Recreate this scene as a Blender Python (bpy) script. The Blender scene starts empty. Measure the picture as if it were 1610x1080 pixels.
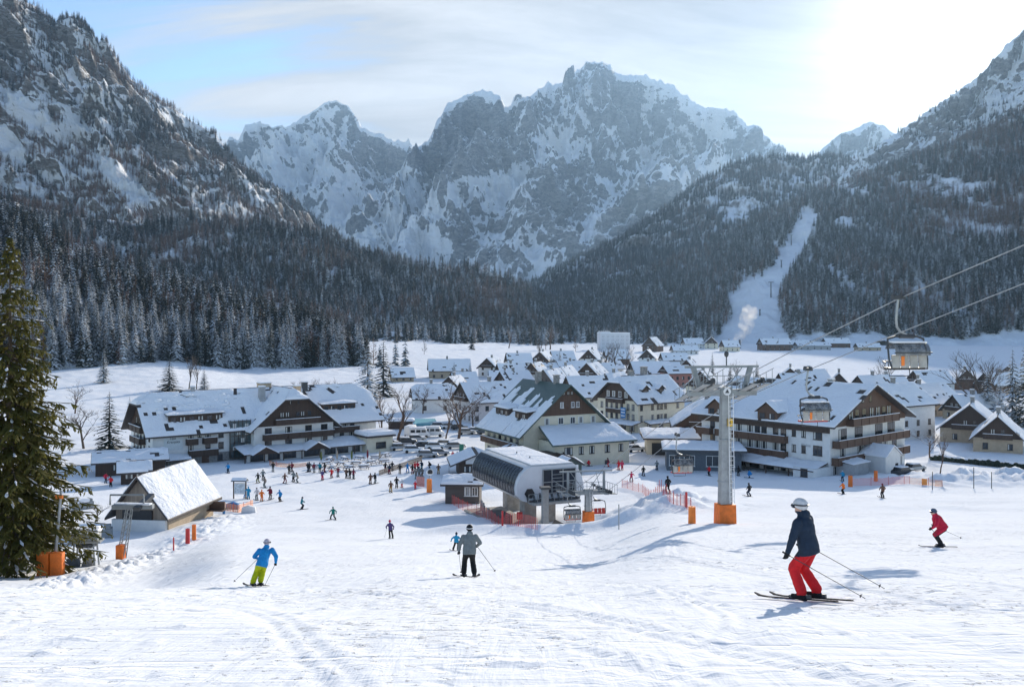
import bpy, bmesh, math, random
import numpy as np
from mathutils import Vector, Matrix, noise as mnoise
from mathutils.kdtree import KDTree
rng = np.random.default_rng(7)
random.seed(11)
sc = bpy.context.scene
COL = sc.collection
R = math.radians
# ---------------------------------------------------------------- layout frame
F, CX, HY = 1394.0, 805.0, 505.0          # focal length and principal point in photo pixels

def P3(px, py, Y):
    return Vector(((px - CX) / F * Y, Y, (HY - py) / F * Y))

# ---------------------------------------------------------------- numpy noise
_perm = rng.permutation(512).astype(np.int64)
_perm = np.concatenate([_perm, _perm, _perm])
_g = rng.uniform(0, 2 * np.pi, 512)
_gx, _gy = np.cos(_g), np.sin(_g)

def pnoise(x, y, seed=0):
    x = np.asarray(x, float) + seed * 17.31; y = np.asarray(y, float) - seed * 9.77
    xi = np.floor(x).astype(np.int64); yi = np.floor(y).astype(np.int64)
    xf = x - xi; yf = y - yi
    u = xf * xf * xf * (xf * (xf * 6 - 15) + 10); v = yf * yf * yf * (yf * (yf * 6 - 15) + 10)
    def g(ix, iy, dx, dy):
        h = _perm[(_perm[ix & 511] + iy) & 511] & 511
        return _gx[h] * dx + _gy[h] * dy
    a = g(xi, yi, xf, yf); b = g(xi + 1, yi, xf - 1, yf)
    c = g(xi, yi + 1, xf, yf - 1); d = g(xi + 1, yi + 1, xf - 1, yf - 1)
    return (a + u * (b - a) + v * ((c + u * (d - c)) - (a + u * (b - a)))) * 1.4

def fbm(x, y, oct=4, seed=0, gain=.5, lac=2.03):
    s = 0; a = 1.; f = 1.
    for k in range(oct):
        s = s + a * pnoise(x * f, y * f, seed + k * 3); a *= gain; f *= lac
    return s

def ridged(x, y, oct=5, seed=0, gain=.55, lac=2.07):
    s = 0; a = 1.; f = 1.; w = 1.
    for k in range(oct):
        n = 1 - np.abs(pnoise(x * f, y * f, seed + k * 5)) * 1.6
        n = np.clip(n, 0, 1) ** 1.6
        s = s + a * n * w; w = np.clip(n * 1.6, 0, 1); a *= gain; f *= lac
    return s

def sstep(a, b, x):
    t = np.clip((x - a) / (b - a), 0, 1)
    return t * t * (3 - 2 * t)

# ---------------------------------------------------------------- node helpers
class NT:
    def __init__(s, tree):
        s.t = tree; s.n = tree.nodes; s.l = tree.links
    def add(s, typ, ins=None, **kw):
        nd = s.n.new(typ)
        for k, v in kw.items(): setattr(nd, k, v)
        for k, v in (ins or {}).items(): s.set(nd, k, v)
        return nd
    def set(s, nd, k, v):
        sock = nd.inputs[k]
        if isinstance(v, bpy.types.NodeSocket): s.l.new(v, sock)
        elif isinstance(v, bpy.types.Node): s.l.new(v.outputs[0], sock)
        else: sock.default_value = v
    def math(s, op, a, b=0., c=0., clamp=False):
        nd = s.n.new('ShaderNodeMath'); nd.operation = op; nd.use_clamp = clamp
        for i, v in enumerate((a, b, c)): s.set(nd, i, v)
        return nd.outputs[0]
    def mix(s, f, a, b):
        nd = s.n.new('ShaderNodeMix'); nd.data_type = 'RGBA'
        s.set(nd, 0, f); s.set(nd, 6, a); s.set(nd, 7, b)
        return nd.outputs[2]
    def noise(s, vec, scale, detail=3, rough=.55, dist=0):
        nd = s.add('ShaderNodeTexNoise', {'Scale': scale, 'Detail': detail, 'Roughness': rough, 'Distortion': dist})
        if vec is not None: s.set(nd, 'Vector', vec)
        return nd.outputs['Fac']
    def mapr(s, v, a, b, c=0., d=1., smooth=True):
        nd = s.n.new('ShaderNodeMapRange'); nd.clamp = True
        if smooth: nd.interpolation_type = 'SMOOTHSTEP'
        for i, q in enumerate((v, a, b, c, d)): s.set(nd, i, q)
        return nd.outputs[0]
    def scale(s, vec, xyz, rot=(0, 0, 0)):
        return s.add('ShaderNodeMapping', {'Vector': vec, 'Scale': xyz, 'Rotation': rot}).outputs[0]

MATS = {}
def rgba(c): return (c[0], c[1], c[2], 1.)

def new_mat(name):
    m = bpy.data.materials.new(name); m.use_nodes = True
    m.node_tree.nodes.clear()
    t = NT(m.node_tree)
    out = t.add('ShaderNodeOutputMaterial')
    b = t.add('ShaderNodeBsdfPrincipled')
    t.l.new(b.outputs[0], out.inputs[0])
    MATS[name] = m
    return m, t, b

def M(name, col=None, rough=.6, metal=0., var=.15, scale=3., bump=.0, stretch=(1, 1, 1), spec=.5):
    """plain procedural material: base colour with noise variation"""
    if name in MATS: return MATS[name]
    m, t, b = new_mat(name)
    co = t.add('ShaderNodeTexCoord').outputs['Object']
    v = t.scale(co, stretch)
    n = t.noise(v, scale, 4, .6)
    lo = rgba([c * (1 - var) for c in col]); hi = rgba([min(1, c * (1 + var)) for c in col])
    t.set(b, 'Base Color', t.mix(t.mapr(n, .3, .7), lo, hi))
    b.inputs['Roughness'].default_value = rough
    b.inputs['Metallic'].default_value = metal
    b.inputs['Specular IOR Level'].default_value = spec
    if bump:
        t.set(b, 'Normal', t.add('ShaderNodeBump', {'Strength': bump, 'Distance': .05, 'Height': n}).outputs[0])
    return m

# ---------------------------------------------------------------- object helpers
def mesh_np(name, verts, faces, mats, fmat=None, smooth=False):
    me = bpy.data.meshes.new(name)
    verts = np.asarray(verts, np.float32)
    if isinstance(faces, np.ndarray) and faces.ndim == 2:
        nf, k = faces.shape
        me.vertices.add(len(verts)); me.vertices.foreach_set('co', verts.ravel())
        me.loops.add(nf * k); me.polygons.add(nf)
        me.loops.foreach_set('vertex_index', faces.ravel().astype(np.int32))
        me.polygons.foreach_set('loop_start', np.arange(0, nf * k, k, dtype=np.int32))
        me.update(calc_edges=True)
    else:
        me.from_pydata([tuple(v) for v in verts], [], [tuple(f) for f in faces])
    for m in (mats if isinstance(mats, (list, tuple)) else [mats]): me.materials.append(m)
    if fmat is not None: me.polygons.foreach_set('material_index', np.asarray(fmat, np.int32))
    if smooth: me.polygons.foreach_set('use_smooth', np.ones(len(me.polygons), bool))
    me.validate(); me.update()
    return me

def link(name, me, parent=None, loc=(0, 0, 0), rz=0., rot=None, scale=None):
    o = bpy.data.objects.new(name, me); COL.objects.link(o)
    o.location = loc
    o.rotation_euler = rot if rot is not None else (0, 0, rz)
    if scale is not None: o.scale = scale if hasattr(scale, '__len__') else (scale,) * 3
    if parent is not None: o.parent = parent
    return o

def tag(o, label=None, cat=None, group=None, kind=None):
    if label: o['label'] = label
    if cat: o['category'] = cat
    if group: o['group'] = group
    if kind: o['kind'] = kind
    return o

def thing(name, label, cat, loc, rz=0., group=None):
    return tag(link(name, None, None, loc, rz), label, cat, group)

def kids(o): return [c for c in KID.get(o.name, [])]
def copy_tree(o, parent=None):
    c = o.copy(); COL.objects.link(c)
    if parent is not None: c.parent = parent
    for ch in list(o.children): copy_tree(ch, c)
    return c

class MB:
    """mesh collector: boxes, tubes, prisms; builds one object"""
    def __init__(s): s.v = []; s.f = []; s.m = []
    def poly(s, pts, faces, mi=0):
        k = len(s.v); s.v += [tuple(p) for p in pts]
        s.f += [tuple(i + k for i in f) for f in faces]; s.m += [mi] * len(faces)
        return s
    def box(s, c, d, mi=0, rz=0., rx=0., taper=1.):
        x, y, z = d[0] / 2, d[1] / 2, d[2] / 2
        mt = Matrix.Translation(c) @ Matrix.Rotation(rz, 4, 'Z') @ Matrix.Rotation(rx, 4, 'X')
        p = [mt @ Vector((a * x * (taper if cc > 0 else 1), b * y * (taper if cc > 0 else 1), cc * z)) for cc in (-1, 1) for b in (-1, 1) for a in (-1, 1)]
        return s.poly(p, [(0, 2, 3, 1), (4, 5, 7, 6), (0, 1, 5, 4), (2, 6, 7, 3), (0, 4, 6, 2), (1, 3, 7, 5)], mi)
    def box2(s, a, b, mi=0):
        return s.box([(a[i] + b[i]) / 2 for i in range(3)], [abs(b[i] - a[i]) for i in range(3)], mi)
    def tube(s, pts, rad, n=8, mi=0, cap=True, sq=1.):
        pts = [Vector(p) for p in pts]
        rad = rad if hasattr(rad, '__len__') else [rad] * len(pts)
        k = len(s.v); prev = None
        for i, p in enumerate(pts):
            d = (pts[min(i + 1, len(pts) - 1)] - pts[max(i - 1, 0)]).normalized()
            if prev is None:
                a = Vector((0, 0, 1)) if abs(d.z) < .9 else Vector((1, 0, 0))
                x = d.cross(a).normalized()
            else:
                x = (prev - d * prev.dot(d)).normalized()
            prev = x; y = d.cross(x)
            for j in range(n):
                t = 2 * math.pi * j / n
                s.v.append(tuple(p + (x * math.cos(t) + y * math.sin(t) * sq) * rad[i]))
        for i in range(len(pts) - 1):
            for j in range(n):
                a = k + i * n + j; b = k + i * n + (j + 1) % n
                s.f.append((a, b, b + n, a + n)); s.m.append(mi)
        if cap:
            s.f.append(tuple(k + j for j in range(n))[::-1]); s.m.append(mi)
            e = k + (len(pts) - 1) * n
            s.f.append(tuple(e + j for j in range(n))); s.m.append(mi)
        return s
    def ball(s, c, r, mi=0, nu=10, nv=6):
        r = r if hasattr(r, '__len__') else (r, r, r)
        k = len(s.v)
        s.v.append((c[0], c[1], c[2] - r[2]))
        for i in range(1, nv):
            ph = -math.pi / 2 + math.pi * i / nv
            for j in range(nu):
                t = 2 * math.pi * j / nu
                s.v.append((c[0] + r[0] * math.cos(ph) * math.cos(t), c[1] + r[1] * math.cos(ph) * math.sin(t), c[2] + r[2] * math.sin(ph)))
        s.v.append((c[0], c[1], c[2] + r[2])); top = len(s.v) - 1
        for j in range(nu):
            s.f.append((k, k + 1 + (j + 1) % nu, k + 1 + j)); s.m.append(mi)
            for i in range(nv - 2):
                a = k + 1 + i * nu + j; b = k + 1 + i * nu + (j + 1) % nu
                s.f.append((a, b, b + nu, a + nu)); s.m.append(mi)
            e = k + 1 + (nv - 2) * nu
            s.f.append((e + j, e + (j + 1) % nu, top)); s.m.append(mi)
        return s
    def prism(s, prof, axis, a, b, mi=0):
        """profile (list of 2D points) extruded along axis 'x','y' or 'z' from a to b"""
        def q(p, t):
            return {'x': (t, p[0], p[1]), 'y': (p[0], t, p[1]), 'z': (p[0], p[1], t)}[axis]
        n = len(prof); k = len(s.v)
        s.v += [q(p, a) for p in prof] + [q(p, b) for p in prof]
        for i in range(n):
            j = (i + 1) % n
            s.f.append((k + i, k + j, k + n + j, k + n + i)); s.m.append(mi)
        s.f.append(tuple(k + i for i in range(n))[::-1]); s.m.append(mi)
        s.f.append(tuple(k + n + i for i in range(n))); s.m.append(mi)
        return s
    def mesh(s, name, mats, smooth=False, bevel=0.):
        me = bpy.data.meshes.new(name)
        me.from_pydata(s.v, [], s.f)
        for m in (mats if isinstance(mats, (list, tuple)) else [mats]): me.materials.append(m)
        me.polygons.foreach_set('material_index', np.asarray(s.m, np.int32))
        bm = bmesh.new(); bm.from_mesh(me)
        bmesh.ops.recalc_face_normals(bm, faces=bm.faces)
        if bevel: bmesh.ops.bevel(bm, geom=list(bm.edges), offset=bevel, segments=2, affect='EDGES', profile=.6)
        bm.to_mesh(me); bm.free()
        if smooth:
            me.polygons.foreach_set('use_smooth', np.ones(len(me.polygons), bool))
            try: me.set_sharp_from_angle(angle=R(40))
            except Exception: pass
        me.update()
        return me
    def build(s, name, mats, parent=None, loc=(0, 0, 0), rz=0., smooth=False, bevel=0.):
        return link(name, s.mesh(name, mats, smooth, bevel), parent, loc, rz)
HAZE = 4.8e-5
EXPO = 0.7
# ================================================================ materials
SNOWC = (.84, .86, .89)

def snow_ground():
    m, t, b = new_mat('piste snow')
    co = t.add('ShaderNodeTexCoord').outputs['Object']
    big = t.noise(co, .045, 4, .6)
    mid = t.noise(t.scale(co, (1, .55, 1)), .55, 4, .6)
    t.set(b, 'Base Color', t.mix(t.math('MULTIPLY_ADD', big, .6, t.math('MULTIPLY', mid, .4)), rgba((.80, .82, .855)), rgba((.885, .895, .915))))
    b.inputs['Roughness'].default_value = .55
    b.inputs['Specular IOR Level'].default_value = 0.
    # relief: clumps, scraped furrows in two directions, grain
    clump = t.mapr(t.noise(t.scale(co, (1.3, 2.2, 1)), 2.6, 5, .68), .56, .78)
    rnd = t.mapr(t.noise(co, .16, 2), .40, .62)
    clump = t.math('MULTIPLY', clump, rnd)
    fur1 = t.noise(t.scale(co, (.35, 3.2, 1), (0, 0, R(14))), 1.1, 5, .62, .6)
    fur2 = t.noise(t.scale(co, (.3, 2.8, 1), (0, 0, R(-27))), 1.3, 4, .6, .5)
    tr = t.math('ABSOLUTE', t.math('SUBTRACT', t.noise(t.scale(co, (.16, .6, 1), (0, 0, R(24))), .7, 2, .4, .4), .5))
    tr = t.mapr(tr, 0., .012)
    grain = t.noise(co, 14, 3, .7)
    h = t.math('ADD', t.math('MULTIPLY', clump, .15), t.math('MULTIPLY', fur1, .06))
    h = t.math('ADD', h, t.math('MULTIPLY', fur2, .06))
    fur3 = t.noise(t.scale(co, (2.4, .22, 1), (0, 0, R(9))), 1.0, 4, .6, .5)
    h = t.math('ADD', h, t.math('MULTIPLY', fur3, .07))
    h = t.math('ADD', h, t.math('MULTIPLY', tr, .02))
    crumb = t.mapr(t.noise(co, 7.5, 4, .75), .60, .74)
    h = t.math('ADD', h, t.math('MULTIPLY', t.math('MULTIPLY', crumb, t.mapr(t.noise(co, .35, 3), .40, .58)), .10))
    h = t.math('ADD', h, t.math('MULTIPLY', grain, .014))
    t.set(b, 'Normal', t.add('ShaderNodeBump', {'Strength': .9, 'Distance': .75, 'Height': h}).outputs[0])
    return m

def snow_soft():
    m, t, b = new_mat('settled snow')
    co = t.add('ShaderNodeTexCoord').outputs['Object']
    n = t.math('MULTIPLY_ADD', t.noise(co, .35, 5, .62, .4), .8, t.math('MULTIPLY', t.noise(co, 2.2, 3, .6), .3))
    t.set(b, 'Base Color', t.mix(n, rgba((.79, .81, .85)), rgba((.88, .89, .91))))
    b.inputs['Roughness'].default_value = .6
    b.inputs['Specular IOR Level'].default_value = 0.
    t.set(b, 'Normal', t.add('ShaderNodeBump', {'Strength': .7, 'Distance': .7, 'Height': n}).outputs[0])
    return m

def foliage(name, green, green2, snow_lo, snow_hi, sc_=1.2):
    """needles with snow lying on the faces that look up"""
    m, t, b = new_mat(name)
    geo = t.add('ShaderNodeNewGeometry')
    nz = t.add('ShaderNodeSeparateXYZ', {0: geo.outputs['Normal']}).outputs['Z']
    co = t.add('ShaderNodeTexCoord').outputs['Object']
    oi = t.add('ShaderNodeObjectInfo').outputs['Random']
    n = t.noise(co, sc_, 3, .6)
    n2 = t.noise(co, sc_ * 3.1, 2, .6)
    g = t.mix(n2, rgba(green), rgba(green2))
    g = t.mix(t.mapr(oi, 0, 1, 0, .45), g, rgba((green[0] * 1.7 + .008, green[1] * 1.15, green[2] * .8)))
    k = t.math('ADD', nz, t.math('MULTIPLY', t.math('SUBTRACT', n, .5), 1.6))
    k = t.math('ADD', k, t.math('MULTIPLY', t.math('SUBTRACT', oi, .5), .35))
    t.set(b, 'Base Color', t.mix(t.mapr(k, snow_lo, snow_hi), g, rgba((.78, .81, .85))))
    b.inputs['Roughness'].default_value = .75
    b.inputs['Specular IOR Level'].default_value = .15
    return m

def rockface(name, rock, rock2, bias, scrub=0., scrub_lo=0, scrub_hi=1, fine=1.):
    """snow settles by slope; bare rock where it is steep; dark scrub below a height band"""
    m, t, b = new_mat(name)
    geo = t.add('ShaderNodeNewGeometry')
    pos = geo.outputs['Position']
    sep = t.add('ShaderNodeSeparateXYZ', {0: geo.outputs['Normal']})
    nz = sep.outputs['Z']
    pz = t.add('ShaderNodeSeparateXYZ', {0: pos}).outputs['Z']
    n1 = t.noise(t.scale(pos, (1, 1, 1.6)), .004 * fine, 8, .62)
    n2 = t.noise(t.scale(pos, (1, .6, 2.6), (R(14), R(28), 0)), .011 * fine, 7, .7, .35)
    n3 = t.noise(t.scale(pos, (1, .8, 1.5), (R(20), R(-35), 0)), .035 * fine, 5, .72)
    k = t.math('ADD', nz, t.math('MULTIPLY', t.math('SUBTRACT', n1, .5), .8))
    k = t.math('ADD', k, t.math('MULTIPLY', t.math('SUBTRACT', n2, .5), 1.35))
    k = t.math('ADD', k, t.math('MULTIPLY', t.math('SUBTRACT', n3, .5), .75))
    k = t.math('ADD', k, t.add('ShaderNodeAttribute', attribute_name='cover').outputs['Fac'])
    snowf = t.mapr(k, bias - .07, bias + .07)
    # thin snow on ledges and joints that cross the walls in two directions
    va = t.math('ABSOLUTE', t.math('SUBTRACT', t.noise(t.scale(pos, (1, .5, 2.2), (0, R(33), R(10))), .0065 * fine, 6, .68, .3), .5))
    vb = t.math('ABSOLUTE', t.math('SUBTRACT', t.noise(t.scale(pos, (1, .5, 2.6), (0, R(-38), R(-8))), .010 * fine, 6, .70, .3), .5))
    lead = t.math('MAXIMUM', t.mapr(va, .006, .030, 1, 0), t.math('MULTIPLY', t.mapr(vb, .005, .026, 1, 0), .85))
    lead = t.math('MULTIPLY', lead, t.mapr(nz, .12, .38, .25, 1.))
    gap_ = t.math('MULTIPLY', t.mapr(vb, .008, .0, 0, 1), t.mapr(n3, .5, .6))
    snowf = t.math('MAXIMUM', t.math('SUBTRACT', snowf, t.math('MULTIPLY', gap_, .8), 0, True), t.math('MULTIPLY', lead, .8))
    rk = t.mix(t.mapr(n3, .3, .7), rgba(rock), rgba(rock2))
    c = t.mix(snowf, rk, rgba((.80, .83, .87)))
    if scrub:
        s1 = t.noise(t.scale(pos, (1, 1, .3)), .02 * fine, 5, .75)
        s2 = t.noise(pos, .0022 * fine, 4, .6)
        hz = t.mapr(pz, scrub_lo, scrub_hi, 1, 0)
        kk = t.math('ADD', t.math('MULTIPLY', s2, .9), t.math('MULTIPLY', hz, .28))
        kk = t.math('ADD', kk, t.math('MULTIPLY', s1, .55))
        f = t.math('MULTIPLY', t.mapr(kk, 1.0, 1.1), scrub)
        f = t.math('MULTIPLY', f, t.mapr(pz, scrub_lo, scrub_hi, 1, 0))
        c = t.mix(f, c, rgba((.035, .042, .042)))
    t.set(b, 'Base Color', c)
    b.inputs['Roughness'].default_value = .8
    b.inputs['Specular IOR Level'].default_value = .1
    h = t.math('ADD', t.math('MULTIPLY', n2, 1.), t.math('MULTIPLY', n3, .45))
    t.set(b, 'Normal', t.add('ShaderNodeBump', {'Strength': .75, 'Distance': 26. / fine, 'Height': h}).outputs[0])
    return m

def forest_floor(name='forest floor', bias=.5):
    m, t, b = new_mat(name)
    geo = t.add('ShaderNodeNewGeometry')
    pos = geo.outputs['Position']
    nz = t.add('ShaderNodeSeparateXYZ', {0: geo.outputs['Normal']}).outputs['Z']
    n1 = t.noise(t.scale(pos, (1, 1, .4)), .03, 6, .7)
    n2 = t.noise(pos, .005, 4, .6)
    k = t.math('ADD', t.math('MULTIPLY', n1, 1.1), t.math('MULTIPLY', n2, .7))
    k = t.math('ADD', k, t.math('MULTIPLY', nz, .35))
    k = t.math('ADD', k, t.add('ShaderNodeAttribute', attribute_name='cover').outputs['Fac'])
    t.set(b, 'Base Color', t.mix(t.mapr(k, bias + .35, bias + .62), rgba((.075, .058, .048)), rgba((.72, .75, .80))))
    b.inputs['Roughness'].default_value = .85
    t.set(b, 'Normal', t.add('ShaderNodeBump', {'Strength': .6, 'Distance': 8., 'Height': n1}).outputs[0])
    return m

def planks(name, c1, c2, scale=6., vertical=True, rough=.7):
    m, t, b = new_mat(name)
    co = t.add('ShaderNodeTexCoord').outputs['Object']
    sep = t.add('ShaderNodeSeparateXYZ', {0: co})
    u = t.math('ADD', sep.outputs['X'], sep.outputs['Y']) if vertical else sep.outputs['Z']
    fr = t.math('FRACT', t.math('MULTIPLY', u, scale))
    gap = t.mapr(fr, .0, .1)
    idn = t.add('ShaderNodeTexWhiteNoise', {'W': t.math('FLOOR', t.math('MULTIPLY', u, scale))}, noise_dimensions='1D').outputs[0]
    n = t.noise(t.scale(co, (1, 1, .2) if vertical else (.2, .2, 1)), 5, 4, .6)
    c = t.mix(t.math('MULTIPLY_ADD', idn, .5, t.math('MULTIPLY', n, .5)), rgba(c1), rgba(c2))
    c = t.mix(gap, rgba([q * .45 for q in c1]), c)
    t.set(b, 'Base Color', c); b.inputs['Roughness'].default_value = rough
    return m

snow_ground(); snow_soft()
foliage('spruce needles dusted', (.014, .024, .02), (.028, .042, .03), .62, 1.05)
foliage('spruce needles frosted', (.016, .026, .024), (.03, .045, .036), .5, .98)
foliage('spruce needles dark', (.012, .021, .016), (.026, .038, .024), .85, 1.3)
foliage('far needles', (.012, .02, .019), (.022, .033, .028), .85, 1.25, .5)
foliage('far needles frosted', (.016, .026, .026), (.03, .042, .04), .58, 1.0, .5)
foliage('sunlit spruce needles', (.06, .062, .014), (.105, .095, .026), 1.2, 1.6, 2.)
foliage('larch twigs', (.10, .055, .033), (.15, .088, .055), .75, 1.2, .6)
foliage('bare twigs', (.075, .058, .048), (.12, .098, .082), .5, 1.0, 1.5)
rockface('far mountain rock', (.105, .112, .128), (.19, .195, .21), -.12, .8, 250, 900)
rockface('far peak rock', (.11, .116, .13), (.20, .205, .215), -.10)
rockface('left ridge rock', (.085, .074, .068), (.165, .148, .135), .20, 0, 200, 760, 2.2)
rockface('right ridge rock', (.10, .096, .096), (.19, .18, .178), .16, 0, 200, 600, 2.)
forest_floor('forest floor', .62); forest_floor('snowy forest floor', .56)
planks('dark larch boards', (.045, .026, .018), (.075, .045, .03), 5.)
planks('brown boards', (.085, .045, .028), (.13, .07, .042), 5.)
planks('weathered boards', (.19, .145, .105), (.32, .26, .20), 4.)
planks('grey brown boards', (.075, .06, .052), (.115, .095, .082), 6., False)
M('bark', (.075, .058, .045), .9, var=.4, scale=6, bump=.6, stretch=(1, 1, .3))
M('white plaster', (.72, .71, .68), .8, var=.05, scale=1.2)
M('cream plaster', (.70, .63, .48), .8, var=.06, scale=1.2)
M('ochre plaster', (.66, .50, .24), .8, var=.06, scale=1.2)
M('rose plaster', (.62, .56, .54), .8, var=.07, scale=1.2)
M('tan plaster', (.42, .33, .23), .8, var=.1, scale=1.2)
M('grey plaster', (.36, .36, .36), .8, var=.1, scale=1.2)
M('stone plinth', (.24, .235, .225), .85, var=.3, scale=2.5, bump=.4)
M('roof tiles', (.055, .045, .042), .7, var=.3, scale=5)
M('green roof sheet', (.05, .085, .075), .45, var=.15, scale=3)
M('dark frame', (.045, .03, .022), .6, var=.2)
M('white frame', (.7, .7, .68), .6, var=.05)
M('curtain', (.55, .54, .5), .8, var=.1)
M('window glass', (.025, .03, .036), .08, var=.2, scale=.7, spec=.8)
M('station glass', (.012, .018, .03), .22, var=.3, scale=.5, spec=.3)
M('stair glass', (.05, .08, .085), .12, var=.5, scale=.4, spec=.8)
M('galvanised steel', (.30, .32, .33), .45, .6, var=.15, scale=2.)
M('painted grey steel', (.26, .28, .285), .5, .2, var=.12, scale=2.)
M('dark steel', (.06, .065, .07), .5, .3, var=.2, scale=4)
M('station panel', (.62, .64, .66), .4, var=.05, scale=.6)
M('orange padding', (.78, .17, .015), .6, var=.14, scale=2.5, bump=.15)
M('safety orange', (.85, .22, .03), .6, var=.1)
M('yellow plate', (.85, .52, .03), .5, var=.08)
M('concrete', (.32, .30, .27), .85, var=.2, scale=1.5, bump=.3)
M('ski surface', (.03, .03, .035), .9, var=.3, spec=.05)
M('black plastic', (.02, .02, .022), .5, var=.2)
M('white paint', (.78, .78, .77), .5, var=.05)
M('blue paint', (.03, .17, .40), .5, var=.1)
M('turquoise cover', (.10, .36, .42), .5, var=.12)
M('red paint', (.55, .03, .03), .45, var=.1)
M('blue grey wall', (.085, .105, .125), .6, var=.15)
M('blue boards', (.16, .19, .22), .6, var=.15)
M('skin', (.55, .33, .24), .6, var=.08)
def bubble_mat():
    m, t, b = new_mat('clear bubble')
    co = t.add('ShaderNodeTexCoord').outputs['Object']
    n = t.noise(co, 2.5, 4, .6)
    t.set(b, 'Base Color', t.mix(t.mapr(n, .35, .65), rgba((.10, .105, .11)), rgba((.30, .30, .30))))
    b.inputs['Roughness'].default_value = .25
    tr = t.add('ShaderNodeBsdfTransparent', {'Color': (.75, .78, .8, 1)})
    mx = t.add('ShaderNodeMixShader', {0: t.mapr(n, .3, .7, .45, .85), 1: tr.outputs[0], 2: b.outputs[0]})
    out = [n_ for n_ in t.n if n_.type == 'OUTPUT_MATERIAL'][0]
    t.l.new(mx.outputs[0], out.inputs[0])
bubble_mat()
M('tyre', (.02, .02, .02), .8, var=.2)

def translucent_needles(name, c1, c2):
    m, t, b = new_mat(name)
    co = t.add('ShaderNodeTexCoord').outputs['Object']
    c = t.mix(t.mapr(t.noise(co, 1.3, 4, .7), .3, .7), rgba(c1), rgba(c2))
    t.set(b, 'Base Color', c); b.inputs['Roughness'].default_value = .7; b.inputs['Specular IOR Level'].default_value = .2
    tl = t.add('ShaderNodeBsdfTranslucent', {'Color': c})
    mx = t.add('ShaderNodeMixShader', {0: .42, 1: b.outputs[0], 2: tl.outputs[0]})
    out = [n for n in t.n if n.type == 'OUTPUT_MATERIAL'][0]
    t.l.new(mx.outputs[0], out.inputs[0])
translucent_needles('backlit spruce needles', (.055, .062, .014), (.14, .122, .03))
def net_mat(name, col, dens):
    """woven safety net: open mesh cut by transparency between the cords"""
    m, t, b = new_mat(name)
    co = t.add('ShaderNodeTexCoord').outputs['Object']
    sep = t.add('ShaderNodeSeparateXYZ', {0: co})
    u = t.math('FRACT', t.math('MULTIPLY', t.math('ADD', sep.outputs['X'], t.math('MULTIPLY', sep.outputs['Y'], .7)), 9.))
    v = t.math('FRACT', t.math('MULTIPLY', sep.outputs['Z'], 11.))
    k = t.math('MAXIMUM', t.math('LESS_THAN', u, dens), t.math('LESS_THAN', v, dens))
    t.set(b, 'Base Color', rgba(col)); b.inputs['Roughness'].default_value = .7
    tr = t.add('ShaderNodeBsdfTransparent')
    mx = t.add('ShaderNodeMixShader', {0: k, 1: tr.outputs[0], 2: b.outputs[0]})
    out = [n for n in t.n if n.type == 'OUTPUT_MATERIAL'][0]
    t.l.new(mx.outputs[0], out.inputs[0])
    return m
net_mat('red net', (.75, .16, .13), .2)
net_mat('orange net', (.85, .30, .06), .3)
SN = MATS['settled snow']
# ================================================================ ground
_PY = np.array([-40, -12, 0, 8, 15, 30, 45, 60, 75, 85, 100, 115, 130, 150, 175, 250, 400, 700, 1000, 1600, 3000, 9500])
_PZ = np.array([6., .9, -1.75, -3.15, -4.8, -8.7, -12.3, -15.6, -18.7, -20.5, -22.6, -24.2, -25.3, -26.3, -27., -27.2, -26.8, -26.3, -25.5, -22, -10, 20])
def _smooth_profile():
    ys = np.concatenate([np.arange(-40, 300, 1.), np.geomspace(300, 9500, 200)])
    z = np.interp(ys, _PY, _PZ)
    k = np.ones(9) / 9
    for _ in range(2):
        zz = np.convolve(np.pad(z, 4, mode='edge'), k, mode='valid')
        z = np.where((ys > -34) & (ys < 300), zz, z)
    return ys, z
_SY, _SZ = _smooth_profile()

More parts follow.
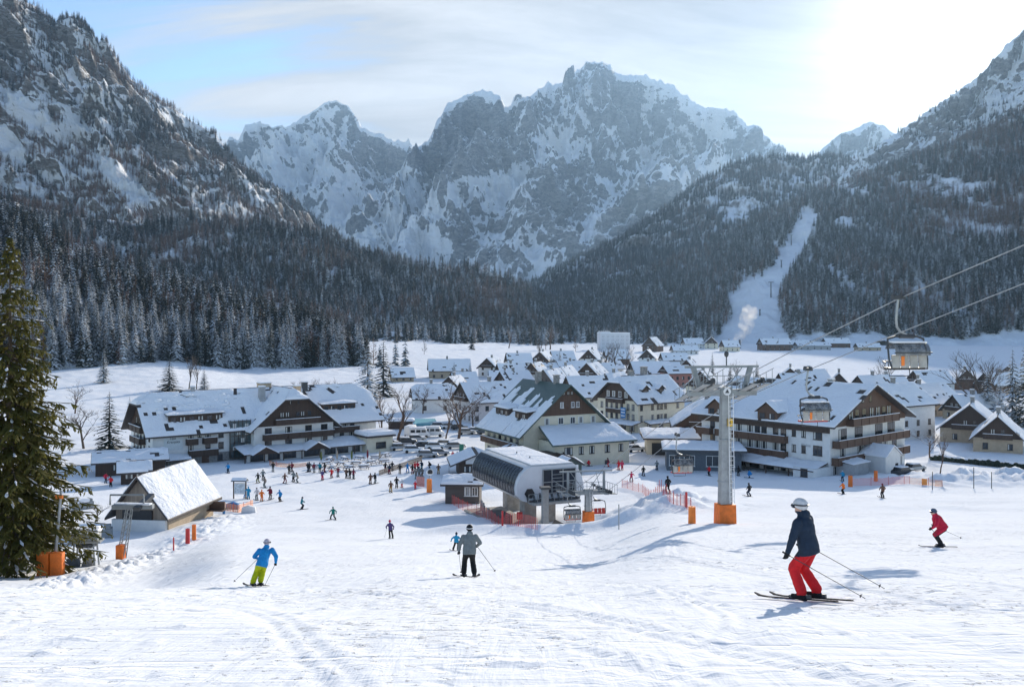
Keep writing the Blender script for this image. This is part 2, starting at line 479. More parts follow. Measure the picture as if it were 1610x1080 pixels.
def gz(x, y):
    """ground height (numpy)"""
    x = np.asarray(x, float); y = np.asarray(y, float)
    r = x / np.maximum(y, 6.)
    z = np.interp(y, _SY, _SZ)
    z = z + np.interp(y, [15, 35, 60, 100, 122, 146], [0, .9, 1.9, 2.4, 1.3, 0]) * sstep(.07, .2, r)
    z = z - 1.25 * sstep(-.31, -.42, r) * np.interp(y, [30, 48, 85, 105], [0, 1, 1, 0])
    z = z + sstep(.06, -.2, r) * np.interp(y, [300, 500, 800, 1400], [0, 2.5, 7.5, 14])
    z = z + sstep(-.28, -.42, r) * np.interp(y, [230, 330, 450, 700], [0, 2, 7, 20])
    z = z - .42 * sstep(-.08, -.27, r) * np.interp(y, [12, 24, 34, 48, 60], [0, .6, 1, .8, 0])
    # working pit in front of the lift station, with a lip on the uphill side
    z = z - 1.3 * np.exp(-((x - 6.5) / 7.5) ** 4 - ((y - 98) / 6.) ** 4)
    z = z + .7 * np.exp(-((y - 89.) / 2.2) ** 2) * sstep(-11, -5, x) * sstep(22, 12, x)
    # ploughed heaps right of the station, by the car park and on the right
    h1 = np.exp(-((x - 15.5) / 6.) ** 2 - ((y - 96) / 8.) ** 2)
    z = z + h1 * (1.3 + 1.1 * fbm(x * .45, y * .45, 4, 21))
    h2 = np.exp(-((x - 79) / 22.) ** 2 - ((y - 141) / 9.) ** 2)
    z = z + h2 * (1.0 + 2.2 * np.abs(fbm(x * .16, y * .2, 4, 31)))
    # broken bank on the left edge of the piste
    rc = np.interp(y, [40, 50, 62, 85, 96, 110], [-.56, -.50, -.435, -.362, -.335, -.30])
    b = np.exp(-((r - rc) / .03) ** 2) * sstep(38, 50, y) * sstep(112, 98, y)
    z = z + b * (.15 + .55 * np.abs(fbm(x * .8, y * .8, 4, 41)))
    amp = np.interp(y, [0, 10, 60, 200, 800], [.03, .05, .10, .16, .6])
    z = z + amp * fbm(x * .11, y * .13, 4, 51) * sstep(9500, 3000, y)
    return z

def gz1(x, y): return float(gz(np.array([x]), np.array([y]))[0])

_rayY = np.concatenate([np.arange(4, 300, .1), np.geomspace(300, 3000, 3000)])
def ground_at(px, py, lo=4., hi=3000.):
    """first ground point on the line of sight through photo pixel (px, py)"""
    y = _rayY[(_rayY >= lo) & (_rayY <= hi)]
    x = (px - CX) / F * y
    d = (HY - py) / F * y - gz(x, y)
    k = np.argmax(d <= 0)
    return Vector((x[k], y[k], float(gz(x[k:k + 1], y[k:k + 1])[0])))
def on_ground(px, Y, dz=0.):
    x = (px - CX) / F * Y
    return Vector((x, Y, gz1(x, Y) + dz))

def build_ground():
    rows = np.concatenate([np.linspace(8, 24, 110, endpoint=False), np.geomspace(24, 9500, 930)])
    tans = np.linspace(-.86, .86, 860)
    yy = rows[:, None] - 12 + 0 * tans[None]
    xx = rows[:, None] * tans[None]
    zz = gz(xx, yy)
    # ski tracks cut into the near snow
    near = (yy < 62) & (yy > 1)
    add = np.zeros_like(zz)
    r2 = np.random.default_rng(5)
    xs, ys = xx[near], yy[near]
    dz = np.zeros_like(xs)
    for k in range(60):
        x0 = r2.uniform(-22, 22); y0 = r2.uniform(4, 40); L = r2.uniform(8, 34)
        a = r2.uniform(-.9, .9) + (1.57 if r2.random() < .35 else 0); c = r2.uniform(-.04, .04)
        u = (xs - x0) * np.cos(a) + (ys - y0) * np.sin(a)
        v = -(xs - x0) * np.sin(a) + (ys - y0) * np.cos(a) - c * u * u + .25 * np.sin(u * .5 + k)
        env = sstep(0, 2, u) * sstep(L, L - 4, u)
        dp = r2.uniform(.012, .036)
        for off in (0, r2.uniform(.25, .5)):
            w = (v - off) / .11
            dz += env * dp * (-np.exp(-w * w) + .75 * np.exp(-((w - 1.9) / 1.1) ** 2))
    rough = np.clip(fbm(xs * .35, ys * .5, 3, 61), 0, 1)
    dz += .06 * rough * fbm(xs * 2.3, ys * 3.3, 3, 71)
    dz += .09 * np.clip(fbm(xs * 1.1, ys * 1.9, 4, 81) - .38, 0, 1)
    add[near] = dz
    zz = zz + add
    n, m = zz.shape
    idx = np.arange(n * m).reshape(n, m)
    fc = np.stack([idx[:-1, :-1], idx[:-1, 1:], idx[1:, 1:], idx[1:, :-1]], -1).reshape(-1, 4)
    me = mesh_np('ground', np.stack([xx, yy, zz], -1).reshape(-1, 3), fc, MATS['piste snow'], smooth=True)
    tag(link('ground', me), 'broad white ski slope and snow covered valley floor with tracks', kind='structure')
build_ground()

# ================================================================ mountains
def in_poly(px, py, poly):
    inside = np.zeros(px.shape, bool)
    n = len(poly)
    for i in range(n):
        x1, y1 = poly[i]; x2, y2 = poly[(i + 1) % n]
        c = ((y1 > py) != (y2 > py)) & (px < (x2 - x1) * (py - y1) / (y2 - y1 + 1e-9) + x1)
        inside ^= c
    return inside


PATCH = {}
def resample(pts, n):
    """smooth-ish resampling of a polyline of columns by arc length of the first two columns"""
    p = np.array(pts, float)
    d = np.concatenate([[0], np.cumsum(np.hypot(np.diff(p[:, 0]), np.diff(p[:, 1])))])
    t = np.linspace(0, d[-1], n)
    return np.stack([np.interp(t, d, p[:, k]) for k in range(p.shape[1])], 1)

def ridge(name, label, pts, mat, ns, nt, base=None, zb=-40., conc=1.4, lean=0., amp=60., freq=1 / 400., skew=0., seed=0, jag=2., back=.5, smallamp=.36, env_top=.3, cover=None, fl=.55, gul=1.):
    """pts: crest (px, py, Y). base: distance (or list of (px, Y)) of the foot of the front face.
    lean: sideways travel of the face on its way down; skew: how far the ribs slant."""
    c = resample(pts, ns)
    px = c[:, 0]
    Yc = c[:, 2]
    arc = np.linspace(0, 1, ns) * ns
    jit = jag * (fbm(px / 14., px * 0 + seed, 4, seed + 1) + .6 * pnoise(px / 3., px * 0, seed + 2) + 1.2 * (ridged(px / 22., px * 0 + seed, 4, seed + 6) - .9))
    Xc = (px - CX) / F * Yc; Zc = (HY - c[:, 1] + jit) / F * Yc
    if not hasattr(base, '__len__'): Yb = np.full(ns, float(base))
    else: Yb = np.interp(px, [q[0] for q in base], [q[1] for q in base])
    W = Yc - Yb
    tf = np.linspace(0, 1, nt) ** 1.15
    tb = np.linspace(0, 1, max(8, nt // 6))[1:]
    T = np.concatenate([-tb[::-1], tf])
    front = T >= 0
    X = np.zeros((len(T), ns)); Yy = X.copy(); Z = X.copy()
    for i, t in enumerate(T):
        if t >= 0:
            X[i] = Xc * (1 - t * (W / Yc) * .8) + lean * t * W
            Yy[i] = Yc - t * W
            g = 1 - (1 - t) ** conc
            Z[i] = Zc + (zb - Zc) * g
        else:
            X[i] = Xc * (1 - t * .15 * back); Yy[i] = Yc - t * W * back
            Z[i] = Zc + (zb - Zc) * (-t) ** .9
    te = T[:, None] * np.ones(ns)[None]
    env = np.where(te >= 0, sstep(0, env_top, te) * (1 - .65 * te), .2 * sstep(0, .5, -te))
    hz = (Zc - zb)[None] / np.maximum(1, (Zc - zb).max())
    # ribs and gullies running down the face, slanted by skew, broken by finer relief
    sx = X + skew * (Yc[None] - Yy); sy = Yy * .35
    wrp = 60 * fbm(X / 330., Yy / 330., 3, seed + 9)
    rb = ridged((sx + wrp) * freq, (sy + wrp * .5) * freq, 6, seed + 4) - .85
    fn = fbm(X * freq * 5, (Yy + Z) * freq * 3, 4, seed + 13)
    st = ridged(X * freq * 2.4 + Z * freq * 1.1, Z * freq * 3.2 + Yy * freq, 4, seed + 23) - .8
    env = np.where(te >= 0, sstep(0, .06, te) * (1 - .65 * te), env)
    shift = np.where(te >= 0, .62 * (1 - sstep(.1, .45, te)), 0)
    disp = env * (amp * (rb - shift) + amp * smallamp * fn + amp * smallamp * 1.1 * (st - .4 * shift))
    flute = ridged((X + skew * Yy * .3) * freq * 2.1, Z * freq * .45, 5, seed + 33) - .8
    Z = np.minimum(Z + disp * .8, Zc[None] + np.where(te >= 0, .02, -.01) * amp)
    Yy = Yy - np.where(te >= 0, disp * .75 + fl * amp * flute * sstep(0, .02, te) * (1 - .5 * te), 0)
    n, m = Z.shape
    idx = np.arange(n * m).reshape(n, m)
    fc = np.stack([idx[:-1, :-1], idx[1:, :-1], idx[1:, 1:], idx[:-1, 1:]], -1).reshape(-1, 4)
    V = np.stack([X, Yy, Z], -1)
    me = mesh_np(name, V.reshape(-1, 3), fc, MATS[mat], smooth=True)
    if cover is not None:
        # where snow fields lie and where the scrub or bare cliff stays free of snow
        qx = CX + F * X / Yy; qy = HY - F * Z / Yy
        qx = qx + 5 * fbm(qx / 18., qy / 18., 3, seed + 31); qy = qy + 5 * fbm(qx / 18., qy / 18., 3, seed + 32)
        cv = gul * (-.42 * st - .42 * flute - .22 * rb + .25 * ridged(X * freq * 7, (Z + .4 * X) * freq * 6, 4, seed + 43) - .2)
        for amt, poly in cover: cv += amt * in_poly(qx, qy, poly)
        at = me.attributes.new('cover', 'FLOAT', 'POINT'); at.data.foreach_set('value', cv.ravel().astype(np.float32))
    o = tag(link(name, me), label, kind='structure')
    PATCH[o.name] = (V, T)
    return o.name

MAIN = ridge('mountain', 'broad grey rock massif with snow streaks at the head of the valley',
    [(540, 420, 5400), (585, 350, 5400), (620, 285, 5400), (640, 246, 5400), (655, 233, 5400), (672, 222, 5450), (685, 196, 5450), (703, 165, 5500), (718, 156, 5500), (745, 144, 5500), (765, 142, 5500), (783, 150, 5500), (797, 170, 5500), (803, 163, 5500), (809, 151, 5500), (825, 152, 5500), (840, 148, 5500), (853, 138, 5500), (862, 128, 5500), (869, 136, 5500), (885, 130, 5500), (900, 118, 5500), (914, 106, 5500), (922, 99, 5500), (934, 97, 5500), (950, 100, 5500), (962, 107, 5500), (973, 119, 5500), (1000, 118, 5500), (1020, 120, 5500), (1035, 127, 5500), (1055, 131, 5500), (1075, 148, 5500), (1093, 163, 5500), (1110, 170, 5500), (1135, 170, 5500), (1155, 176, 5500), (1174, 198, 5500), (1186, 196, 5500), (1200, 206, 5500), (1219, 229, 5500), (1250, 260, 5450), (1320, 330, 5400)],
    'far mountain rock', 900, 420, base=[(540, 3600), (800, 3100), (1000, 3000), (1320, 3600)], zb=-20, conc=1.3, fl=.22, amp=300, freq=1 / 900., skew=.35, seed=3, jag=2.6, lean=0.,
    cover=[(.7, [(762, 306), (800, 268), (815, 250), (832, 258), (820, 292), (798, 322), (770, 318)]), (.6, [(700, 300), (740, 268), (765, 300), (720, 330)]), (.5, [(583, 372), (604, 330), (624, 300), (640, 330), (612, 378)]),
           (-.45, [(690, 215), (720, 160), (790, 170), (800, 250), (770, 280), (690, 280), (660, 260)]), (.3, [(905, 130), (950, 105), (965, 160), (930, 190), (850, 260), (835, 240)]), (.25, [(985, 190), (1100, 260), (1160, 235), (1215, 235), (1100, 300), (1010, 280)]),
           (-.5, [(812, 352), (868, 268), (930, 246), (1000, 258), (1000, 268), (935, 262), (880, 292), (825, 360)]), (-.3, [(830, 340), (900, 290), (1040, 290), (1060, 330), (940, 400), (850, 410)]), (.35, [(820, 420), (905, 350), (960, 340), (880, 420)]), (.3, [(600, 372), (680, 350), (740, 400), (640, 392)])])
FAR = ridge('mountain', 'snowy pointed peak behind the forested left ridge',
    [(300, 300, 6800), (340, 245, 6800), (357, 223, 6800), (364, 213, 6800), (374, 220, 6800), (380, 210, 6800), (386, 197, 6800), (405, 192, 6800), (430, 197, 6800), (448, 200, 6800), (470, 189, 6800), (480, 182, 6800), (498, 172, 6800), (513, 161, 6800), (528, 157, 6800), (545, 165, 6800), (558, 180, 6800), (568, 196, 6800), (580, 205, 6800), (605, 213, 6800), (618, 222, 6800), (626, 218, 6800), (634, 226, 6800), (642, 218, 6800), (652, 237, 6800), (690, 275, 6800), (760, 340, 6800)],
    'far peak rock', 500, 260, base=4600, zb=100, conc=1.25, fl=.22, amp=260, freq=1 / 850., skew=-.3, seed=17, jag=2.2, cover=[(.5, [(430, 212), (480, 205), (500, 225), (470, 280), (410, 300), (400, 250)])])
TINY = ridge('mountain', 'small white summit above the saddle on the right',
    [(1270, 262, 5200), (1290, 238, 5200), (1300, 228, 5200), (1320, 211, 5200), (1345, 203, 5200), (1358, 195, 5200), (1370, 192, 5200), (1390, 199, 5200), (1410, 212, 5200), (1450, 250, 5200)],
    'far peak rock', 160, 90, base=4300, zb=300, conc=1.2, amp=150, freq=1 / 500., seed=29, jag=1.2, cover=[])
LEFT = ridge('mountain', 'steep rocky left ridge with thin larch forest below the cliffs',
    [(-220, -160, 1900), (-90, -70, 1950), (-20, -18, 2000), (28, -6, 2000), (60, 14, 2050), (78, 30, 2050), (90, 42, 2050), (97, 30, 2050), (112, 26, 2050), (128, 36, 2080), (142, 52, 2080), (150, 66, 2100), (163, 63, 2100), (178, 82, 2100), (190, 105, 2120), (206, 125, 2120), (250, 154, 2150), (300, 190, 2200), (340, 212, 2250), (352, 225, 2250), (364, 246, 2250), (400, 275, 2300), (430, 298, 2300), (460, 320, 2300), (490, 343, 2350), (530, 372, 2350), (600, 420, 2400), (680, 480, 2400)],
    'left ridge rock', 620, 360, base=[(-200, 1150), (300, 1200), (680, 1700)], zb=20, conc=1.25, amp=70, fl=.5, freq=1 / 260., skew=.9, seed=41, jag=2., lean=.25,
    cover=[(.6, [(-20, 120), (40, 150), (90, 205), (60, 215), (0, 170)]), (.6, [(0, 190), (30, 215), (45, 262), (20, 260), (-20, 230)]), (.5, [(160, 182), (225, 235), (300, 300), (318, 325), (285, 306), (205, 230), (160, 195)]), (.5, [(130, 232), (190, 262), (232, 300), (262, 330), (210, 330), (170, 296)]), (.35, [(0, 0), (60, 20), (80, 60), (120, 110), (200, 170), (120, 160), (60, 90), (0, 70)])])
LMID = ridge('hill', 'dark forested spur in front of the rocky left ridge',
    [(-150, 270, 1150), (0, 312, 1200), (120, 340, 1230), (230, 352, 1250), (300, 345, 1280), (440, 358, 1300), (500, 372, 1300), (560, 396, 1320), (650, 420, 1330), (760, 425, 1350), (800, 440, 1350), (850, 470, 1350), (890, 500, 1350), (930, 520, 1350)],
    'forest floor', 300, 130, base=[(-150, 760), (400, 800), (930, 1150)], zb=-24, conc=1.15, fl=.1, amp=24, freq=1 / 230., skew=.5, seed=53, jag=2.)
LNEAR = ridge('hill', 'near wooded hillside rising from the meadow on the left',
    [(-160, 285, 640), (0, 345, 650), (130, 402, 640), (250, 450, 620), (330, 480, 600), (450, 512, 560), (520, 538, 525), (552, 556, 505), (585, 572, 495), (640, 580, 490)],
    'snowy forest floor', 220, 90, base=[(-160, 330), (0, 345), (165, 365), (330, 415), (450, 450), (560, 480), (640, 485)], zb=-27, conc=1.05, fl=.1, amp=6, freq=1 / 60., skew=.2, seed=61, jag=1.)
RMID = ridge('hill', 'hazy forested hill below the massif on the right',
    [(760, 490, 2500), (820, 452, 2500), (900, 412, 2550), (970, 377, 2600), (1040, 332, 2600), (1100, 287, 2600), (1140, 263, 2600), (1180, 250, 2600), (1220, 246, 2600), (1260, 249, 2600), (1300, 246, 2600), (1380, 250, 2550), (1480, 250, 2500), (1600, 260, 2400)],
    'snowy forest floor', 320, 150, base=[(760, 1800), (1600, 1750)], zb=-20, conc=1.1, fl=.2, amp=34, freq=1 / 330., skew=-.5, seed=71, jag=1.5)
RIGHT = ridge('mountain', 'steep snowy right ridge with scattered trees along its crest',
    [(1320, 275, 2300), (1360, 240, 2300), (1400, 214, 2300), (1450, 182, 2300), (1500, 149, 2300), (1540, 118, 2300), (1562, 95, 2300), (1580, 72, 2300), (1612, 42, 2300), (1680, -10, 2300), (1800, -80, 2300)],
    'right ridge rock', 330, 220, base=1500, zb=50, conc=1.15, amp=55, cover=[], fl=.5, freq=1 / 230., skew=-.6, seed=83, jag=2.5)
RNEAR = ridge('hill', 'big forested slope on the right with a cleared ski run',
    [(800, 522, 1450), (870, 487, 1500), (980, 441, 1600), (1050, 416, 1650), (1130, 377, 1700), (1200, 343, 1720), (1290, 303, 1750), (1400, 262, 1700), (1500, 226, 1650), (1560, 202, 1600), (1612, 176, 1600), (1750, 110, 1550)],
    'snowy forest floor', 420, 220, gul=0., cover=[(1.5, [(1264, 320), (1292, 338), (1276, 385), (1256, 418), (1238, 450), (1226, 478), (1244, 560), (1090, 560), (1144, 500), (1141, 466), (1160, 446), (1198, 428), (1222, 398), (1238, 363)])], base=[(800, 1300), (1000, 1150), (1160, 960), (1400, 930), (1750, 900)], zb=-26, conc=1.0, fl=.2, amp=17, freq=1 / 210., skew=-.3, seed=97, jag=1.5)
# ================================================================ trees
def spruce_crown(h, r, tiers, per, seed, twigs=0, droop=.35, z0=.06, blade=.16, gapy=.25, power=.85):
    """whorls of drooping boughs; each bough a ridged blade, with side twigs on the larger trees"""
    q = np.random.default_rng(seed)
    V = []; Fc = []
    def blade_(p0, p1, p2, w, dz):
        d = (p2 - p0); d2 = np.array([-d[1], d[0], 0.]); n = np.linalg.norm(d2[:2]) + 1e-6; s = d2 / n * w
        k = len(V)
        dn = np.array([0, 0, -dz])
        V.extend([p0, p1 + s + dn, p1, p1 - s + dn, p2])
        Fc.extend([(k, k + 1, k + 2), (k, k + 2, k + 3), (k + 1, k + 4, k + 2), (k + 2, k + 4, k + 3)])
    for i in range(tiers):
        f = i / (tiers - 1.)
        z = h * (z0 + (1 - z0) * f ** .93) * .985
        Rr = r * (1 - f) ** power + .03 * r
        Rr *= q.uniform(.8, 1.12)
        a0 = q.uniform(0, 6.28)
        n = max(4, int(per * (1 - .35 * f)))
        for j in range(n):
            if q.random() < gapy * (1 - f): continue
            a = a0 + 6.283 * j / n + q.uniform(-.25, .25)
            L = Rr * q.uniform(.72, 1.15)
            dr = droop * q.uniform(.7, 1.3)
            u = np.array([math.cos(a), math.sin(a), 0.])
            zz = z + q.uniform(-.3, .3) * h / tiers
            p0 = np.array([0, 0, zz + .1 * L]); p1 = u * L * .55 + np.array([0, 0, zz - dr * L * .25]); p2 = u * L + np.array([0, 0, zz - dr * L * .75])
            if not twigs:
                blade_(p0, p1, p2, blade * L * q.uniform(1.3, 2.1), .22 * L)
            else:
                blade_(p0, p1, p2, blade * .45 * L + .03, .08 * L)
                for k in range(twigs):
                    t = .22 + .78 * (k + q.random()) / twigs
                    b = p0 * (1 - t) ** 2 + 2 * t * (1 - t) * (p1 * 1.02) + p2 * t * t
                    for sgn in (-1, 1):
                        aa = a + sgn * q.uniform(.5, 1.1)
                        l2 = L * (.46 * (1 - .55 * t)) * q.uniform(.6, 1.2)
                        e = np.array([math.cos(aa) * l2, math.sin(aa) * l2, -l2 * q.uniform(.25, .8)])
                        blade_(b, b + e * .5 + np.array([0, 0, .06 * l2]), b + e, l2 * .22, .12 * l2)
    return np.array(V), np.array(Fc)

def trunk_mesh(name, h, r, bark='bark', n=7, bend=.0, seed=0):
    q = random.Random(seed)
    pts = [(bend * q.uniform(-1, 1) * k * .1, bend * q.uniform(-1, 1) * k * .1, h * k / 6.) for k in range(7)]
    rad = [r * (1.25 if k == 0 else 1 - .92 * k / 6.) for k in range(7)]
    return MB().tube(pts, rad, n).mesh(name, MATS[bark], smooth=True)

# low detail conifers for the far woods (also planted singly), crown and stem in one mesh
def far_spruce(name, h, r, tiers, per, seed, mat):
    v, f = spruce_crown(h, r, tiers, per, seed, 0, .55, z0=.1, blade=.2, gapy=.12)
    mb = MB().tube([(0, 0, -1.2), (0, 0, h * .7)], [.02 * h, .006 * h], 4, cap=False)
    k = len(v)
    vv = np.concatenate([v, np.array(mb.v)])
    ff = [tuple(t) for t in f] + [tuple(i + k for i in t) for t in mb.f]
    return mesh_np(name, vv, ff, [MATS[mat], MATS['bark']], [0] * len(f) + [1] * len(mb.f))

def far_larch(name, h, r, n, seed, mat='larch twigs'):
    q = np.random.default_rng(seed)
    V = []; Fc = []
    for i in range(n):
        f = (i + q.random()) / n
        z = h * (.18 + .8 * f); a = q.uniform(0, 6.28)
        L = r * (1 - f) ** .7 * q.uniform(.6, 1.1) + .2
        u = np.array([math.cos(a), math.sin(a), 0]); s = np.array([-u[1], u[0], 0])
        up = q.uniform(.05, .6)
        w = q.uniform(.1, .22)
        k = len(V)
        V += [np.array([0, 0, z - .1 * L]), u * L * .6 + s * w + np.array([0, 0, z + up * L * .4]), u * L + np.array([0, 0, z + up * L]), u * L * .6 - s * w + np.array([0, 0, z + up * L * .4 - .1])]
        Fc += [(k, k + 1, k + 2), (k, k + 2, k + 3)]
    mb = MB().tube([(0, 0, -1.5), (0, 0, h * .5), (0, 0, h)], [.016 * h, .009 * h, .02], 4, cap=False)
    k = len(V)
    vv = np.concatenate([np.array(V), np.array(mb.v)])
    ff = Fc + [tuple(i + k for i in t) for t in mb.f]
    return mesh_np(name, vv, ff, MATS[mat])

def bare_tree(name, h, seed, spread=.5, levels=4, r0=None, mat='bare twigs', lean=0.):
    """deciduous tree without leaves: forking tapered limbs"""
    q = random.Random(seed); mb = MB()
    def grow(p, d, L, r, lv):
        n = 3; pts = [p]; dd = d.copy()
        for k in range(n):
            dd = (dd + Vector((q.uniform(-.18, .18), q.uniform(-.18, .18), q.uniform(-.02, .12)))).normalized()
            pts.append(pts[-1] + dd * L / n)
        mb.tube(pts, [r, r * .85, r * .7, r * .5], 6 if lv == 0 else 4 if lv < 2 else 3, cap=False)
        if lv >= levels: return
        m = q.choice((3, 4)) if lv else 6
        for k in range(m):
            t = (.35 + .65 * (k + q.random()) / m) if lv == 0 else q.uniform(.35, 1.)
            i = min(n - 1, int(t * n)); b = pts[i].lerp(pts[i + 1], t * n - i)
            a = q.uniform(0, 6.28); s = q.uniform(.4, 1.) * spread * 2
            nd = (dd + Vector((math.cos(a) * s, math.sin(a) * s, q.uniform(-.1, .35)))).normalized()
            grow(b, nd, L * q.uniform(.5, .72), r * q.uniform(.4, .56), lv + 1)
    grow(Vector((0, 0, -.4)), Vector((lean, 0, 1)).normalized(), h * .55, r0 or h * .022, 0)
    return mb.mesh(name, MATS[mat])

FS = [far_spruce('spruce_crown', 22, 4.4, 13, 9, 1, 'far needles'), far_spruce('spruce_crown', 25, 4.3, 15, 8, 2, 'far needles'),
      far_spruce('spruce_crown', 20, 4.5, 12, 9, 3, 'far needles frosted'), far_spruce('spruce_crown', 17, 3.7, 11, 8, 4, 'far needles frosted')]
FL = [far_larch('larch_crown', 20, 4.0, 95, 5), far_larch('larch_crown', 17, 4.4, 90, 6), far_larch('larch_crown', 15, 3.8, 80, 7, 'bare twigs')]
def mid_mesh(h, r, tiers, per, seed, mat, tw=3):
    v, f = spruce_crown(h, r, tiers, per, seed, tw, .5, z0=.05, blade=.26, gapy=.06)
    return mesh_np('crown', v, f, MATS[mat])
MIDC = [mid_mesh(24, 4.6, 22, 10, 11, 'spruce needles dusted'), mid_mesh(26, 4.6, 24, 9, 12, 'spruce needles frosted'),
        mid_mesh(22, 4.8, 20, 10, 13, 'spruce needles frosted'), mid_mesh(25, 4.2, 24, 9, 14, 'spruce needles dark')]
MIDH = [24, 26, 22, 25]
MIDT = [trunk_mesh('trunk', h, .3, seed=i) for i, h in enumerate(MIDH)]

CLEAR = {
 RNEAR: [[(1266, 322), (1290, 340), (1274, 385), (1254, 418), (1236, 450), (1224, 478), (1242, 542), (1100, 560), (1146, 500), (1143, 466), (1162, 448), (1200, 430), (1224, 400), (1240, 365)],
         [(1530, 560), (1545, 530), (1610, 515), (1660, 540), (1660, 580)]],
 RMID: [[(1135, 350), (1150, 318), (1166, 306), (1198, 324), (1172, 345), (1150, 352)], [(1038, 384), (1062, 366), (1066, 372), (1045, 388)]],
 LMID: [[(130, 342), (170, 352), (212, 366), (250, 330), (228, 316), (200, 345), (165, 336)], [(520, 418), (548, 432), (552, 442), (525, 432)], [(150, 382), (215, 395), (205, 408), (150, 398)], [(330, 402), (395, 378), (400, 390), (345, 410)]],
 LEFT: [[(-20, 120), (40, 150), (90, 205), (60, 215), (0, 170)], [(0, 190), (30, 215), (45, 262), (20, 260), (-20, 230)], [(160, 182), (225, 235), (300, 300), (318, 325), (285, 306), (205, 230), (160, 195)], [(130, 232), (190, 262), (232, 300), (262, 330), (210, 330), (170, 296)], [(380, 285), (425, 300), (440, 330), (395, 322)], [(60, 150), (100, 160), (165, 222), (120, 218)]],
}
def proj(v):
    return CX + F * v[..., 0] / v[..., 1], HY - F * v[..., 2] / v[..., 1]

SP = []; LA = []       # far spruces and larches: (x, y, z, scale, rz, variant)
def scatter(pid, n, dens, larch, hmul=1., vs=(0, 1, 2, 3), t_rng=(0, 1), seed=0, collect=None):
    V, T = PATCH[pid]
    q = np.random.default_rng(seed + 100)
    i0 = np.argmax(T >= 0)
    ti = i0 + (len(T) - 1 - i0) * q.uniform(t_rng[0], t_rng[1], n)
    si = q.uniform(0, V.shape[1] - 1.001, n)
    a = np.minimum(ti.astype(int), V.shape[0] - 2); b = si.astype(int); fa = (ti - a)[:, None]; fb = (si - b)[:, None]
    p = V[a, b] * (1 - fa) * (1 - fb) + V[a + 1, b] * fa * (1 - fb) + V[a, b + 1] * (1 - fa) * fb + V[a + 1, b + 1] * fa * fb
    px, py = proj(p)
    ok = (px > -120) & (px < 1730) & (py > -60) & (q.random(n) < dens(p, px, py)) & (p[:, 2] > gz(p[:, 0], p[:, 1]) - 3)
    for poly in CLEAR.get(pid, []):
        j = q.normal(0, 3.0, (2, n))
        ok &= ~in_poly(px + j[0], py + j[1], poly)
    p = p[ok]; px = px[ok]; py = py[ok]; m = len(p)
    s_ = 0; isl = q.random(m) < larch(p, px, py)
    s = hmul * q.uniform(.62, 1.12, m); rz = q.uniform(0, 6.28, m)
    va = np.array(vs)[q.integers(0, len(vs), m)]
    sp = [tuple(p[k]) + (s[k], rz[k], int(va[k])) for k in range(m) if not isl[k]]
    la = [tuple(p[k]) + (s[k], rz[k], int(va[k]) % 3) for k in range(m) if isl[k]]
    if collect is not None: collect += sp
    else: SP.extend(sp)
    LA.extend(la)

c01 = lambda a: np.clip(a, 0, 1)
NEAR = []
scatter(LNEAR, 3800, lambda p, px, py: np.where(px > 540, .4, 1.) * c01(1.15 + .6 * fbm(p[:, 0] / 40, p[:, 1] / 40, 2, 3)), lambda p, px, py: c01(.10 + .7 * fbm(p[:, 0] / 70, p[:, 1] / 70, 2, 5) + np.where((py < 440) & (px > 100), .2, 0)), 1., seed=1, collect=NEAR, t_rng=(0, .93))
scatter(LMID, 19000, lambda p, px, py: c01(1. + .8 * fbm(p[:, 0] / 90, p[:, 1] / 90, 3, 7)), lambda p, px, py: c01(.36 + .9 * fbm(p[:, 0] / 130, p[:, 1] / 130, 3, 9)), 1., seed=2, t_rng=(0, .95))
scatter(LEFT, 44000, lambda p, px, py: c01(.8 + 1.2 * fbm(p[:, 0] / 150, p[:, 2] / 120, 4, 11) + .25) * sstep(830, 600, p[:, 2] + 90 * pnoise(p[:, 0] / 90, p[:, 2] / 90, 4)), lambda p, px, py: c01(.72 + .9 * fbm(p[:, 0] / 200, p[:, 2] / 120, 3, 13)), .95, seed=3, t_rng=(0, .9))
scatter(RMID, 30000, lambda p, px, py: c01(1.05 + .9 * fbm(p[:, 0] / 120, p[:, 2] / 200, 3, 15)), lambda p, px, py: c01(.12 + .5 * fbm(p[:, 0] / 160, p[:, 2] / 90, 3, 17)), 1.0, seed=4, vs=(0, 1, 0, 1, 2))
scatter(RIGHT, 9000, lambda p, px, py: c01(.22 + 1.2 * fbm(p[:, 0] / 110, p[:, 2] / 160, 4, 19)) * sstep(690, 470, p[:, 2]) + .0, lambda p, px, py: c01(.3 + 0 * px), .9, seed=5)
scatter(RNEAR, 36000, lambda p, px, py: c01(1.1 + 1.25 * fbm(p[:, 0] / 34, p[:, 2] / 150, 3, 21) - .35 * sstep(270, 330, py) * sstep(430, 340, py) * sstep(1240, 1330, px)), lambda p, px, py: c01(.2 + .8 * fbm(p[:, 0] / 130, p[:, 2] / 110, 3, 23) + .35 * sstep(400, 300, py)), 1., seed=6, vs=(0, 1, 2, 3), t_rng=(0, .97))
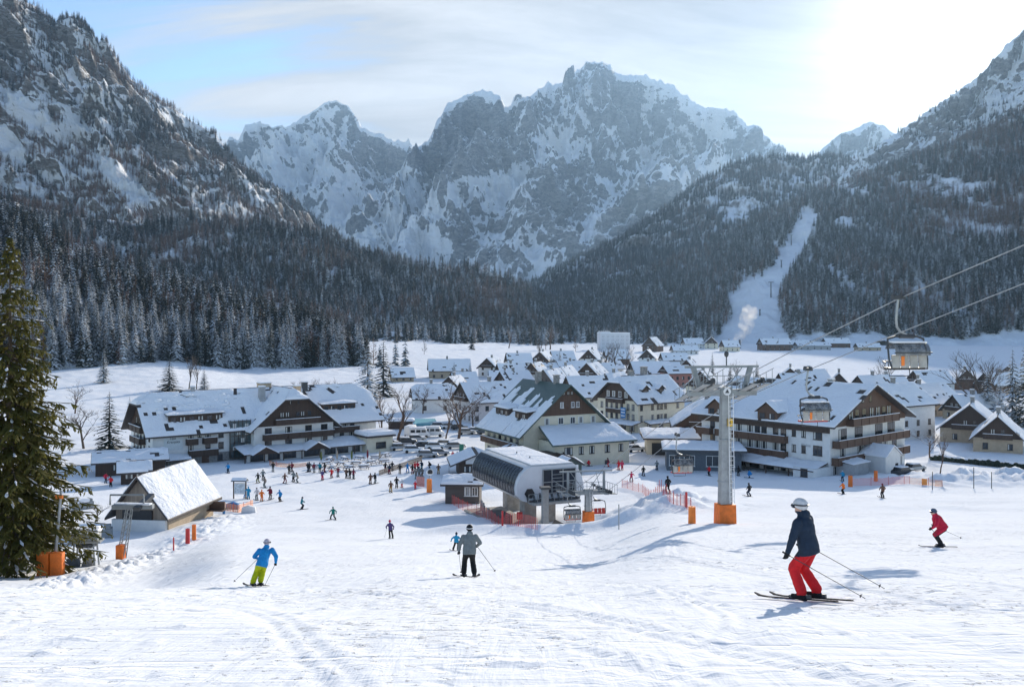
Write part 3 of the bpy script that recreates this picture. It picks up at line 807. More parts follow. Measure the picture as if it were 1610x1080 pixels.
# the belt of trees across the end of the valley
q = np.random.default_rng(77)
for k in range(2600):
    px = q.uniform(560, 1170); Y = q.uniform(830, 1350)
    lo = np.interp(px, [560, 640, 760, 900, 1000, 1170], [760, 840, 930, 980, 1000, 960])
    if Y < lo + 40 * math.sin(px * .05): continue
    if in_poly(np.array([px]), np.array([540 - (Y - 1000) * .02]), [(1120, 480), (1180, 480), (1180, 560), (1120, 560)])[0]: continue
    p = on_ground(px, Y)
    if q.random() < .22: LA.append((p.x, p.y, p.z, q.uniform(.6, 1.05), q.uniform(0, 6.28), int(q.integers(3))))
    else: SP.append((p.x, p.y, p.z, q.uniform(.7, 1.15), q.uniform(0, 6.28), int(q.choice((0, 1, 2, 3, 2)))))

# the biggest-looking spruces of the near wood are trees of their own; the rest of it joins the far mass
def shows(t):
    px = CX + F * t[0] / t[1]; return t[3] / t[1] * (1. if -10 < px < 1620 else 0.)
NEAR.sort(key=shows, reverse=True)
NB = NEAR[:215]; SP += NEAR[215:]

def mid_spruce(x, y, z, s, rz, var, label, group=None):
    o = thing('spruce_tree', label, 'tree', (x, y, z), rz, group)
    o.scale = (s, s, s)
    link('trunk', MIDT[var], o, (0, 0, -1.)); link('crown', MIDC[var], o)
    return o
GW = 'spruces of the near wood on the left hillside'
for t in NB:
    var = int(rng.choice((0, 1, 1, 2, 2, 3, 0)))
    mid_spruce(t[0], t[1], t[2], t[3] * .92, t[4], var, 'tall snow dusted spruce in the dense wood behind the hotel with glazed stairwell', GW)

def stuff_forest(name, label, pts, protos):
    me = bpy.data.meshes.new(name)
    a = np.array(pts, np.float32)
    me.vertices.add(len(a)); me.vertices.foreach_set('co', np.ascontiguousarray(a[:, :3]).ravel())
    for nm, col, ty in (('sc', 3, 'FLOAT'), ('rz', 4, 'FLOAT'), ('va', 5, 'INT')):
        at = me.attributes.new(nm, ty, 'POINT')
        at.data.foreach_set('value', np.ascontiguousarray(a[:, col]).astype(np.int32 if ty == 'INT' else np.float32))
    me.update()
    o = link(name, me)
    tag(o, label, kind='stuff')
    ng = bpy.data.node_groups.new(name, 'GeometryNodeTree')
    ng.interface.new_socket('Geometry', in_out='INPUT', socket_type='NodeSocketGeometry')
    ng.interface.new_socket('Geometry', in_out='OUTPUT', socket_type='NodeSocketGeometry')
    N = ng.nodes; L = ng.links
    gi = N.new('NodeGroupInput'); go = N.new('NodeGroupOutput'); jn = N.new('GeometryNodeJoinGeometry')
    def attr(n, ty):
        k = N.new('GeometryNodeInputNamedAttribute'); k.data_type = ty; k.inputs['Name'].default_value = n
        return k.outputs['Attribute']
    scn, rzn, van = attr('sc', 'FLOAT'), attr('rz', 'FLOAT'), attr('va', 'INT')
    cx = N.new('ShaderNodeCombineXYZ'); L.new(rzn, cx.inputs['Z'])
    for k, pr in enumerate(protos):
        cmp_ = N.new('FunctionNodeCompare'); cmp_.data_type = 'INT'; cmp_.operation = 'EQUAL'
        L.new(van, cmp_.inputs[2]); cmp_.inputs[3].default_value = k
        oi = N.new('GeometryNodeObjectInfo'); oi.inputs['Object'].default_value = pr
        oi.transform_space = 'ORIGINAL'; oi.inputs['As Instance'].default_value = True
        ip = N.new('GeometryNodeInstanceOnPoints')
        L.new(gi.outputs[0], ip.inputs['Points']); L.new(cmp_.outputs[0], ip.inputs['Selection'])
        L.new(oi.outputs['Geometry'], ip.inputs['Instance']); L.new(cx.outputs[0], ip.inputs['Rotation']); L.new(scn, ip.inputs['Scale'])
        L.new(ip.outputs[0], jn.inputs[0])
    L.new(jn.outputs[0], go.inputs[0])
    md = o.modifiers.new('forest', 'NODES'); md.node_group = ng
    return o

# single far trees that also lend their shape to the woods
def lone(me, name, px, Y, s, label, cat='tree', group=None, dz=0.):
    p = on_ground(px, Y, dz)
    o = link(name, me, None, p, random.uniform(0, 6), scale=s)
    return tag(o, label, cat, group)
G2 = 'trees at the foot of the far woods'
PS = [lone(FS[0], 'spruce_tree', 742, 740, .78, 'dark lone spruce standing in the white meadow before the valley wood', group=G2),
      lone(FS[1], 'spruce_tree', 622, 800, .8, 'slim spruce at the left end of the valley meadow', group=G2),
      lone(FS[2], 'spruce_tree', 1046, 900, .8, 'frosted spruce right of the big white block', group=G2),
      lone(FS[3], 'spruce_tree', 1196, 880, .7, 'small frosted spruce at the foot of the cleared ski run', group=G2)]
PL = [lone(FL[0], 'larch_tree', 858, 800, .8, 'bare brown larch in front of the valley wood', group=G2),
      lone(FL[1], 'larch_tree', 905, 760, .8, 'wide bare larch left of the big white block', group=G2),
      lone(FL[2], 'larch_tree', 667, 620, .75, 'grey leafless tree beside the long farmhouse in the meadow', group=G2)]
stuff_forest('spruce_forest', 'dense far spruce woods covering the hillsides round the valley', SP, PS)
stuff_forest('larch_forest', 'bare brown larch woods mixed through the far slopes', LA, PL)
print('TREES', len(SP), len(LA), len(NB))
# ================================================================ buildings
WINM = {}
def win_mesh(w, h, div=2, frame='dark frame', shut=None):
    k = (round(w, 2), round(h, 2), div, frame, shut)
    if k in WINM: return WINM[k]
    f = .09; mb = MB()
    mb.box((0, -.02, f / 2), (w, .08, f)); mb.box((0, -.02, h - f / 2), (w, .08, f))
    for sx_ in (-1, 1): mb.box((sx_ * (w / 2 - f / 2), -.02, h / 2), (f, .08, h - 2 * f))
    for i in range(1, div): mb.box((-w / 2 + w * i / div, -.022, h / 2), (.07, .07, h - 2 * f))
    mb.box((0, -.05, -.03), (w + .16, .16, .06))
    if shut:
        for sx_ in (-1, 1): mb.box((sx_ * (w / 2 + .26), -.02, h / 2), (.46, .06, h), 1)
    a = mb.mesh('window', [MATS[frame], MATS[shut or frame]])
    pb = MB().box((0, 0, h / 2), (w - 2 * f + .01, .03, h - 2 * f + .01))
    # curtains behind the glass edge
    cb = MB().box((0, .0, h / 2), (w - 2 * f + .01, .03, h - 2 * f + .01), 0)
    q = random.Random(hash(k) & 255)
    cb.box((-w / 2 + f + w * .11, -.013, h / 2), (w * .2, .012, h - 2 * f - .02), 1)
    if q.random() < .7: cb.box((w / 2 - f - w * .11, -.013, h / 2), (w * .2, .012, h - 2 * f - .02), 1)
    b = cb.mesh('pane', [MATS['window glass'], MATS['curtain']])
    c = pb.mesh('pane', MATS['window glass'])
    WINM[k] = (a, b, c)
    return WINM[k]

def snow_sheet(name, quads, th, parent, seed=0, rough=.2, cuts=7, hole=0.):
    """snow lying on sloping or flat quads (each four corners); lumpy, thinning at the edges"""
    q = random.Random(seed)
    bm = bmesh.new()
    for Q in quads:
        vs = [bm.verts.new(p) for p in Q]
        bm.faces.new(vs)
    bmesh.ops.remove_doubles(bm, verts=bm.verts, dist=.02)
    bmesh.ops.recalc_face_normals(bm, faces=bm.faces)
    for f in bm.faces:
        if f.normal.z < 0: f.normal_flip()
    bmesh.ops.subdivide_edges(bm, edges=list(bm.edges), cuts=cuts, use_grid_fill=True)
    if hole:
        kill = [f for f in bm.faces if mnoise.noise(f.calc_center_median() * .42 + Vector((seed * 1.7, 0, 3.3))) + .5 * mnoise.noise(f.calc_center_median() * 1.1) > 1. - hole]
        if len(kill) < len(bm.faces) * .5: bmesh.ops.delete(bm, geom=kill, context='FACES')
    top = list(bm.faces)
    bedge = [e for e in bm.edges if e.is_boundary]
    r = bmesh.ops.extrude_face_region(bm, geom=top)
    nv = [g for g in r['geom'] if isinstance(g, bmesh.types.BMVert)]
    nset = set(nv)
    for v in nv:
        side = any(not all(w_ in nset for w_ in f.verts) for f in v.link_faces)
        n = mnoise.noise(Vector((v.co.x * .5 + seed, v.co.y * .5, v.co.z * .5))) + .6 * mnoise.noise(Vector((v.co.x * 1.3, v.co.y * 1.3 + seed, v.co.z)))
        v.co.z += th * (.45 if side else 1.) + rough * n * (.4 if side else 1.)
    bmesh.ops.recalc_face_normals(bm, faces=bm.faces)
    me = bpy.data.meshes.new(name); bm.to_mesh(me); bm.free()
    me.materials.append(SN)
    me.polygons.foreach_set('use_smooth', np.ones(len(me.polygons), bool)); 
    try: me.set_sharp_from_angle(angle=R(50))
    except Exception: pass
    return link(name, me, parent)

class House:
    """ridge along local a (length L), span W along b; sw swaps the two so that the gable meets the front"""
    def __init__(s, name, label, cat, loc, rz, L, W, hw, rise, wall='white plaster', clad=None, clad_z=None, oe=1.0, og=.9, hip=(0, 0), sw=False, snow=.35, roofm='roof tiles', ridge_gap=.35, cladm='dark larch boards', group=None, seed=0, snowon=True, cl_ends=(0, 1), plinth=0, depth=2., hole=.52):
        s.L, s.W, s.hw, s.rise, s.sw, s.oe, s.og, s.hip = L, W, hw, rise, sw, oe, og, hip
        s.o = thing(name, label, cat, loc, rz, group); s.seed = seed
        s.slope = rise / (W / 2.)
        T = s.T
        # walls: gabled prism following the clipped gables
        mb = MB()
        W2 = W / 2.
        zt = hw + rise - .14
        def gable(a, hp):
            zc = hw + rise * (1 - hp); bc = W2 * (1 - hp)
            p = [(a, 0, -depth), (a, 0, hw - .1), ]
            if hp > 0: p += [(a, bc, zc - .14), (a, W - bc, zc - .14)]
            else: p += [(a, W2, zt)]
            p += [(a, W, hw - .1), (a, W, -depth)]
            return [T(*q) for q in p]
        g0, g1 = gable(0, hip[0]), gable(L, hip[1])
        mb.poly(g0, [tuple(range(len(g0)))]); mb.poly(g1, [tuple(range(len(g1)))])
        for b in (0, W):
            mb.poly([T(0, b, -depth), T(L, b, -depth), T(L, b, hw - .1), T(0, b, hw - .1)], [(0, 1, 2, 3)])
        s.wall = mb.build('wall', MATS[wall], s.o)
        if plinth:
            pb = MB(); e = .06
            a0, a1 = T(-e, -e, -depth), T(L + e, W + e, plinth)
            pb.box2(a0, a1); pb.build('plinth', MATS['stone plinth'], s.o)
        # roof slabs
        ar0, ar1 = -og, L + og
        zr = hw + rise; ze = hw - oe * s.slope
        def hipline(end):
            hp = hip[end]
            return W2 * hp, rise * hp
        top = []; 
        hl0 = max(0.001, hip[0] * rise * .9 + og) if hip[0] else 0
        hl1 = max(0.001, hip[1] * rise * .9 + og) if hip[1] else 0
        R0 = (ar0 + hl0, W2, zr); R1 = (ar1 - hl1, W2, zr)
        bc0 = W2 * (1 - hip[0]); bc1 = W2 * (1 - hip[1])
        def side(sg):
            f = (lambda b: b) if sg < 0 else (lambda b: W - b)
            pts = [(ar0, f(-oe), ze), (ar1, f(-oe), ze)]
            if hip[1]: pts.append((ar1, f(bc1), hw + rise * (1 - hip[1])))
            pts.append(R1)
            pts.append(R0)
            if hip[0]: pts.append((ar0, f(bc0), hw + rise * (1 - hip[0])))
            return pts
        polys = [side(-1), side(1)]
        if hip[0]: polys.append([(ar0, bc0, hw + rise * (1 - hip[0])), R0, (ar0, W - bc0, hw + rise * (1 - hip[0]))])
        if hip[1]: polys.append([(ar1, bc1, hw + rise * (1 - hip[1])), R1, (ar1, W - bc1, hw + rise * (1 - hip[1]))])
        mb = MB(); th = .24
        for p in polys:
            n = len(p)
            mb.poly([T(*q) for q in p] + [T(q[0], q[1], q[2] - th) for q in p],
                    [tuple(range(n)), tuple(range(2 * n - 1, n - 1, -1))] + [(i, (i + 1) % n, n + (i + 1) % n, n + i) for i in range(n)])
        s.roof = mb.build('roof', MATS[roofm], s.o)
        # snow
        if snowon:
            quads = []
            gap = ridge_gap
            for sg in (-1, 1):
                f = (lambda b: b) if sg < 0 else (lambda b: W - b)
                def pt(a, b): return T(a, f(b), hw + b * s.slope + .004)
                e = .06
                lo, hi = -oe + e, W2 - gap
                zb0 = bc0 if hip[0] else hi; zb1 = bc1 if hip[1] else hi
                a_lo, a_hi = ar0 + e, ar1 - e
                mid = min(zb0, zb1, hi)
                nseg = max(1, int((a_hi - a_lo) / 6.))
                for i in range(nseg):
                    x0 = a_lo + (a_hi - a_lo) * i / nseg; x1 = a_lo + (a_hi - a_lo) * (i + 1) / nseg
                    quads.append([pt(x0, lo), pt(x1, lo), pt(x1, mid), pt(x0, mid)])
                if mid < hi - .05:
                    t0 = (hi - bc0) / (W2 - bc0) if hip[0] else 0; t1 = (hi - bc1) / (W2 - bc1) if hip[1] else 0
                    y0, y1 = a_lo + hl0 * max(0, t0), a_hi - hl1 * max(0, t1)
                    for i in range(nseg):
                        x0 = a_lo + (a_hi - a_lo) * i / nseg; x1 = a_lo + (a_hi - a_lo) * (i + 1) / nseg
                        u0 = y0 + (y1 - y0) * i / nseg; u1 = y0 + (y1 - y0) * (i + 1) / nseg
                        quads.append([pt(x0, mid), pt(x1, mid), pt(u1, hi), pt(u0, hi)])
            for end, bc, ar, Rp in ((0, bc0, ar0, R0), (1, bc1, ar1, R1)):
                if hip[end]:
                    z0_ = hw + rise * (1 - hip[end])
                    k = .85
                    sgn = 1 if end == 0 else -1
                    A_ = Vector((ar + sgn * .05, bc + .05, z0_ + .004)); B_ = Vector((ar + sgn * .05, W - bc - .05, z0_ + .004)); Rv = Vector((Rp[0], Rp[1], Rp[2] + .004))
                    quads.append([T(*A_), T(*B_), T(*B_.lerp(Rv, k)), T(*A_.lerp(Rv, k))])
            s.snow = snow_sheet('snow_cover', quads, snow, s.roof, seed, hole=hole)
        # boarded gable
        if clad:
            for end in cl_ends:
                a = -.06 if end == 0 else L + .06
                hp = hip[end]; cz = clad_z
                b0 = max(0, (cz - hw) / s.slope)
                prof = [(b0 - (.06 if b0 == 0 else 0), cz)]
                if b0 == 0 and cz < hw: prof.append((-.06, hw - .2))
                if hp: prof += [(W2 * (1 - hp), hw + rise * (1 - hp) - .26), (W - W2 * (1 - hp), hw + rise * (1 - hp) - .26)]
                else: prof += [(W2, hw + rise - .27)]
                if b0 == 0 and cz < hw: prof.append((W + .06, hw - .2))
                prof.append((W - b0 + (.06 if b0 == 0 else 0), cz))
                n = len(prof); mb = MB()
                a2 = a + (.1 if end == 0 else -.1)
                mb.poly([T(a, p[0], p[1]) for p in prof] + [T(a2, p[0], p[1]) for p in prof],
                        [tuple(range(n)), tuple(range(2 * n - 1, n - 1, -1))] + [(i, (i + 1) % n, n + (i + 1) % n, n + i) for i in range(n)])
                mb.build('gable_boards', MATS[cladm], s.o)
    def T(s, a, b, z): return (b, a, z) if s.sw else (a, b, z)
    def face(s, F_):
        """origin(u), outward normal for faces: f front eave side, k back eave side, g0/g1 gable ends (before swap)"""
        L, W = s.L, s.W
        p, n = {'f': (lambda u: (u, 0), (0, -1)), 'k': (lambda u: (u, W), (0, 1)), 'g0': (lambda u: (0, u), (-1, 0)), 'g1': (lambda u: (L, u), (1, 0))}[F_]
        if s.sw: return (lambda u: p(u)[::-1]), (n[1], n[0])
        return p, n
    def at(s, F_, u, z, off=0.):
        p, n = s.face(F_); q = p(u)
        return (q[0] + n[0] * off, q[1] + n[1] * off, z), math.atan2(n[0], -n[1])
    def win(s, F_, u, z, w=1.1, h=1.3, div=2, frame='dark frame', off=.0, shut=None, split=True):
        a, b, c = win_mesh(w, h, div, frame, shut)
        loc, rz = s.at(F_, u, z, off)
        o = link('window', a, s.o, loc, rz)
        link('pane', b if random.random() < .45 else c, o, (0, -.03, 0))
        return o
    def row(s, F_, us, z, w=1.1, h=1.3, **k):
        for u in us: s.win(F_, u, z, w, h, **k)
    def balcony(s, F_, u0, u1, z, d=1.1, h=.95, mat='dark larch boards', snow=True):
        w = u1 - u0
        mb = MB()
        mb.box((0, -d / 2, -.08), (w, d, .16)); mb.box((0, -d + .04, h / 2), (w, .08, h))
        for sg in (-1, 1): mb.box((sg * (w / 2 - .04), -d / 2 - .0, h / 2), (.08, d - .17, h))
        mb.box((0, -d + .04, h + .05), (w + .1, .16, .1))
        n = max(1, int(w / 2.4))
        for i in range(n + 1): mb.box((-w / 2 + .1 + (w - .2) * i / n, -d - .04, h / 2 - .05), (.1, .08, h + .1))
        loc, rz = s.at(F_, (u0 + u1) / 2, z)
        o = mb.build('balcony', MATS[mat], s.o, loc, rz)
        if snow:
            sb = MB().box((0, -d + .04, h + .15), (w, .18, .1)); sb.build('snow_cover', SN, o, bevel=.03)
        return o
    def chimney(s, a, b, w=.7, h=1.6, mat='grey plaster', cap=True):
        z = s.hw + min(b, s.W - b) * s.slope
        x, y, _ = s.T(a, b, 0)
        mb = MB().box((0, 0, h / 2 - .4), (w, w, h + .8)); mb.box((0, 0, h + .08), (w + .25, w + .25, .14))
        o = mb.build('chimney', MATS[mat], s.roof, (x, y, z))
        if cap: MB().box((0, 0, h + .28), (w + .1, w + .1, .26)).build('snow_cap', SN, s.o, (x, y, z), bevel=.08)
        return o
    def dormer(s, F_, u0, u1, z, h=1.4, d=None, wins=0, snow=.4, mat='dark larch boards', ov=.4, gable=False):
        """long low dormer: a front wall standing in the roof slope with its own flatter roof"""
        p, n = s.face(F_)
        b = (z - s.hw) / s.slope                      # distance in from the eave wall line
        w = u1 - u0
        k = 0.12 if not gable else s.slope * .9
        # roof plane runs back from the front top until it meets the main roof
        D = h / max(.05, s.slope - k)
        mb = MB()
        prof = [(0, 0), (0, h), (D * .98, h + k * D * .98)]
        rz = math.atan2(n[0], -n[1])
        q = p((u0 + u1) / 2); loc = (q[0] - n[0] * b, q[1] - n[1] * b, z)
        if not gable:
            mb.prism(prof, 'x', -w / 2, w / 2)
            o = mb.build('dormer', MATS[mat], s.o, loc, rz)
            rb = MB(); t = .12
            x0, x1 = -w / 2 - ov, w / 2 + ov
            pr = [(-ov, h - k * ov), (D, h + k * D), (D, h + k * D + t), (-ov, h - k * ov + t)]
            rb.prism(pr, 'x', x0, x1); rb.build('dormer_roof', MATS['roof tiles'], o)
            snow_sheet('snow_cover', [[(x0 + .05, -ov + .05, h + t - k * ov), (x1 - .05, -ov + .05, h + t - k * ov), (x1 - .05, D + .3, h + k * D + t), (x0 + .05, D + .3, h + k * D + t)]], snow, o, s.seed + 5)
        else:
            rise = w / 2 * .75; D2 = (h + rise) / s.slope; D1 = h / s.slope
            mb.poly([(-w / 2, 0, 0), (w / 2, 0, 0), (w / 2, 0, h), (0, 0, h + rise), (-w / 2, 0, h), (-w / 2, D1, h), (w / 2, D1, h), (0, D2, h + rise)],
                    [(0, 1, 2, 3, 4), (0, 4, 5), (1, 6, 2), (4, 3, 7, 5), (3, 2, 6, 7)])
            o = mb.build('dormer', MATS[mat], s.o, loc, rz)
            e = .4; sl = rise / (w / 2)
            for sg in (-1, 1):
                P = [(sg * (w / 2 + e), -e, h - sl * e), (0, -e, h + rise), (0, D2, h + rise), (sg * (w / 2 + e), D1, h - sl * e)]
                t = .12
                rb = MB().poly([(x, y, z_ + .02) for x, y, z_ in P] + [(x, y, z_ + t) for x, y, z_ in P], [(0, 1, 2, 3), (7, 6, 5, 4)] + [(i, (i + 1) % 4, 4 + (i + 1) % 4, 4 + i) for i in range(4)])
                rb.build('dormer_roof', MATS['roof tiles'], o)
                snow_sheet('snow_cover', [[(x, y, z_ + t + .004) for x, y, z_ in P]], snow * .8, o, s.seed + sg)
        if wins:
            for i in range(wins):
                a, bb, c = win_mesh(min(1.1, w / wins * .62), h * .62, 2, 'dark frame')
                x = -w / 2 + w * (i + .5) / wins
                wo = link('window', a, o, (x, -.01, h * .16)); link('pane', bb if i % 2 else c, wo, (0, -.03, 0))
        return o
    def canopy(s, F_, u0, u1, z, d, drop, posts=0, snow=.35, mat='dark larch boards', name='canopy'):
        w = u1 - u0; loc, rz = s.at(F_, (u0 + u1) / 2, z)
        t = .16
        mb = MB().prism([(.1, t), (.1, 0), (-d, -drop), (-d, -drop + t)], 'x', -w / 2, w / 2)
        for i in range(posts):
            x = -w / 2 + .25 + (w - .5) * i / max(1, posts - 1)
            mb.box((x, -d + .25, -drop - 1.6 + .08), (.16, .16, 3.2))
        o = mb.build(name, MATS[mat], s.o, loc, rz)
        n = max(1, int(w / 5))
        snow_sheet('snow_cover', [[(-w / 2 + .05 + (w - .1) * i / n, -d + .05, -drop + t + .004), (-w / 2 + .05 + (w - .1) * (i + 1) / n, -d + .05, -drop + t + .004), (-w / 2 + .05 + (w - .1) * (i + 1) / n, -.05, t + .004), (-w / 2 + .05 + (w - .1) * i / n, -.05, t + .004)] for i in range(n)], snow, o, s.seed + int(u0))
        return o
    def door(s, F_, u, w=1.2, h=2.1, mat='brown boards', z=0.):
        loc, rz = s.at(F_, u, z)
        mb = MB().box((0, -.03, h / 2), (w, .1, h)); 
        o = mb.build('door', MATS[mat], s.o, loc, rz)
        MB().box((w * .36, -.11, 1.0), (.06, .06, .18)).build('handle', MATS['galvanised steel'], o)
        return o

def text_obj(name, body, size, mat, parent, loc, rot, ext=.015, align='CENTER'):
    cu = bpy.data.curves.new(name, 'FONT'); cu.body = body; cu.size = size; cu.extrude = ext; cu.align_x = align; cu.align_y = 'CENTER'
    tmp = bpy.data.objects.new(name + '_tmp', cu); COL.objects.link(tmp)
    dg = bpy.context.evaluated_depsgraph_get()
    me = bpy.data.meshes.new_from_object(tmp.evaluated_get(dg)); me.name = name
    bpy.data.objects.remove(tmp); bpy.data.curves.remove(cu)
    me.materials.clear(); me.materials.append(MATS[mat])
    return link(name, me, parent, loc, rot=rot)

rot_of = lambda x, y: math.atan2(y, x)

# ---------------------------------------------------------------- hotel with the glazed stairwell (left)
G0 = -27.1
A = P3(240, 677, 163)
H1 = House('hotel', 'long white hotel with glazed stairwell, snowy roof and dark half hipped centre gable', 'hotel', (A.x, A.y, G0), R(36.9), 46, 15.5, 6.9, 6.6,
           clad=True, clad_z=6.1, oe=1.2, og=1.6, hip=(.32, .30), snow=.4, ridge_gap=.3, seed=3, cl_ends=(0,), plinth=2.0)
FL_ = [.35, 2.55, 4.75]
H1.row('g0', (2.2, 5.6, 8.0, 10.3, 12.7), 4.75, .95, 1.35); H1.row('g0', (2.2, 5.6, 8.0, 10.3, 12.7), 2.55, .95, 1.35)
H1.row('g0', (2.2, 6., 9.), .5, 1., 1.0, off=.06); H1.row('g0', (5.4, 7.2, 9., 10.8), 7.4, .7, 1.2, off=.07)
H1.balcony('g0', 4.2, 12.5, 6.2, 1.2); H1.balcony('g0', 4.6, 11.6, 4.05, 1.2); H1.balcony('g0', 4.6, 12.2, 1.85, 1.2)
H1.row('f', (6.9, 10.1), 4.75, .95, 1.5); H1.row('f', (6.9, 10.1), 2.5, .95, 1.5); H1.row('f', (8.5,), 5.1, .7, .9); H1.row('f', (12.6,), 4.75, 1.0, 1.3); H1.row('f', (12.6,), 2.6, 1.0, 1.3)
H1.row('f', (1.2, 12.4), .4, 1., 1.2, off=.06); H1.row('f', (1.3,), 2.2, .35, .9)
H1.balcony('f', 5.9, 8.0, 4.0); H1.balcony('f', 9.0, 11.6, 4.0); H1.balcony('f', 6.3, 11.8, 1.75)
H1.door('f', 9.6, 1.4, 1.8, z=0.)
H1.canopy('f', 1.9, 6.6, 1.95, 1.7, .75, 2)
H1.dormer('f', 3.2, 13.3, 7.9, 1.5, wins=6)
H1.dormer('f', 34.4, 41.9, 8.2, 1.5, wins=5)
# lettering panel on the facade
loc, rz_ = H1.at('f', 3.7, 4.0, .0)
pn = MB().box((0, -.03, .6), (3.5, .06, 3.0)).build('sign_panel', M('pale sign ground', (.62, .66, .66), .8, var=.06), H1.o, loc, rz_)
text_obj('lettering', 'Lipa\n Kranjska', .68, 'dark steel', pn, (-.1, -.075, .95), (R(90), 0, 0))
loc, rz_ = H1.at('f', 43.2, 5.6, .0)
text_obj('lettering', 'Hotel\nKranjska', .5, 'grey plaster', H1.o, (loc[0], loc[1], loc[2]), (R(90), 0, rz_))
# stairwell of glass between left wing and centre gable
sb = MB().box((0, .6, 3.6), (4.0, 2.6, 7.2))
loc, rz_ = H1.at('f', 16.2, 0.6)
st = sb.build('glass_stairwell', MATS['stair glass'], H1.o, loc, rz_)
fb = MB()
for i in range(6): fb.box((-2.0 + i * .8, -.73, 3.7), (.08, .1, 7.4))
for z in (.1, 1.5, 2.9, 4.3, 5.7, 7.1): fb.box((0, -.735, z), (4.1, .08, .1))
for z, x in ((1.9, -1.2), (3.4, .4), (4.9, -.4), (6.2, 1.2), (2.2, 1.2), (4.8, 1.2), (6.3, -1.2)): fb.box((x, -.712, z), (.65, .03, .8), 1)
fb.build('frame', [MATS['dark frame'], MATS['curtain']], st)
# centre gable (projects towards the square, ridge as high as the main roof)
CG = House('gable_wing', None, None, (0, 0, 0), 0, 11.5, 16.6, 6.7, 7.0, clad=True, clad_z=6.6, oe=1.3, og=1.3, hip=(.30, 0), sw=True, snow=.4, seed=9, cl_ends=(0,), ridge_gap=.3)
CG.o.location = (18.2, -2.6, 0.)
CG.o.parent = H1.o
CG.row('g0', (2.8, 7.0, 11.2, 14.6), 4.75, 1.4, 1.45); CG.row('g0', (2.8, 7.0, 11.2, 14.6), 2.4, 1.4, 1.4)
CG.row('g0', (5.6, 6.7, 8.9, 9.9, 11.4), 8.1, .8, 1.0, off=.07); CG.row('g0', (7.4, 9.0), 10.6, .45, .9, off=.07)
CG.balcony('g0', 4.0, 13.4, 6.8, 1.0, .85); CG.balcony('g0', 1.6, 16.4, 4.0, 1.1)
H1.row('f', (35.6, 37.2, 38.8, 40.4), 4.75, 1.0, 1.6); H1.row('f', (35.8, 38., 40.2), 2.4, 1.0, 1.4); H1.balcony('f', 34.9, 41.6, 4.05)
H1.chimney(22.5, 4.6, 1.1, 2.8); H1.chimney(29.9, 4.2, 1.2, 3.0, 'tan plaster'); H1.chimney(32.6, 6.6, 1., 1.5, 'dark steel'); H1.chimney(9.5, 7.4, .7, .8); H1.chimney(24.5, 8.6, 2.2, 1.3, 'tan plaster')
# snow slid into the valley beside the stairwell, humps along the ridge
hb_ = MB(); q = random.Random(12)
for k in range(34):
    a_ = q.uniform(2, 16.5); b_ = q.uniform(3.2, 6.6); hb_.ball((a_, b_, 6.9 + b_ * H1.slope + .25), (q.uniform(.3, .9), q.uniform(.3, .7), q.uniform(.2, .42)), 0, 8, 5)
hb_.build('snow_humps', SN, H1.roof, smooth=True)
# ground floor arcade with its own snowy roof
H1.canopy('f', 14.9, 42., 2.7, 6.2, 1.0, 8, .4, name='arcade_roof')
loc, rz_ = H1.at('f', 28.6, 0., 4.4)
gf = MB().box((0, 0, .9), (25., .3, 3.2))
gf = gf.build('shop_front', MATS['white plaster'], H1.o, loc, rz_)
for i, (x, w_) in enumerate(((-10.6, 2.6), (-7.2, 2.4), (-4.0, 2.6), (.6, 3.2), (4.6, 2.4), (7.4, 2.4), (10.4, 1.7))):
    a, b, c = win_mesh(w_, 1.6, 3, 'dark frame'); wo = link('window', a, gf, (x, -.15, .3)); link('pane', c, wo, (0, -.03, 0))
for x in (-10.0, .6):
    pm = MB().poly([(-2.3, -2.2, 0), (2.3, -2.2, 0), (0, -2.2, 1.25), (-2.3, 1.6, 0), (2.3, 1.6, 0), (0, 1.6, 1.25)], [(0, 1, 2), (3, 5, 4), (0, 2, 5, 3), (1, 4, 5, 2)])
    pg = pm.build('porch_gable', MATS['dark larch boards'], H1.o, (loc[0] + x, loc[1] - .9, 2.0), rz_)
    for sg in (-1, 1): snow_sheet('snow_cover', [[(sg * 2.6, -2.5, -.12), (0, -2.5, 1.29), (0, 1.6, 1.29), (sg * 2.6, 1.6, -.12)]], .25, pg, 5)
# annex with flat snowy roof at the right end
ax = MB().box((0, 0, 1.2), (6., 5., 4.0)); loc, rz_ = H1.at('f', 43.4, 0., 4.2)
ax = ax.build('annex', MATS['cream plaster'], H1.o, loc, rz_)
a, b, c = win_mesh(2.3, 1.3, 2); wo = link('window', a, ax, (.2, -2.52, .8)); link('pane', c, wo, (0, -.03, 0))
MB().box((0, -.2, 3.3), (6.8, 6., .3)).build('annex_roof', MATS['roof tiles'], ax)
MB().box((0, -.2, 3.9), (6.7, 5.9, .9)).build('snow_cover', SN, ax, bevel=.35, smooth=True)

# ---------------------------------------------------------------- hotel with the green sheet roof (centre)
A = P3(823, 678, 165)
H2 = House('guesthouse', 'yellow guesthouse with steep green sheet roof sliding snow and brown boarded gable', 'guesthouse', (A.x, A.y, G0), rot_of(.893, .45), 17, 18.9, 6.9, 8.2,
           wall='cream plaster', clad=True, clad_z=9.2, oe=1.6, og=1.4, sw=True, snow=.02, roofm='green roof sheet', cl_ends=(0,), cladm='brown boards', seed=13, snowon=False)
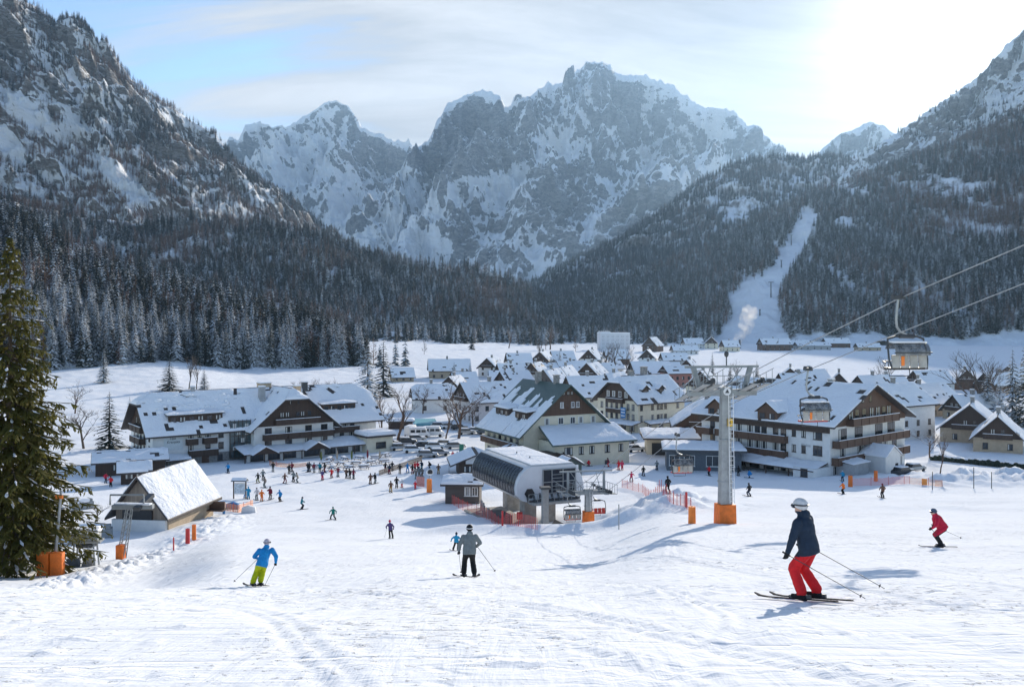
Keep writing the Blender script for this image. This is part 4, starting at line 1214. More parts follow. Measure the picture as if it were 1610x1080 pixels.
# slid snow: tongues of different length on the slope
q = random.Random(4)
for F_, sgn in (('f', -1), ('k', 1)):
    fb = (lambda b: b) if sgn < 0 else (lambda b: H2.W - b)
    quads = []
    n = 26; a0, a1 = -1.3, 18.3
    tops = [5.9 + 1.2 * math.sin(i * .9) + q.uniform(-1., 1.0) for i in range(n + 1)]
    for i in range(n):
        x0 = a0 + (a1 - a0) * i / n; x1 = a0 + (a1 - a0) * (i + 1) / n
        t0, t1 = tops[i], tops[i] + q.uniform(-.5, .5)
        pt = lambda a, b: H2.T(a, fb(b), H2.hw + b * H2.slope + .004)
        if 6 < i < 9 and sgn < 0: t0 = t1 = 1.2
        quads.append([pt(x0, -1.5), pt(x1, -1.5), pt(x1, t1), pt(x0, t0)])
    snow_sheet('snow_cover', quads, .32, H2.roof, 4, .08, 2)
H2.dormer('f', 1.6, 6.6, 8.3, 1.5, snow=.5, wins=2); H2.dormer('f', 9.4, 15.2, 8.3, 1.5, snow=.5, wins=3)
H2.row('g0', (5.0, 8.0, 10.6, 12.4, 15.2), 7.5, 1.1, 1.3, frame='white frame', off=.0); H2.row('g0', (8.2, 10.6, 11.7), 10.6, .75, 1.1, frame='white frame', off=.06)
H2.row('g0', (8.6, 9.6, 10.4), 13.0, .55, .75, off=.06)
H2.row('f', (2.5, 5, 7.5, 10, 12.5, 15), 4.1, 1.1, 1.5); H2.balcony('f', .4, 16.5, 3.1, 1.2, .9, 'brown boards'); H2.row('f', (3, 7, 11, 15), .6, 1.3, 1.5)
H2.chimney(11.2, 9.2, 1.0, 1.9, 'stone plinth', False); H2.chimney(4.5, 9.6, .9, 1.5, 'stone plinth', False)
# lower wing along the gable with a snowy lean-to roof
loc, rz_ = H2.at('g0', 9.6, 0., 3.2)
lw = MB().box((1.6, 0, 1.7), (16.2, 6.2, 6.6)).build('lower_wing', MATS['cream plaster'], H2.o, loc, rz_)
pr = MB().poly([(-7.6, -4.2, 4.7), (10.9, -4.2, 4.7), (10.2, 3.2, 7.4), (-6.4, 3.2, 7.4), (-7.6, -4.2, 4.5), (10.9, -4.2, 4.5), (10.2, 3.2, 7.15), (-6.4, 3.2, 7.15)], [(0, 1, 2, 3), (7, 6, 5, 4), (0, 4, 5, 1), (1, 5, 6, 2), (2, 6, 7, 3), (3, 7, 4, 0)]).build('lower_roof', MATS['green roof sheet'], H2.o, loc, rz_)
quads = []
for i in range(5):
    x0, x1 = -7.4 + 18.2 * i / 5, -7.4 + 18.2 * (i + 1) / 5; u0, u1 = -6.3 + 16.4 * i / 5, -6.3 + 16.4 * (i + 1) / 5
    quads.append([(x0, -4.1, 4.71), (x1, -4.1, 4.71), (u1, 2.9, 7.29), (u0, 2.9, 7.29)])
snow_sheet('snow_cover', quads, .4, pr, 8)
for x, w_ in ((-3.6, 1.7), (-.9, 1.), (1.4, 1.1), (4.8, 1.1), (7.8, 1.)):
    a, b, c = win_mesh(w_, 1.45, 2); wo = link('window', a, lw, (x, -3.1, 2.6)); link('pane', b, wo, (0, -.03, 0))
a, b, c = win_mesh(.7, 1.1, 1); wo = link('window', a, lw, (4.6, -3.1, .1)); link('pane', c, wo, (0, -.03, 0))
mb = MB().box((-7.2, -2.2, 3.2), (2.2, 4., .2))
mb.box((-7.2, -4.1, 2.7), (4.4, .1, 1.)); mb.box((-7.2, -2.2, 2.3), (4.4, 4., .14))
for x in (-9.2, -5.2): mb.box((x, -4.0, 1.2), (.2, .2, 4.4))
mb.build('terrace', MATS['dark larch boards'], lw)

# ---------------------------------------------------------------- cream hotel with arched attic windows
A = P3(1003, 629, 215)
H3 = House('hotel', 'cream three storey hotel with arched attic windows and patchy snowy roof', 'hotel', (A.x, A.y, G0), R(36.9), 16.5, 14.4, 7.9, 5.6,
           wall='cream plaster', clad=True, clad_z=7.6, oe=1.2, og=1.4, hip=(.3, .0), cl_ends=(0,), seed=23, snow=.35)
for z in (2.9, 5.3): H3.row('g0', (1.6, 3.4, 5.6, 7.4, 9.2, 11., 12.8), z, .9, 1.5)
H3.row('g0', (4., 6.2, 8.4, 10.4), 8.3, 1.0, 1.4, frame='white frame', off=.06)
H3.balcony('g0', 4.4, 10.4, 4.5, 1., .8); H3.balcony('g0', 4.4, 10.4, 7.0, 1., .8)
for z in (2.6, 5.3): H3.row('f', (1.2, 5., 7., 8.2, 9.6, 14.), z, .9, 1.5)
H3.dormer('f', 3.2, 5.4, 9.2, 1.2, wins=1, gable=True); H3.dormer('f', 8.8, 10.8, 9.2, 1.1, wins=1, gable=True)
H3.chimney(4.5, 7., 1.2, 1.2, 'stone plinth', False); H3.chimney(9.5, 7.4, 1.3, 2.0, 'stone plinth', False)
H3.canopy('g0', -1., 9., 2.5, 3.2, .6, 4); H3.canopy('f', 2., 15., 2.5, 2.2, .5, 0); H3.row('g0', (2., 5., 8., 11.), .3, 1.6, 1.7); H3.row('f', (4., 8., 12.), .3, 1.6, 1.7)
loc, rz_ = H3.at('g0', 3.6, 3.3, .9)
bn = MB().box((0, -.6, 1.4), (1.7, .08, 2.6)).build('banner', MATS['blue paint'], H3.o, loc, rz_)
for z in (.7, 1.5, 2.2): MB().box((0, -.65, z), (1.3, .03, .22)).build('banner_stripe', MATS['white paint'], bn)

# ---------------------------------------------------------------- chalet hotel on the right
A = P3(1305, 660, 150)
H4 = House('hotel', 'wide chalet hotel with brown gable and carved wooden balconies beside the ski run', 'hotel', (A.x, A.y, -26.4), rot_of(.77, .64), 27, 26, 9.2, 5.9,
           clad=True, clad_z=8.3, oe=1.3, og=1.6, sw=True, snow=.45, cl_ends=(0,), cladm='brown boards', seed=33, ridge_gap=.15)
H4.row('g0', (4.0, 9.3, 16.3, 20.8), 6.0, 2.6, 1.9, div=3); H4.row('g0', (4.0, 9.8, 12.0, 16.6, 18.6, 22.), 3.2, 1.6, 1.7)
H4.row('g0', (6.6, 8.6, 11., 13.6, 15.8, 18., 19.8), 9.3, 1.3, 1.7, off=.07); H4.row('g0', (10.6, 13.2), 12.0, .8, 1.2, off=.07)
H4.balcony('g0', 5.2, 21.5, 8.4, 1.3, 1.05, 'brown boards'); H4.balcony('g0', .6, 25.2, 5.0, 1.4, 1.1, 'brown boards'); H4.balcony('g0', .4, 11.0, 2.1, 1.3, 1.15, 'brown boards'); H4.balcony('g0', 15.6, 25.2, 2.1, 1.4, 1.1, 'brown boards')
for z in (3.4, 6.1):
    H4.row('f', (2.3, ), z, 1.7, 1.7); H4.row('f', (5.0, 6.9), z + .15, .8, 1.3); H4.row('f', (9.0, 10.6, 13.0, 14.4, 16., 18.4, 21., 22.2, 24.4), z, 1.1, 1.6)
H4.balcony('f', 8., 23.0, 5.1, 1.3, 1.05, 'brown boards'); H4.balcony('f', 8., 24.0, 2.4, 1.3, 1.05, 'brown boards'); H4.balcony('f', 24.2, 27.4, 5.1, 1.3, 1.0, 'brown boards')
pr = MB().box((0, -.5, 0), (27.6, .3, 1.3)); loc, rz_ = H4.at('f', 13.6, 8.1, .0); pr.build('eaves_board', MATS['dark larch boards'], H4.o, loc, rz_)
H4.dormer('f', 9.6, 13.6, 8.7, 1.7, wins=2, gable=True, mat='brown boards'); H4.dormer('f', 21., 24.6, 8.7, 1.7, wins=2, gable=True, mat='brown boards')
H4.canopy('f', .4, 23.5, 2.2, 4.6, .9, 6, .3); H4.row('f', (6., 9., 12., 15., 18., 21.), -.2, 2.1, 1.9, div=3)
loc, rz_ = H4.at('f', 2.0, -.4, 2.3)
MB().box((0, 0, .9), (4.4, 4.4, 2.6)).build('lean_to', MATS['white plaster'], H4.o, loc, rz_)
H4.win('f', 2.1, .3, 1.3, 1.4, off=4.52)
H4.win('g0', 1.6, .2, 1.1, 1.4); 
loc, rz_ = H4.at('g0', 4.4, 0., 1.6)
p2 = MB().box((0, 0, .8), (5.2, 3., 3.)).build('porch', MATS['grey plaster'], H4.o, loc, rz_)
snow_sheet('snow_cover', [[(-2.8, -1.8, 2.34), (2.8, -1.8, 2.34), (2.8, 1.5, 2.7), (-2.8, 1.5, 2.7)]], .35, p2, 3)
loc, rz_ = H4.at('g0', 11.8, 0., 2.6)
p3 = MB().prism([(-2.6, -1.5), (2.6, -1.5), (2.6, 3.2), (0, 4.8), (-2.6, 3.2)], 'y', -2.4, 2.4).build('side_gable', MATS['white plaster'], H4.o, loc, rz_)
for sg in (-1, 1): snow_sheet('snow_cover', [[(sg * 2.9, -2.7, 3.06), (0, -2.7, 4.85), (0, 2.4, 4.85), (sg * 2.9, 2.4, 3.06)]], .3, p3, 6)
a, b, c = win_mesh(.9, 1.5, 1); wo = link('window', a, p3, (1.2, -2.42, .2)); link('pane', c, wo, (0, -.03, 0))
loc, rz_ = H4.at('g0', 20., -1.0, .2)
ar = MB()
for i in range(5): ar.box((-4.6 + i * 2.3, 0, 1.3), (1.0, .5, 2.6))
ar.box((0, 0, 2.75), (10.2, .5, .7)); ar.build('arcade', MATS['white plaster'], H4.o, loc, rz_)
ar2 = MB().box((0, .35, 1.2), (10., .1, 2.6)).build('arcade_glazing', MATS['window glass'], H4.o, loc, rz_)
loc, rz_ = H4.at('f', 4.6, 4.95, .02)
text_obj('lettering', 'Alpina', .75, 'grey plaster', H4.o, loc, (R(90), 0, rz_))
H4.chimney(21., 8., 1., 1.2); H4.chimney(8, 14, .9, .8)

# ---------------------------------------------------------------- lift barn on the left
A = ground_at(261, 833, 60)
B1 = House('lift_barn', 'old timber barn with bright sunlit snowy roof beside the left drag lift', 'barn', (A.x, A.y, A.z), R(82), 10.6, 5.8, 2.2, 3.6, hole=0., wall='weathered boards', oe=.75, og=.9, snow=.25, seed=43, ridge_gap=.1, clad=True, clad_z=2.2, cladm='weathered boards')
mb = MB().box((0, 0, .3), (6.2, .4, 1.5)); loc, rz_ = B1.at('g0', 3.0, 0., .1); mb.build('stone_base', MATS['white plaster'], B1.o, loc, rz_)
mb = MB().box((5.2, 0, .2), (10.2, .3, 1.6)); loc, rz_ = B1.at('f', 0., 0., .08); mb.build('stone_base', MATS['tan plaster'], B1.o, loc, rz_)
B1.row('f', (2.0, 3.8, 5.6), 1.0, 1.2, 1.0, off=.05); B1.door('f', 8.2, 1.2, 1.9); B1.win('f', 7., 1., 1.3, 1.)
mb = MB().box((0, -.05, .3), (3.4, .2, 1.3)); loc, rz_ = B1.at('g0', 3.2, 1.1, .1); mb.build('loading_opening', MATS['black plastic'], B1.o, loc, rz_)
mb = MB().box((0, 0, 0), (1.6, 2.4, .12)).box((0, 0, .5), (.2, 2.2, .9)); loc, rz_ = B1.at('f', 9.4, .25, 1.); mb.build('porch', MATS['brown boards'], B1.o, loc, rz_)
# bare shingles where the snow has slid off near the far gable
# ---------------------------------------------------------------- village houses
def chalet(label, px, py, Y, w, rz, L, W, hw, rise, wall='white plaster', sw=False, cladm='dark larch boards', nf=3, ng=2, name='house', cat='house', hip=(0, 0), dz=0., bal=True, chim=True, snow=.4, clad=True, oe=.8):
    A = P3(px, py, Y)
    g = gz1(A.x, A.y)
    h = House(name, label, cat, (A.x, A.y, g + dz), R(rz), L, W, hw, rise, wall=wall, clad=clad, clad_z=hw - .1, oe=oe, og=.8, sw=sw, hip=hip, cladm=cladm, seed=int(px), snow=snow, ridge_gap=.12, cl_ends=(0, 1))
    st = 2 if hw > 4 else 1
    for k in range(st):
        z = .7 + k * 2.5
        h.row('f', [L * (i + .5) / nf for i in range(nf)], z, 1.0, 1.3); h.row('g0', [W * (i + .5) / ng for i in range(ng)], z, 1.0, 1.3)
    h.row('g0', [W * .5 - .9, W * .5 + .9], hw + .6, .8, 1.1, off=.07)
    if bal and rise > 2.4: h.balcony('g0', W * .2, W * .8, hw - .2, .9, .8)
    if chim: h.chimney(L * .45, W * .5, .8, 1.1, 'stone plinth')
    return h
# (label, px of the near corner, nominal row, distance, ...)
chalet('white chalet with brown boarded gable and long snowy roof left of the yellow guesthouse', 742, 660, 235, 0, 28, 18, 12, 6.0, 4.6, 'rose plaster', nf=6, ng=4)
chalet('low white house with snowy hipped roof behind the leafless trees', 652, 650, 262, 0, 12, 12, 9, 4.6, 3.6, 'white plaster', hip=(.4, .4), nf=2, clad=False)
chalet('long farmhouse with many skylights in its snowy roof on the meadow edge', 676, 590, 400, 0, 8, 18, 11, 4.2, 4.6, 'tan plaster', nf=5)
chalet('small chalet with dark gable and white balcony on the meadow edge', 752, 585, 420, 0, -24, 11, 9.5, 4.6, 4.2, sw=True)
chalet('low shed under thick snow beside the dark gabled chalet', 785, 588, 410, 0, 10, 12, 8, 2.6, 3., 'tan plaster', chim=False)
chalet('white farm shed at the left end of the snowy meadow', 618, 590, 380, 0, 18, 9, 8, 2.6, 3.4, 'tan plaster', chim=False)
chalet('squat grey roofed house behind the yellow guesthouse', 800, 612, 330, 0, 35, 12, 10, 3.5, 4.4)
chalet('house with twin steep white gables in the crowded village', 838, 612, 320, 0, -30, 12, 9, 4.6, 5.2, sw=True, cladm='grey brown boards')
chalet('second steep gabled house with snow wedged in its valley roof', 866, 608, 335, 0, -25, 11, 8, 5., 5.0, sw=True, cladm='grey brown boards')
chalet('broad house with dormered white roof in front of the cream hotel', 905, 640, 262, 0, 20, 14, 11, 5.2, 5.4, 'cream plaster', nf=4)
chalet('narrow dark gabled house squeezed behind the broad dormered roof', 935, 618, 300, 0, -35, 12, 8.6, 5.2, 4.6, sw=True)
chalet('chalet with overhanging snow behind the village lanes', 885, 590, 400, 0, 24, 14, 10, 4.2, 4.6)
chalet('low chalet with wide white roof under the leafless larches', 925, 585, 420, 0, -20, 13, 10, 4., 4.4, sw=True)
chalet('small grey house left of the leafless village larches', 955, 582, 440, 0, 30, 10, 9, 3.6, 4.)
chalet('red brick block with flat snowy roof behind the cream hotel', 1052, 604, 360, 0, 15, 10, 9, 6.2, 2.6, M('brick red', (.32, .14, .11), .8).name, clad=False, nf=4, chim=False)
chalet('pale house with brown gable right of the red brick block', 1066, 590, 400, 0, -28, 10, 8, 5.6, 4., sw=True)
chalet('long low roof behind the lift pylon head', 1018, 588, 420, 0, 5, 16, 9, 3.6, 3.6)
chalet('snow laden house behind the ridge of the chalet hotel', 1240, 612, 300, 0, 12, 15, 11, 4.6, 4.6)
chalet('little brown hut roof poking over the chalet hotel ridge', 1300, 606, 310, 0, -20, 9, 8, 4.6, 4.4, sw=True)
chalet('twin roofed house behind the brown hotel gable', 1370, 612, 280, 0, 25, 13, 10, 4.8, 4.8)
chalet('white house with slate blue eaves right of the chalet hotel', 1416, 680, 200, 0, 32, 13, 12, 8.4, 4.2, nf=3, clad=False)
chalet('low house with snow wedge roof behind the stone wall', 1478, 702, 200, 0, -32, 14, 12, 3.4, 5.2, 'tan plaster', sw=True)
chalet('brown gabled bungalow with blue shaded snow roof at the right edge', 1530, 700, 185, 0, -30, 15, 9, 3.2, 4.4, 'tan plaster', sw=True, nf=3)
chalet('distant brown cottage under the tall spruces on the right', 1483, 640, 300, 0, 40, 9, 8, 2.4, 3.4, 'tan plaster', chim=False)
chalet('house with white ridge in the field behind the chair lift', 1452, 615, 340, 0, 14, 14, 10, 3.6, 4.2, chim=False)
chalet('timber house between the spruces at the right edge', 1565, 625, 330, 0, 12, 13, 10, 3.6, 4., 'brown boards')
chalet('chalet with lit snow roof at the foot of the ski run', 1200, 556, 780, 0, 6, 26, 14, 6., 5., 'brown boards', nf=6)
chalet('dark barn roof among white trees at the far field edge', 1010, 556, 760, 0, -30, 16, 13, 5.5, 7., 'brown boards', sw=True)
chalet('small far cottage near the steaming chimney', 1140, 556, 760, 0, 15, 14, 10, 4.5, 5., 'cream plaster')
chalet('far white roof beside the frosted bushes', 1060, 560, 700, 0, 8, 20, 10, 3.4, 4., 'white plaster', nf=5)
chalet('snow covered hut in the far meadow on the left', 612, 543, 900, 0, 20, 14, 10, 3.5, 4.5, 'brown boards')
chalet('far long shed roof at the right end of the valley', 1255, 556, 800, 0, 3, 30, 12, 4., 3., 'grey plaster', nf=5)
VC = [
 ('steep roofed cottage with two dormers behind the white boarded gable chalet', 790, 600, 365, 22, 12, 9, 4.4, 4.8, 'cream plaster', False),
 ('narrow white gable between two long roofs in the village centre', 822, 600, 372, -24, 10, 8, 5, 4.6, 'white plaster', True),
 ('grey boarded barn at the left end of the village cluster', 772, 606, 350, 6, 13, 8, 3.2, 4., 'grey brown boards', False),
 ('wide chalet with flat pitched roof above the green roof ridge', 846, 592, 398, 12, 16, 10, 4.6, 3.4, 'white plaster', False),
 ('cream chalet with sun on one roof half in the middle of the roofs', 905, 602, 362, -26, 12, 10, 5, 4.8, 'cream plaster', True),
 ('dark boarded chalet directly left of the bare larches', 938, 604, 372, 28, 11, 9, 4.4, 4.6, 'brown boards', False),
 ('long white roof with small chimney right of the bare larches', 1000, 600, 385, 14, 17, 10, 4.4, 4.6, 'white plaster', False),
 ('high gabled house whose snow hides half the cream hotel corner', 1078, 618, 300, -22, 12, 10, 5.4, 5., 'cream plaster', True),
 ('small boarded cottage in the first row beside the meadow', 716, 612, 345, 20, 9, 8, 3.0, 3.6, 'brown boards', False),
 ('white cottage beyond the pool garden', 690, 622, 318, -18, 10, 8, 3.4, 3.8, 'white plaster', True),
 ('far cottage with bright roof in the top row of the village, leftmost', 800, 578, 490, 12, 13, 10, 4, 4.6, 'white plaster', False),
 ('far cottage in the top row left of the tall leafless tree', 836, 576, 510, -20, 12, 10, 4.4, 4.6, 'brown boards', True),
 ('far cottage in the top row right of the tall leafless tree', 872, 575, 520, 18, 13, 10, 4, 5., 'cream plaster', False),
 ('far twin gable in the top row before the white block', 912, 574, 530, -25, 13, 11, 4.4, 5.4, 'white plaster', True),
 ('far brown house straight below the white block', 955, 573, 540, 10, 14, 10, 4.2, 4.8, 'brown boards', False),
 ('far house right below the white block corner', 1004, 573, 540, -16, 12, 10, 4.2, 5., 'white plaster', True),
 ('far shed in the top row behind the red brick block', 1044, 574, 530, 8, 15, 9, 3.6, 3.8, 'grey plaster', False),
 ('white house tucked behind the big snowy ridge of the chalet hotel', 1218, 604, 330, -18, 13, 11, 4.8, 4.8, 'white plaster', True),
 ('brown roofed house behind the chalet hotel chimneys', 1268, 606, 325, 22, 12, 10, 4.6, 4.4, 'brown boards', False),
 ('snowy gable directly under the nearest chair', 1412, 622, 262, -28, 12, 10, 5., 5., 'cream plaster', True),
 ('low roof left of the snowy gable under the chair', 1386, 618, 300, 16, 12, 9, 4.2, 4.2, 'white plaster', False),
 ('dark slate house in the middle of the right cluster', 1446, 640, 250, 24, 12, 10, 4.4, 4.8, 'tan plaster', False),
 ('small chalet at the field edge on the right', 1500, 612, 350, -20, 11, 9, 3.6, 4.2, 'brown boards', True),
 ('flat roofed house seen through the spruces on the right', 1600, 612, 380, 10, 14, 10, 4.4, 3., 'white plaster', False),
 ('snowy farm roof in front of the right thicket', 1520, 662, 240, 15, 13, 9, 3., 4., 'tan plaster', False),
 ('far low cabins beside the ski run foot', 1226, 552, 850, 4, 30, 12, 4., 3.6, 'brown boards', False),
 ('far cream house left of the stack with steam', 1108, 553, 830, -12, 18, 12, 5., 6., 'cream plaster', True),
 ('far white house between frosted bushes', 1078, 552, 830, 10, 18, 11, 5., 5., 'white plaster', False),
 ('far brown barn at the far edge right of the run', 1300, 552, 860, 6, 24, 12, 4.4, 4.6, 'brown boards', False),
 ('far shed before the dark slope right of the run', 1350, 556, 780, 2, 20, 10, 3.6, 3.2, 'tan plaster', False)]
for l_, px_, py_, Y_, rz_, L_, W_, hw_, ri_, wl_, sw_ in VC:
    chalet(l_, px_, py_, Y_, 0, rz_, L_, W_, hw_, ri_, wl_, sw=sw_, bal=Y_ < 400)
# brown gable behind the lift pylon
chalet('dark brown chalet with snow rimmed gable half hidden by the lift pylon', 1062, 700, 190, 0, -8, 14, 14, 4.8, 5., 'brown boards', sw=True, cladm='brown boards', ng=3)
# white block at the end of the valley
A = on_ground(944, 800)
wb = thing('apartment_block', 'large white flat roofed block at the edge of the valley wood', 'building', A, R(4))
MB().box((13.5, 9, 6.5), (27, 18, 17)).box((5, 9, 15.6), (9, 14, 2)).build('wall', M('white block wall', (.66, .66, .67), .7, var=.04), wb)
for k in range(4):
    for i in range(6):
        a, b, c = win_mesh(1.8, 1.5, 1); wo = link('window', a, wb, (2.5 + i * 4.4, -.02, 1.6 + k * 3.3)); 
MB().box((13.5, 9, 15.26), (27.4, 18.4, .5)).build('snow_cover', SN, wb)

# ---------------------------------------------------------------- ski school pavilion (flat roofs) by the square
A = P3(1048, 735, 158)
pv = thing('pavilion', 'low blue grey ski rental pavilion with thick snow on two flat roofs', 'pavilion', (A.x, A.y, -26.3), R(-8))
MB().box((6.5, 4, 1.2), (13, 8, 4.2)).build('wall', MATS['blue grey wall'], pv)
for x, w_ in ((1.4, 1.9), (4., 1.9), (8., 2.2), (11., 1.8)):
    a, b, c = win_mesh(w_, 1.9, 2, 'white frame'); wo = link('window', a, pv, (x, -.02, .6)); link('pane', c, wo, (0, -.03, 0))
rf = MB().box((6.5, 3.4, 3.5), (14.6, 10.4, .35)).build('roof', MATS['dark steel'], pv)
snow_sheet('snow_cover', [[(-.75 + 2.9 * i, -1.75, 3.69), (-.75 + 2.9 * (i + 1), -1.75, 3.69), (-.75 + 2.9 * (i + 1), 8.5, 3.69), (-.75 + 2.9 * i, 8.5, 3.69)] for i in range(5)], .5, rf, 3)
A = P3(1018, 712, 178)
pv = thing('pavilion', 'open stall hall with drooping snow roof behind the ski rental pavilion', 'pavilion', (A.x, A.y, -26.8), R(-4))
MB().box((4.5, 4.5, 1.), (9, 6, 4.)).build('wall', MATS['cream plaster'], pv)
MB().box((4.5, 1.4, 1.), (7, .2, 2.4)).build('stall_front', MATS['black plastic'], pv)
rf = MB().box((4.7, 3, 3.4), (11.4, 10, .3)).build('roof', MATS['dark larch boards'], pv)
snow_sheet('snow_cover', [[(-1, -2, 3.56), (3, -2, 3.56), (3, 8, 4.2), (-1, 8, 4.2)], [(3, -2, 3.56), (7, -2, 3.56), (7, 8, 4.2), (3, 8, 4.2)], [(7, -2, 3.56), (10.3, -2, 3.56), (10.3, 8, 4.2), (7, 8, 4.2)]], .6, rf, 9, .25)
# ticket kiosk
A = P3(722, 713, 150)
KS = House('ticket_kiosk', 'dark brown ticket kiosk with white number board and twin snowy roofs', 'kiosk', (A.x, A.y, -26.2), R(8), 7, 6, 2.6, 1.2, wall='dark larch boards', oe=1.6, og=1.2, sw=True, snow=.3, seed=51, clad=False)
loc, rz_ = KS.at('g0', 3.4, 2.2, .02)
sg_ = MB().box((0, -.05, .55), (4.6, .1, 1.4)).build('sign_board', MATS['white paint'], KS.o, loc, rz_)
text_obj('lettering', 'LS', .8, 'dark steel', sg_, (1.5, -.12, .55), (R(90), 0, 0))
KS.row('g0', (1.4, 4.4), .6, 1.3, 1.1)
A = P3(762, 712, 158)
KS2 = House('market_stall', 'open wooden stall with snowy pitched roof beside the ticket kiosk', 'stall', (A.x, A.y, -26.4), R(-12), 6, 7, 2.5, 1.2, wall='dark larch boards', oe=1.2, og=1., sw=True, snow=.3, seed=52, clad=False)
KS2.row('g0', (1.8, 5.), .8, 1.8, 1.2)
# shed with green door by the yellow guesthouse
A = P3(884, 727, 150)
SH = House('shed', 'small dark green ski shed with white door by the yellow guesthouse wall', 'shed', (A.x, A.y, -26.3), R(20), 3.2, 3.6, 2.2, 1.1, wall=M('shed green', (.05, .075, .07), .7).name, sw=True, oe=.4, og=.4, seed=54, clad=False, snow=.25)
SH.door('g0', 2.3, 1.3, 1.9, 'white paint'); SH.win('g0', .9, .8, .7, .8)
# wooden lift hut
A = ground_at(700, 792, 80)
HT = House('lift_hut', 'grey brown lift operators hut with curved snow roof left of the station', 'hut', (A.x, A.y, A.z), R(-3), 4.6, 3.8, 2.9, .5, wall='grey brown boards', oe=.7, og=.6, snow=.35, seed=55, clad=False, ridge_gap=.0)
HT.row('f', (3.0, 4.0), 1.1, .8, 1.2, frame='white frame'); HT.door('g0', 1.8, .9, 2., 'dark larch boards')
# two dark stalls behind the left barn
for px_, py_, Y_, L_, lab in ((150, 735, 150, 11, 'low dark lodge with layered snow roofs left of the long hotel'), (190, 745, 140, 4, 'small ticket booth with snow cap in front of the low dark lodge')):
    A = P3(px_, py_, Y_)
    k = House('lodge' if L_ > 6 else 'ticket_booth', lab, 'lodge' if L_ > 6 else 'booth', (A.x, A.y, gz1(A.x, A.y)), R(24), L_, L_ * .65, 2.6, 1.0, wall='dark larch boards', oe=.9, og=.7, snow=.4, seed=int(px_), clad=False)
    k.row('f', [L_ * .3, L_ * .7], .8, 1.2, 1.1)
# ================================================================ chair lift
LINE = Vector((-.193, .981, 0)); ACR = Vector((.981, .193, 0)); LRZ = math.atan2(.193, .981)
XL = lambda Y: 24.1 - .197 * Y
XR = lambda Y: 27.6 - .197 * Y
CABL = [(-14, 14.2), (0, 10.6), (16, 6.45), (31.1, 2.68), (38.1, .96), (47.5, -1.75), (57.5, -4.75), (60, -5.45), (62.5, -6.3), (72, -10.0), (82, -14.0), (90.5, -17.3), (93, -17.65), (99, -17.75)]
CABR = [(-14, 14.6), (0, 10.7), (16, 6.35), (35.6, 1.53), (45, -.95), (52, -2.87), (57, -4.3), (60, -5.15), (63, -6.1), (72, -9.3), (82, -13.7), (90.5, -17.3), (93, -17.65), (99, -17.75)]
def cable_at(C, X, Y):
    return Vector((X(Y), Y, np.interp(Y, [c[0] for c in C], [c[1] for c in C])))
for nm, C, X, lab in (('l', CABL, XL, 'thin steel haul rope rising to the right past the nearest chair'), ('r', CABR, XR, 'lower haul rope rising to the right over the chalet hotel roof')):
    pts = [cable_at(C, X, y) for y in [c[0] for c in C]]
    o = MB().tube(pts, .024, 6).build('haul_rope', MATS['galvanised steel'], smooth=True)
    tag(o, lab, 'cable', 'haul ropes of the chair lift')

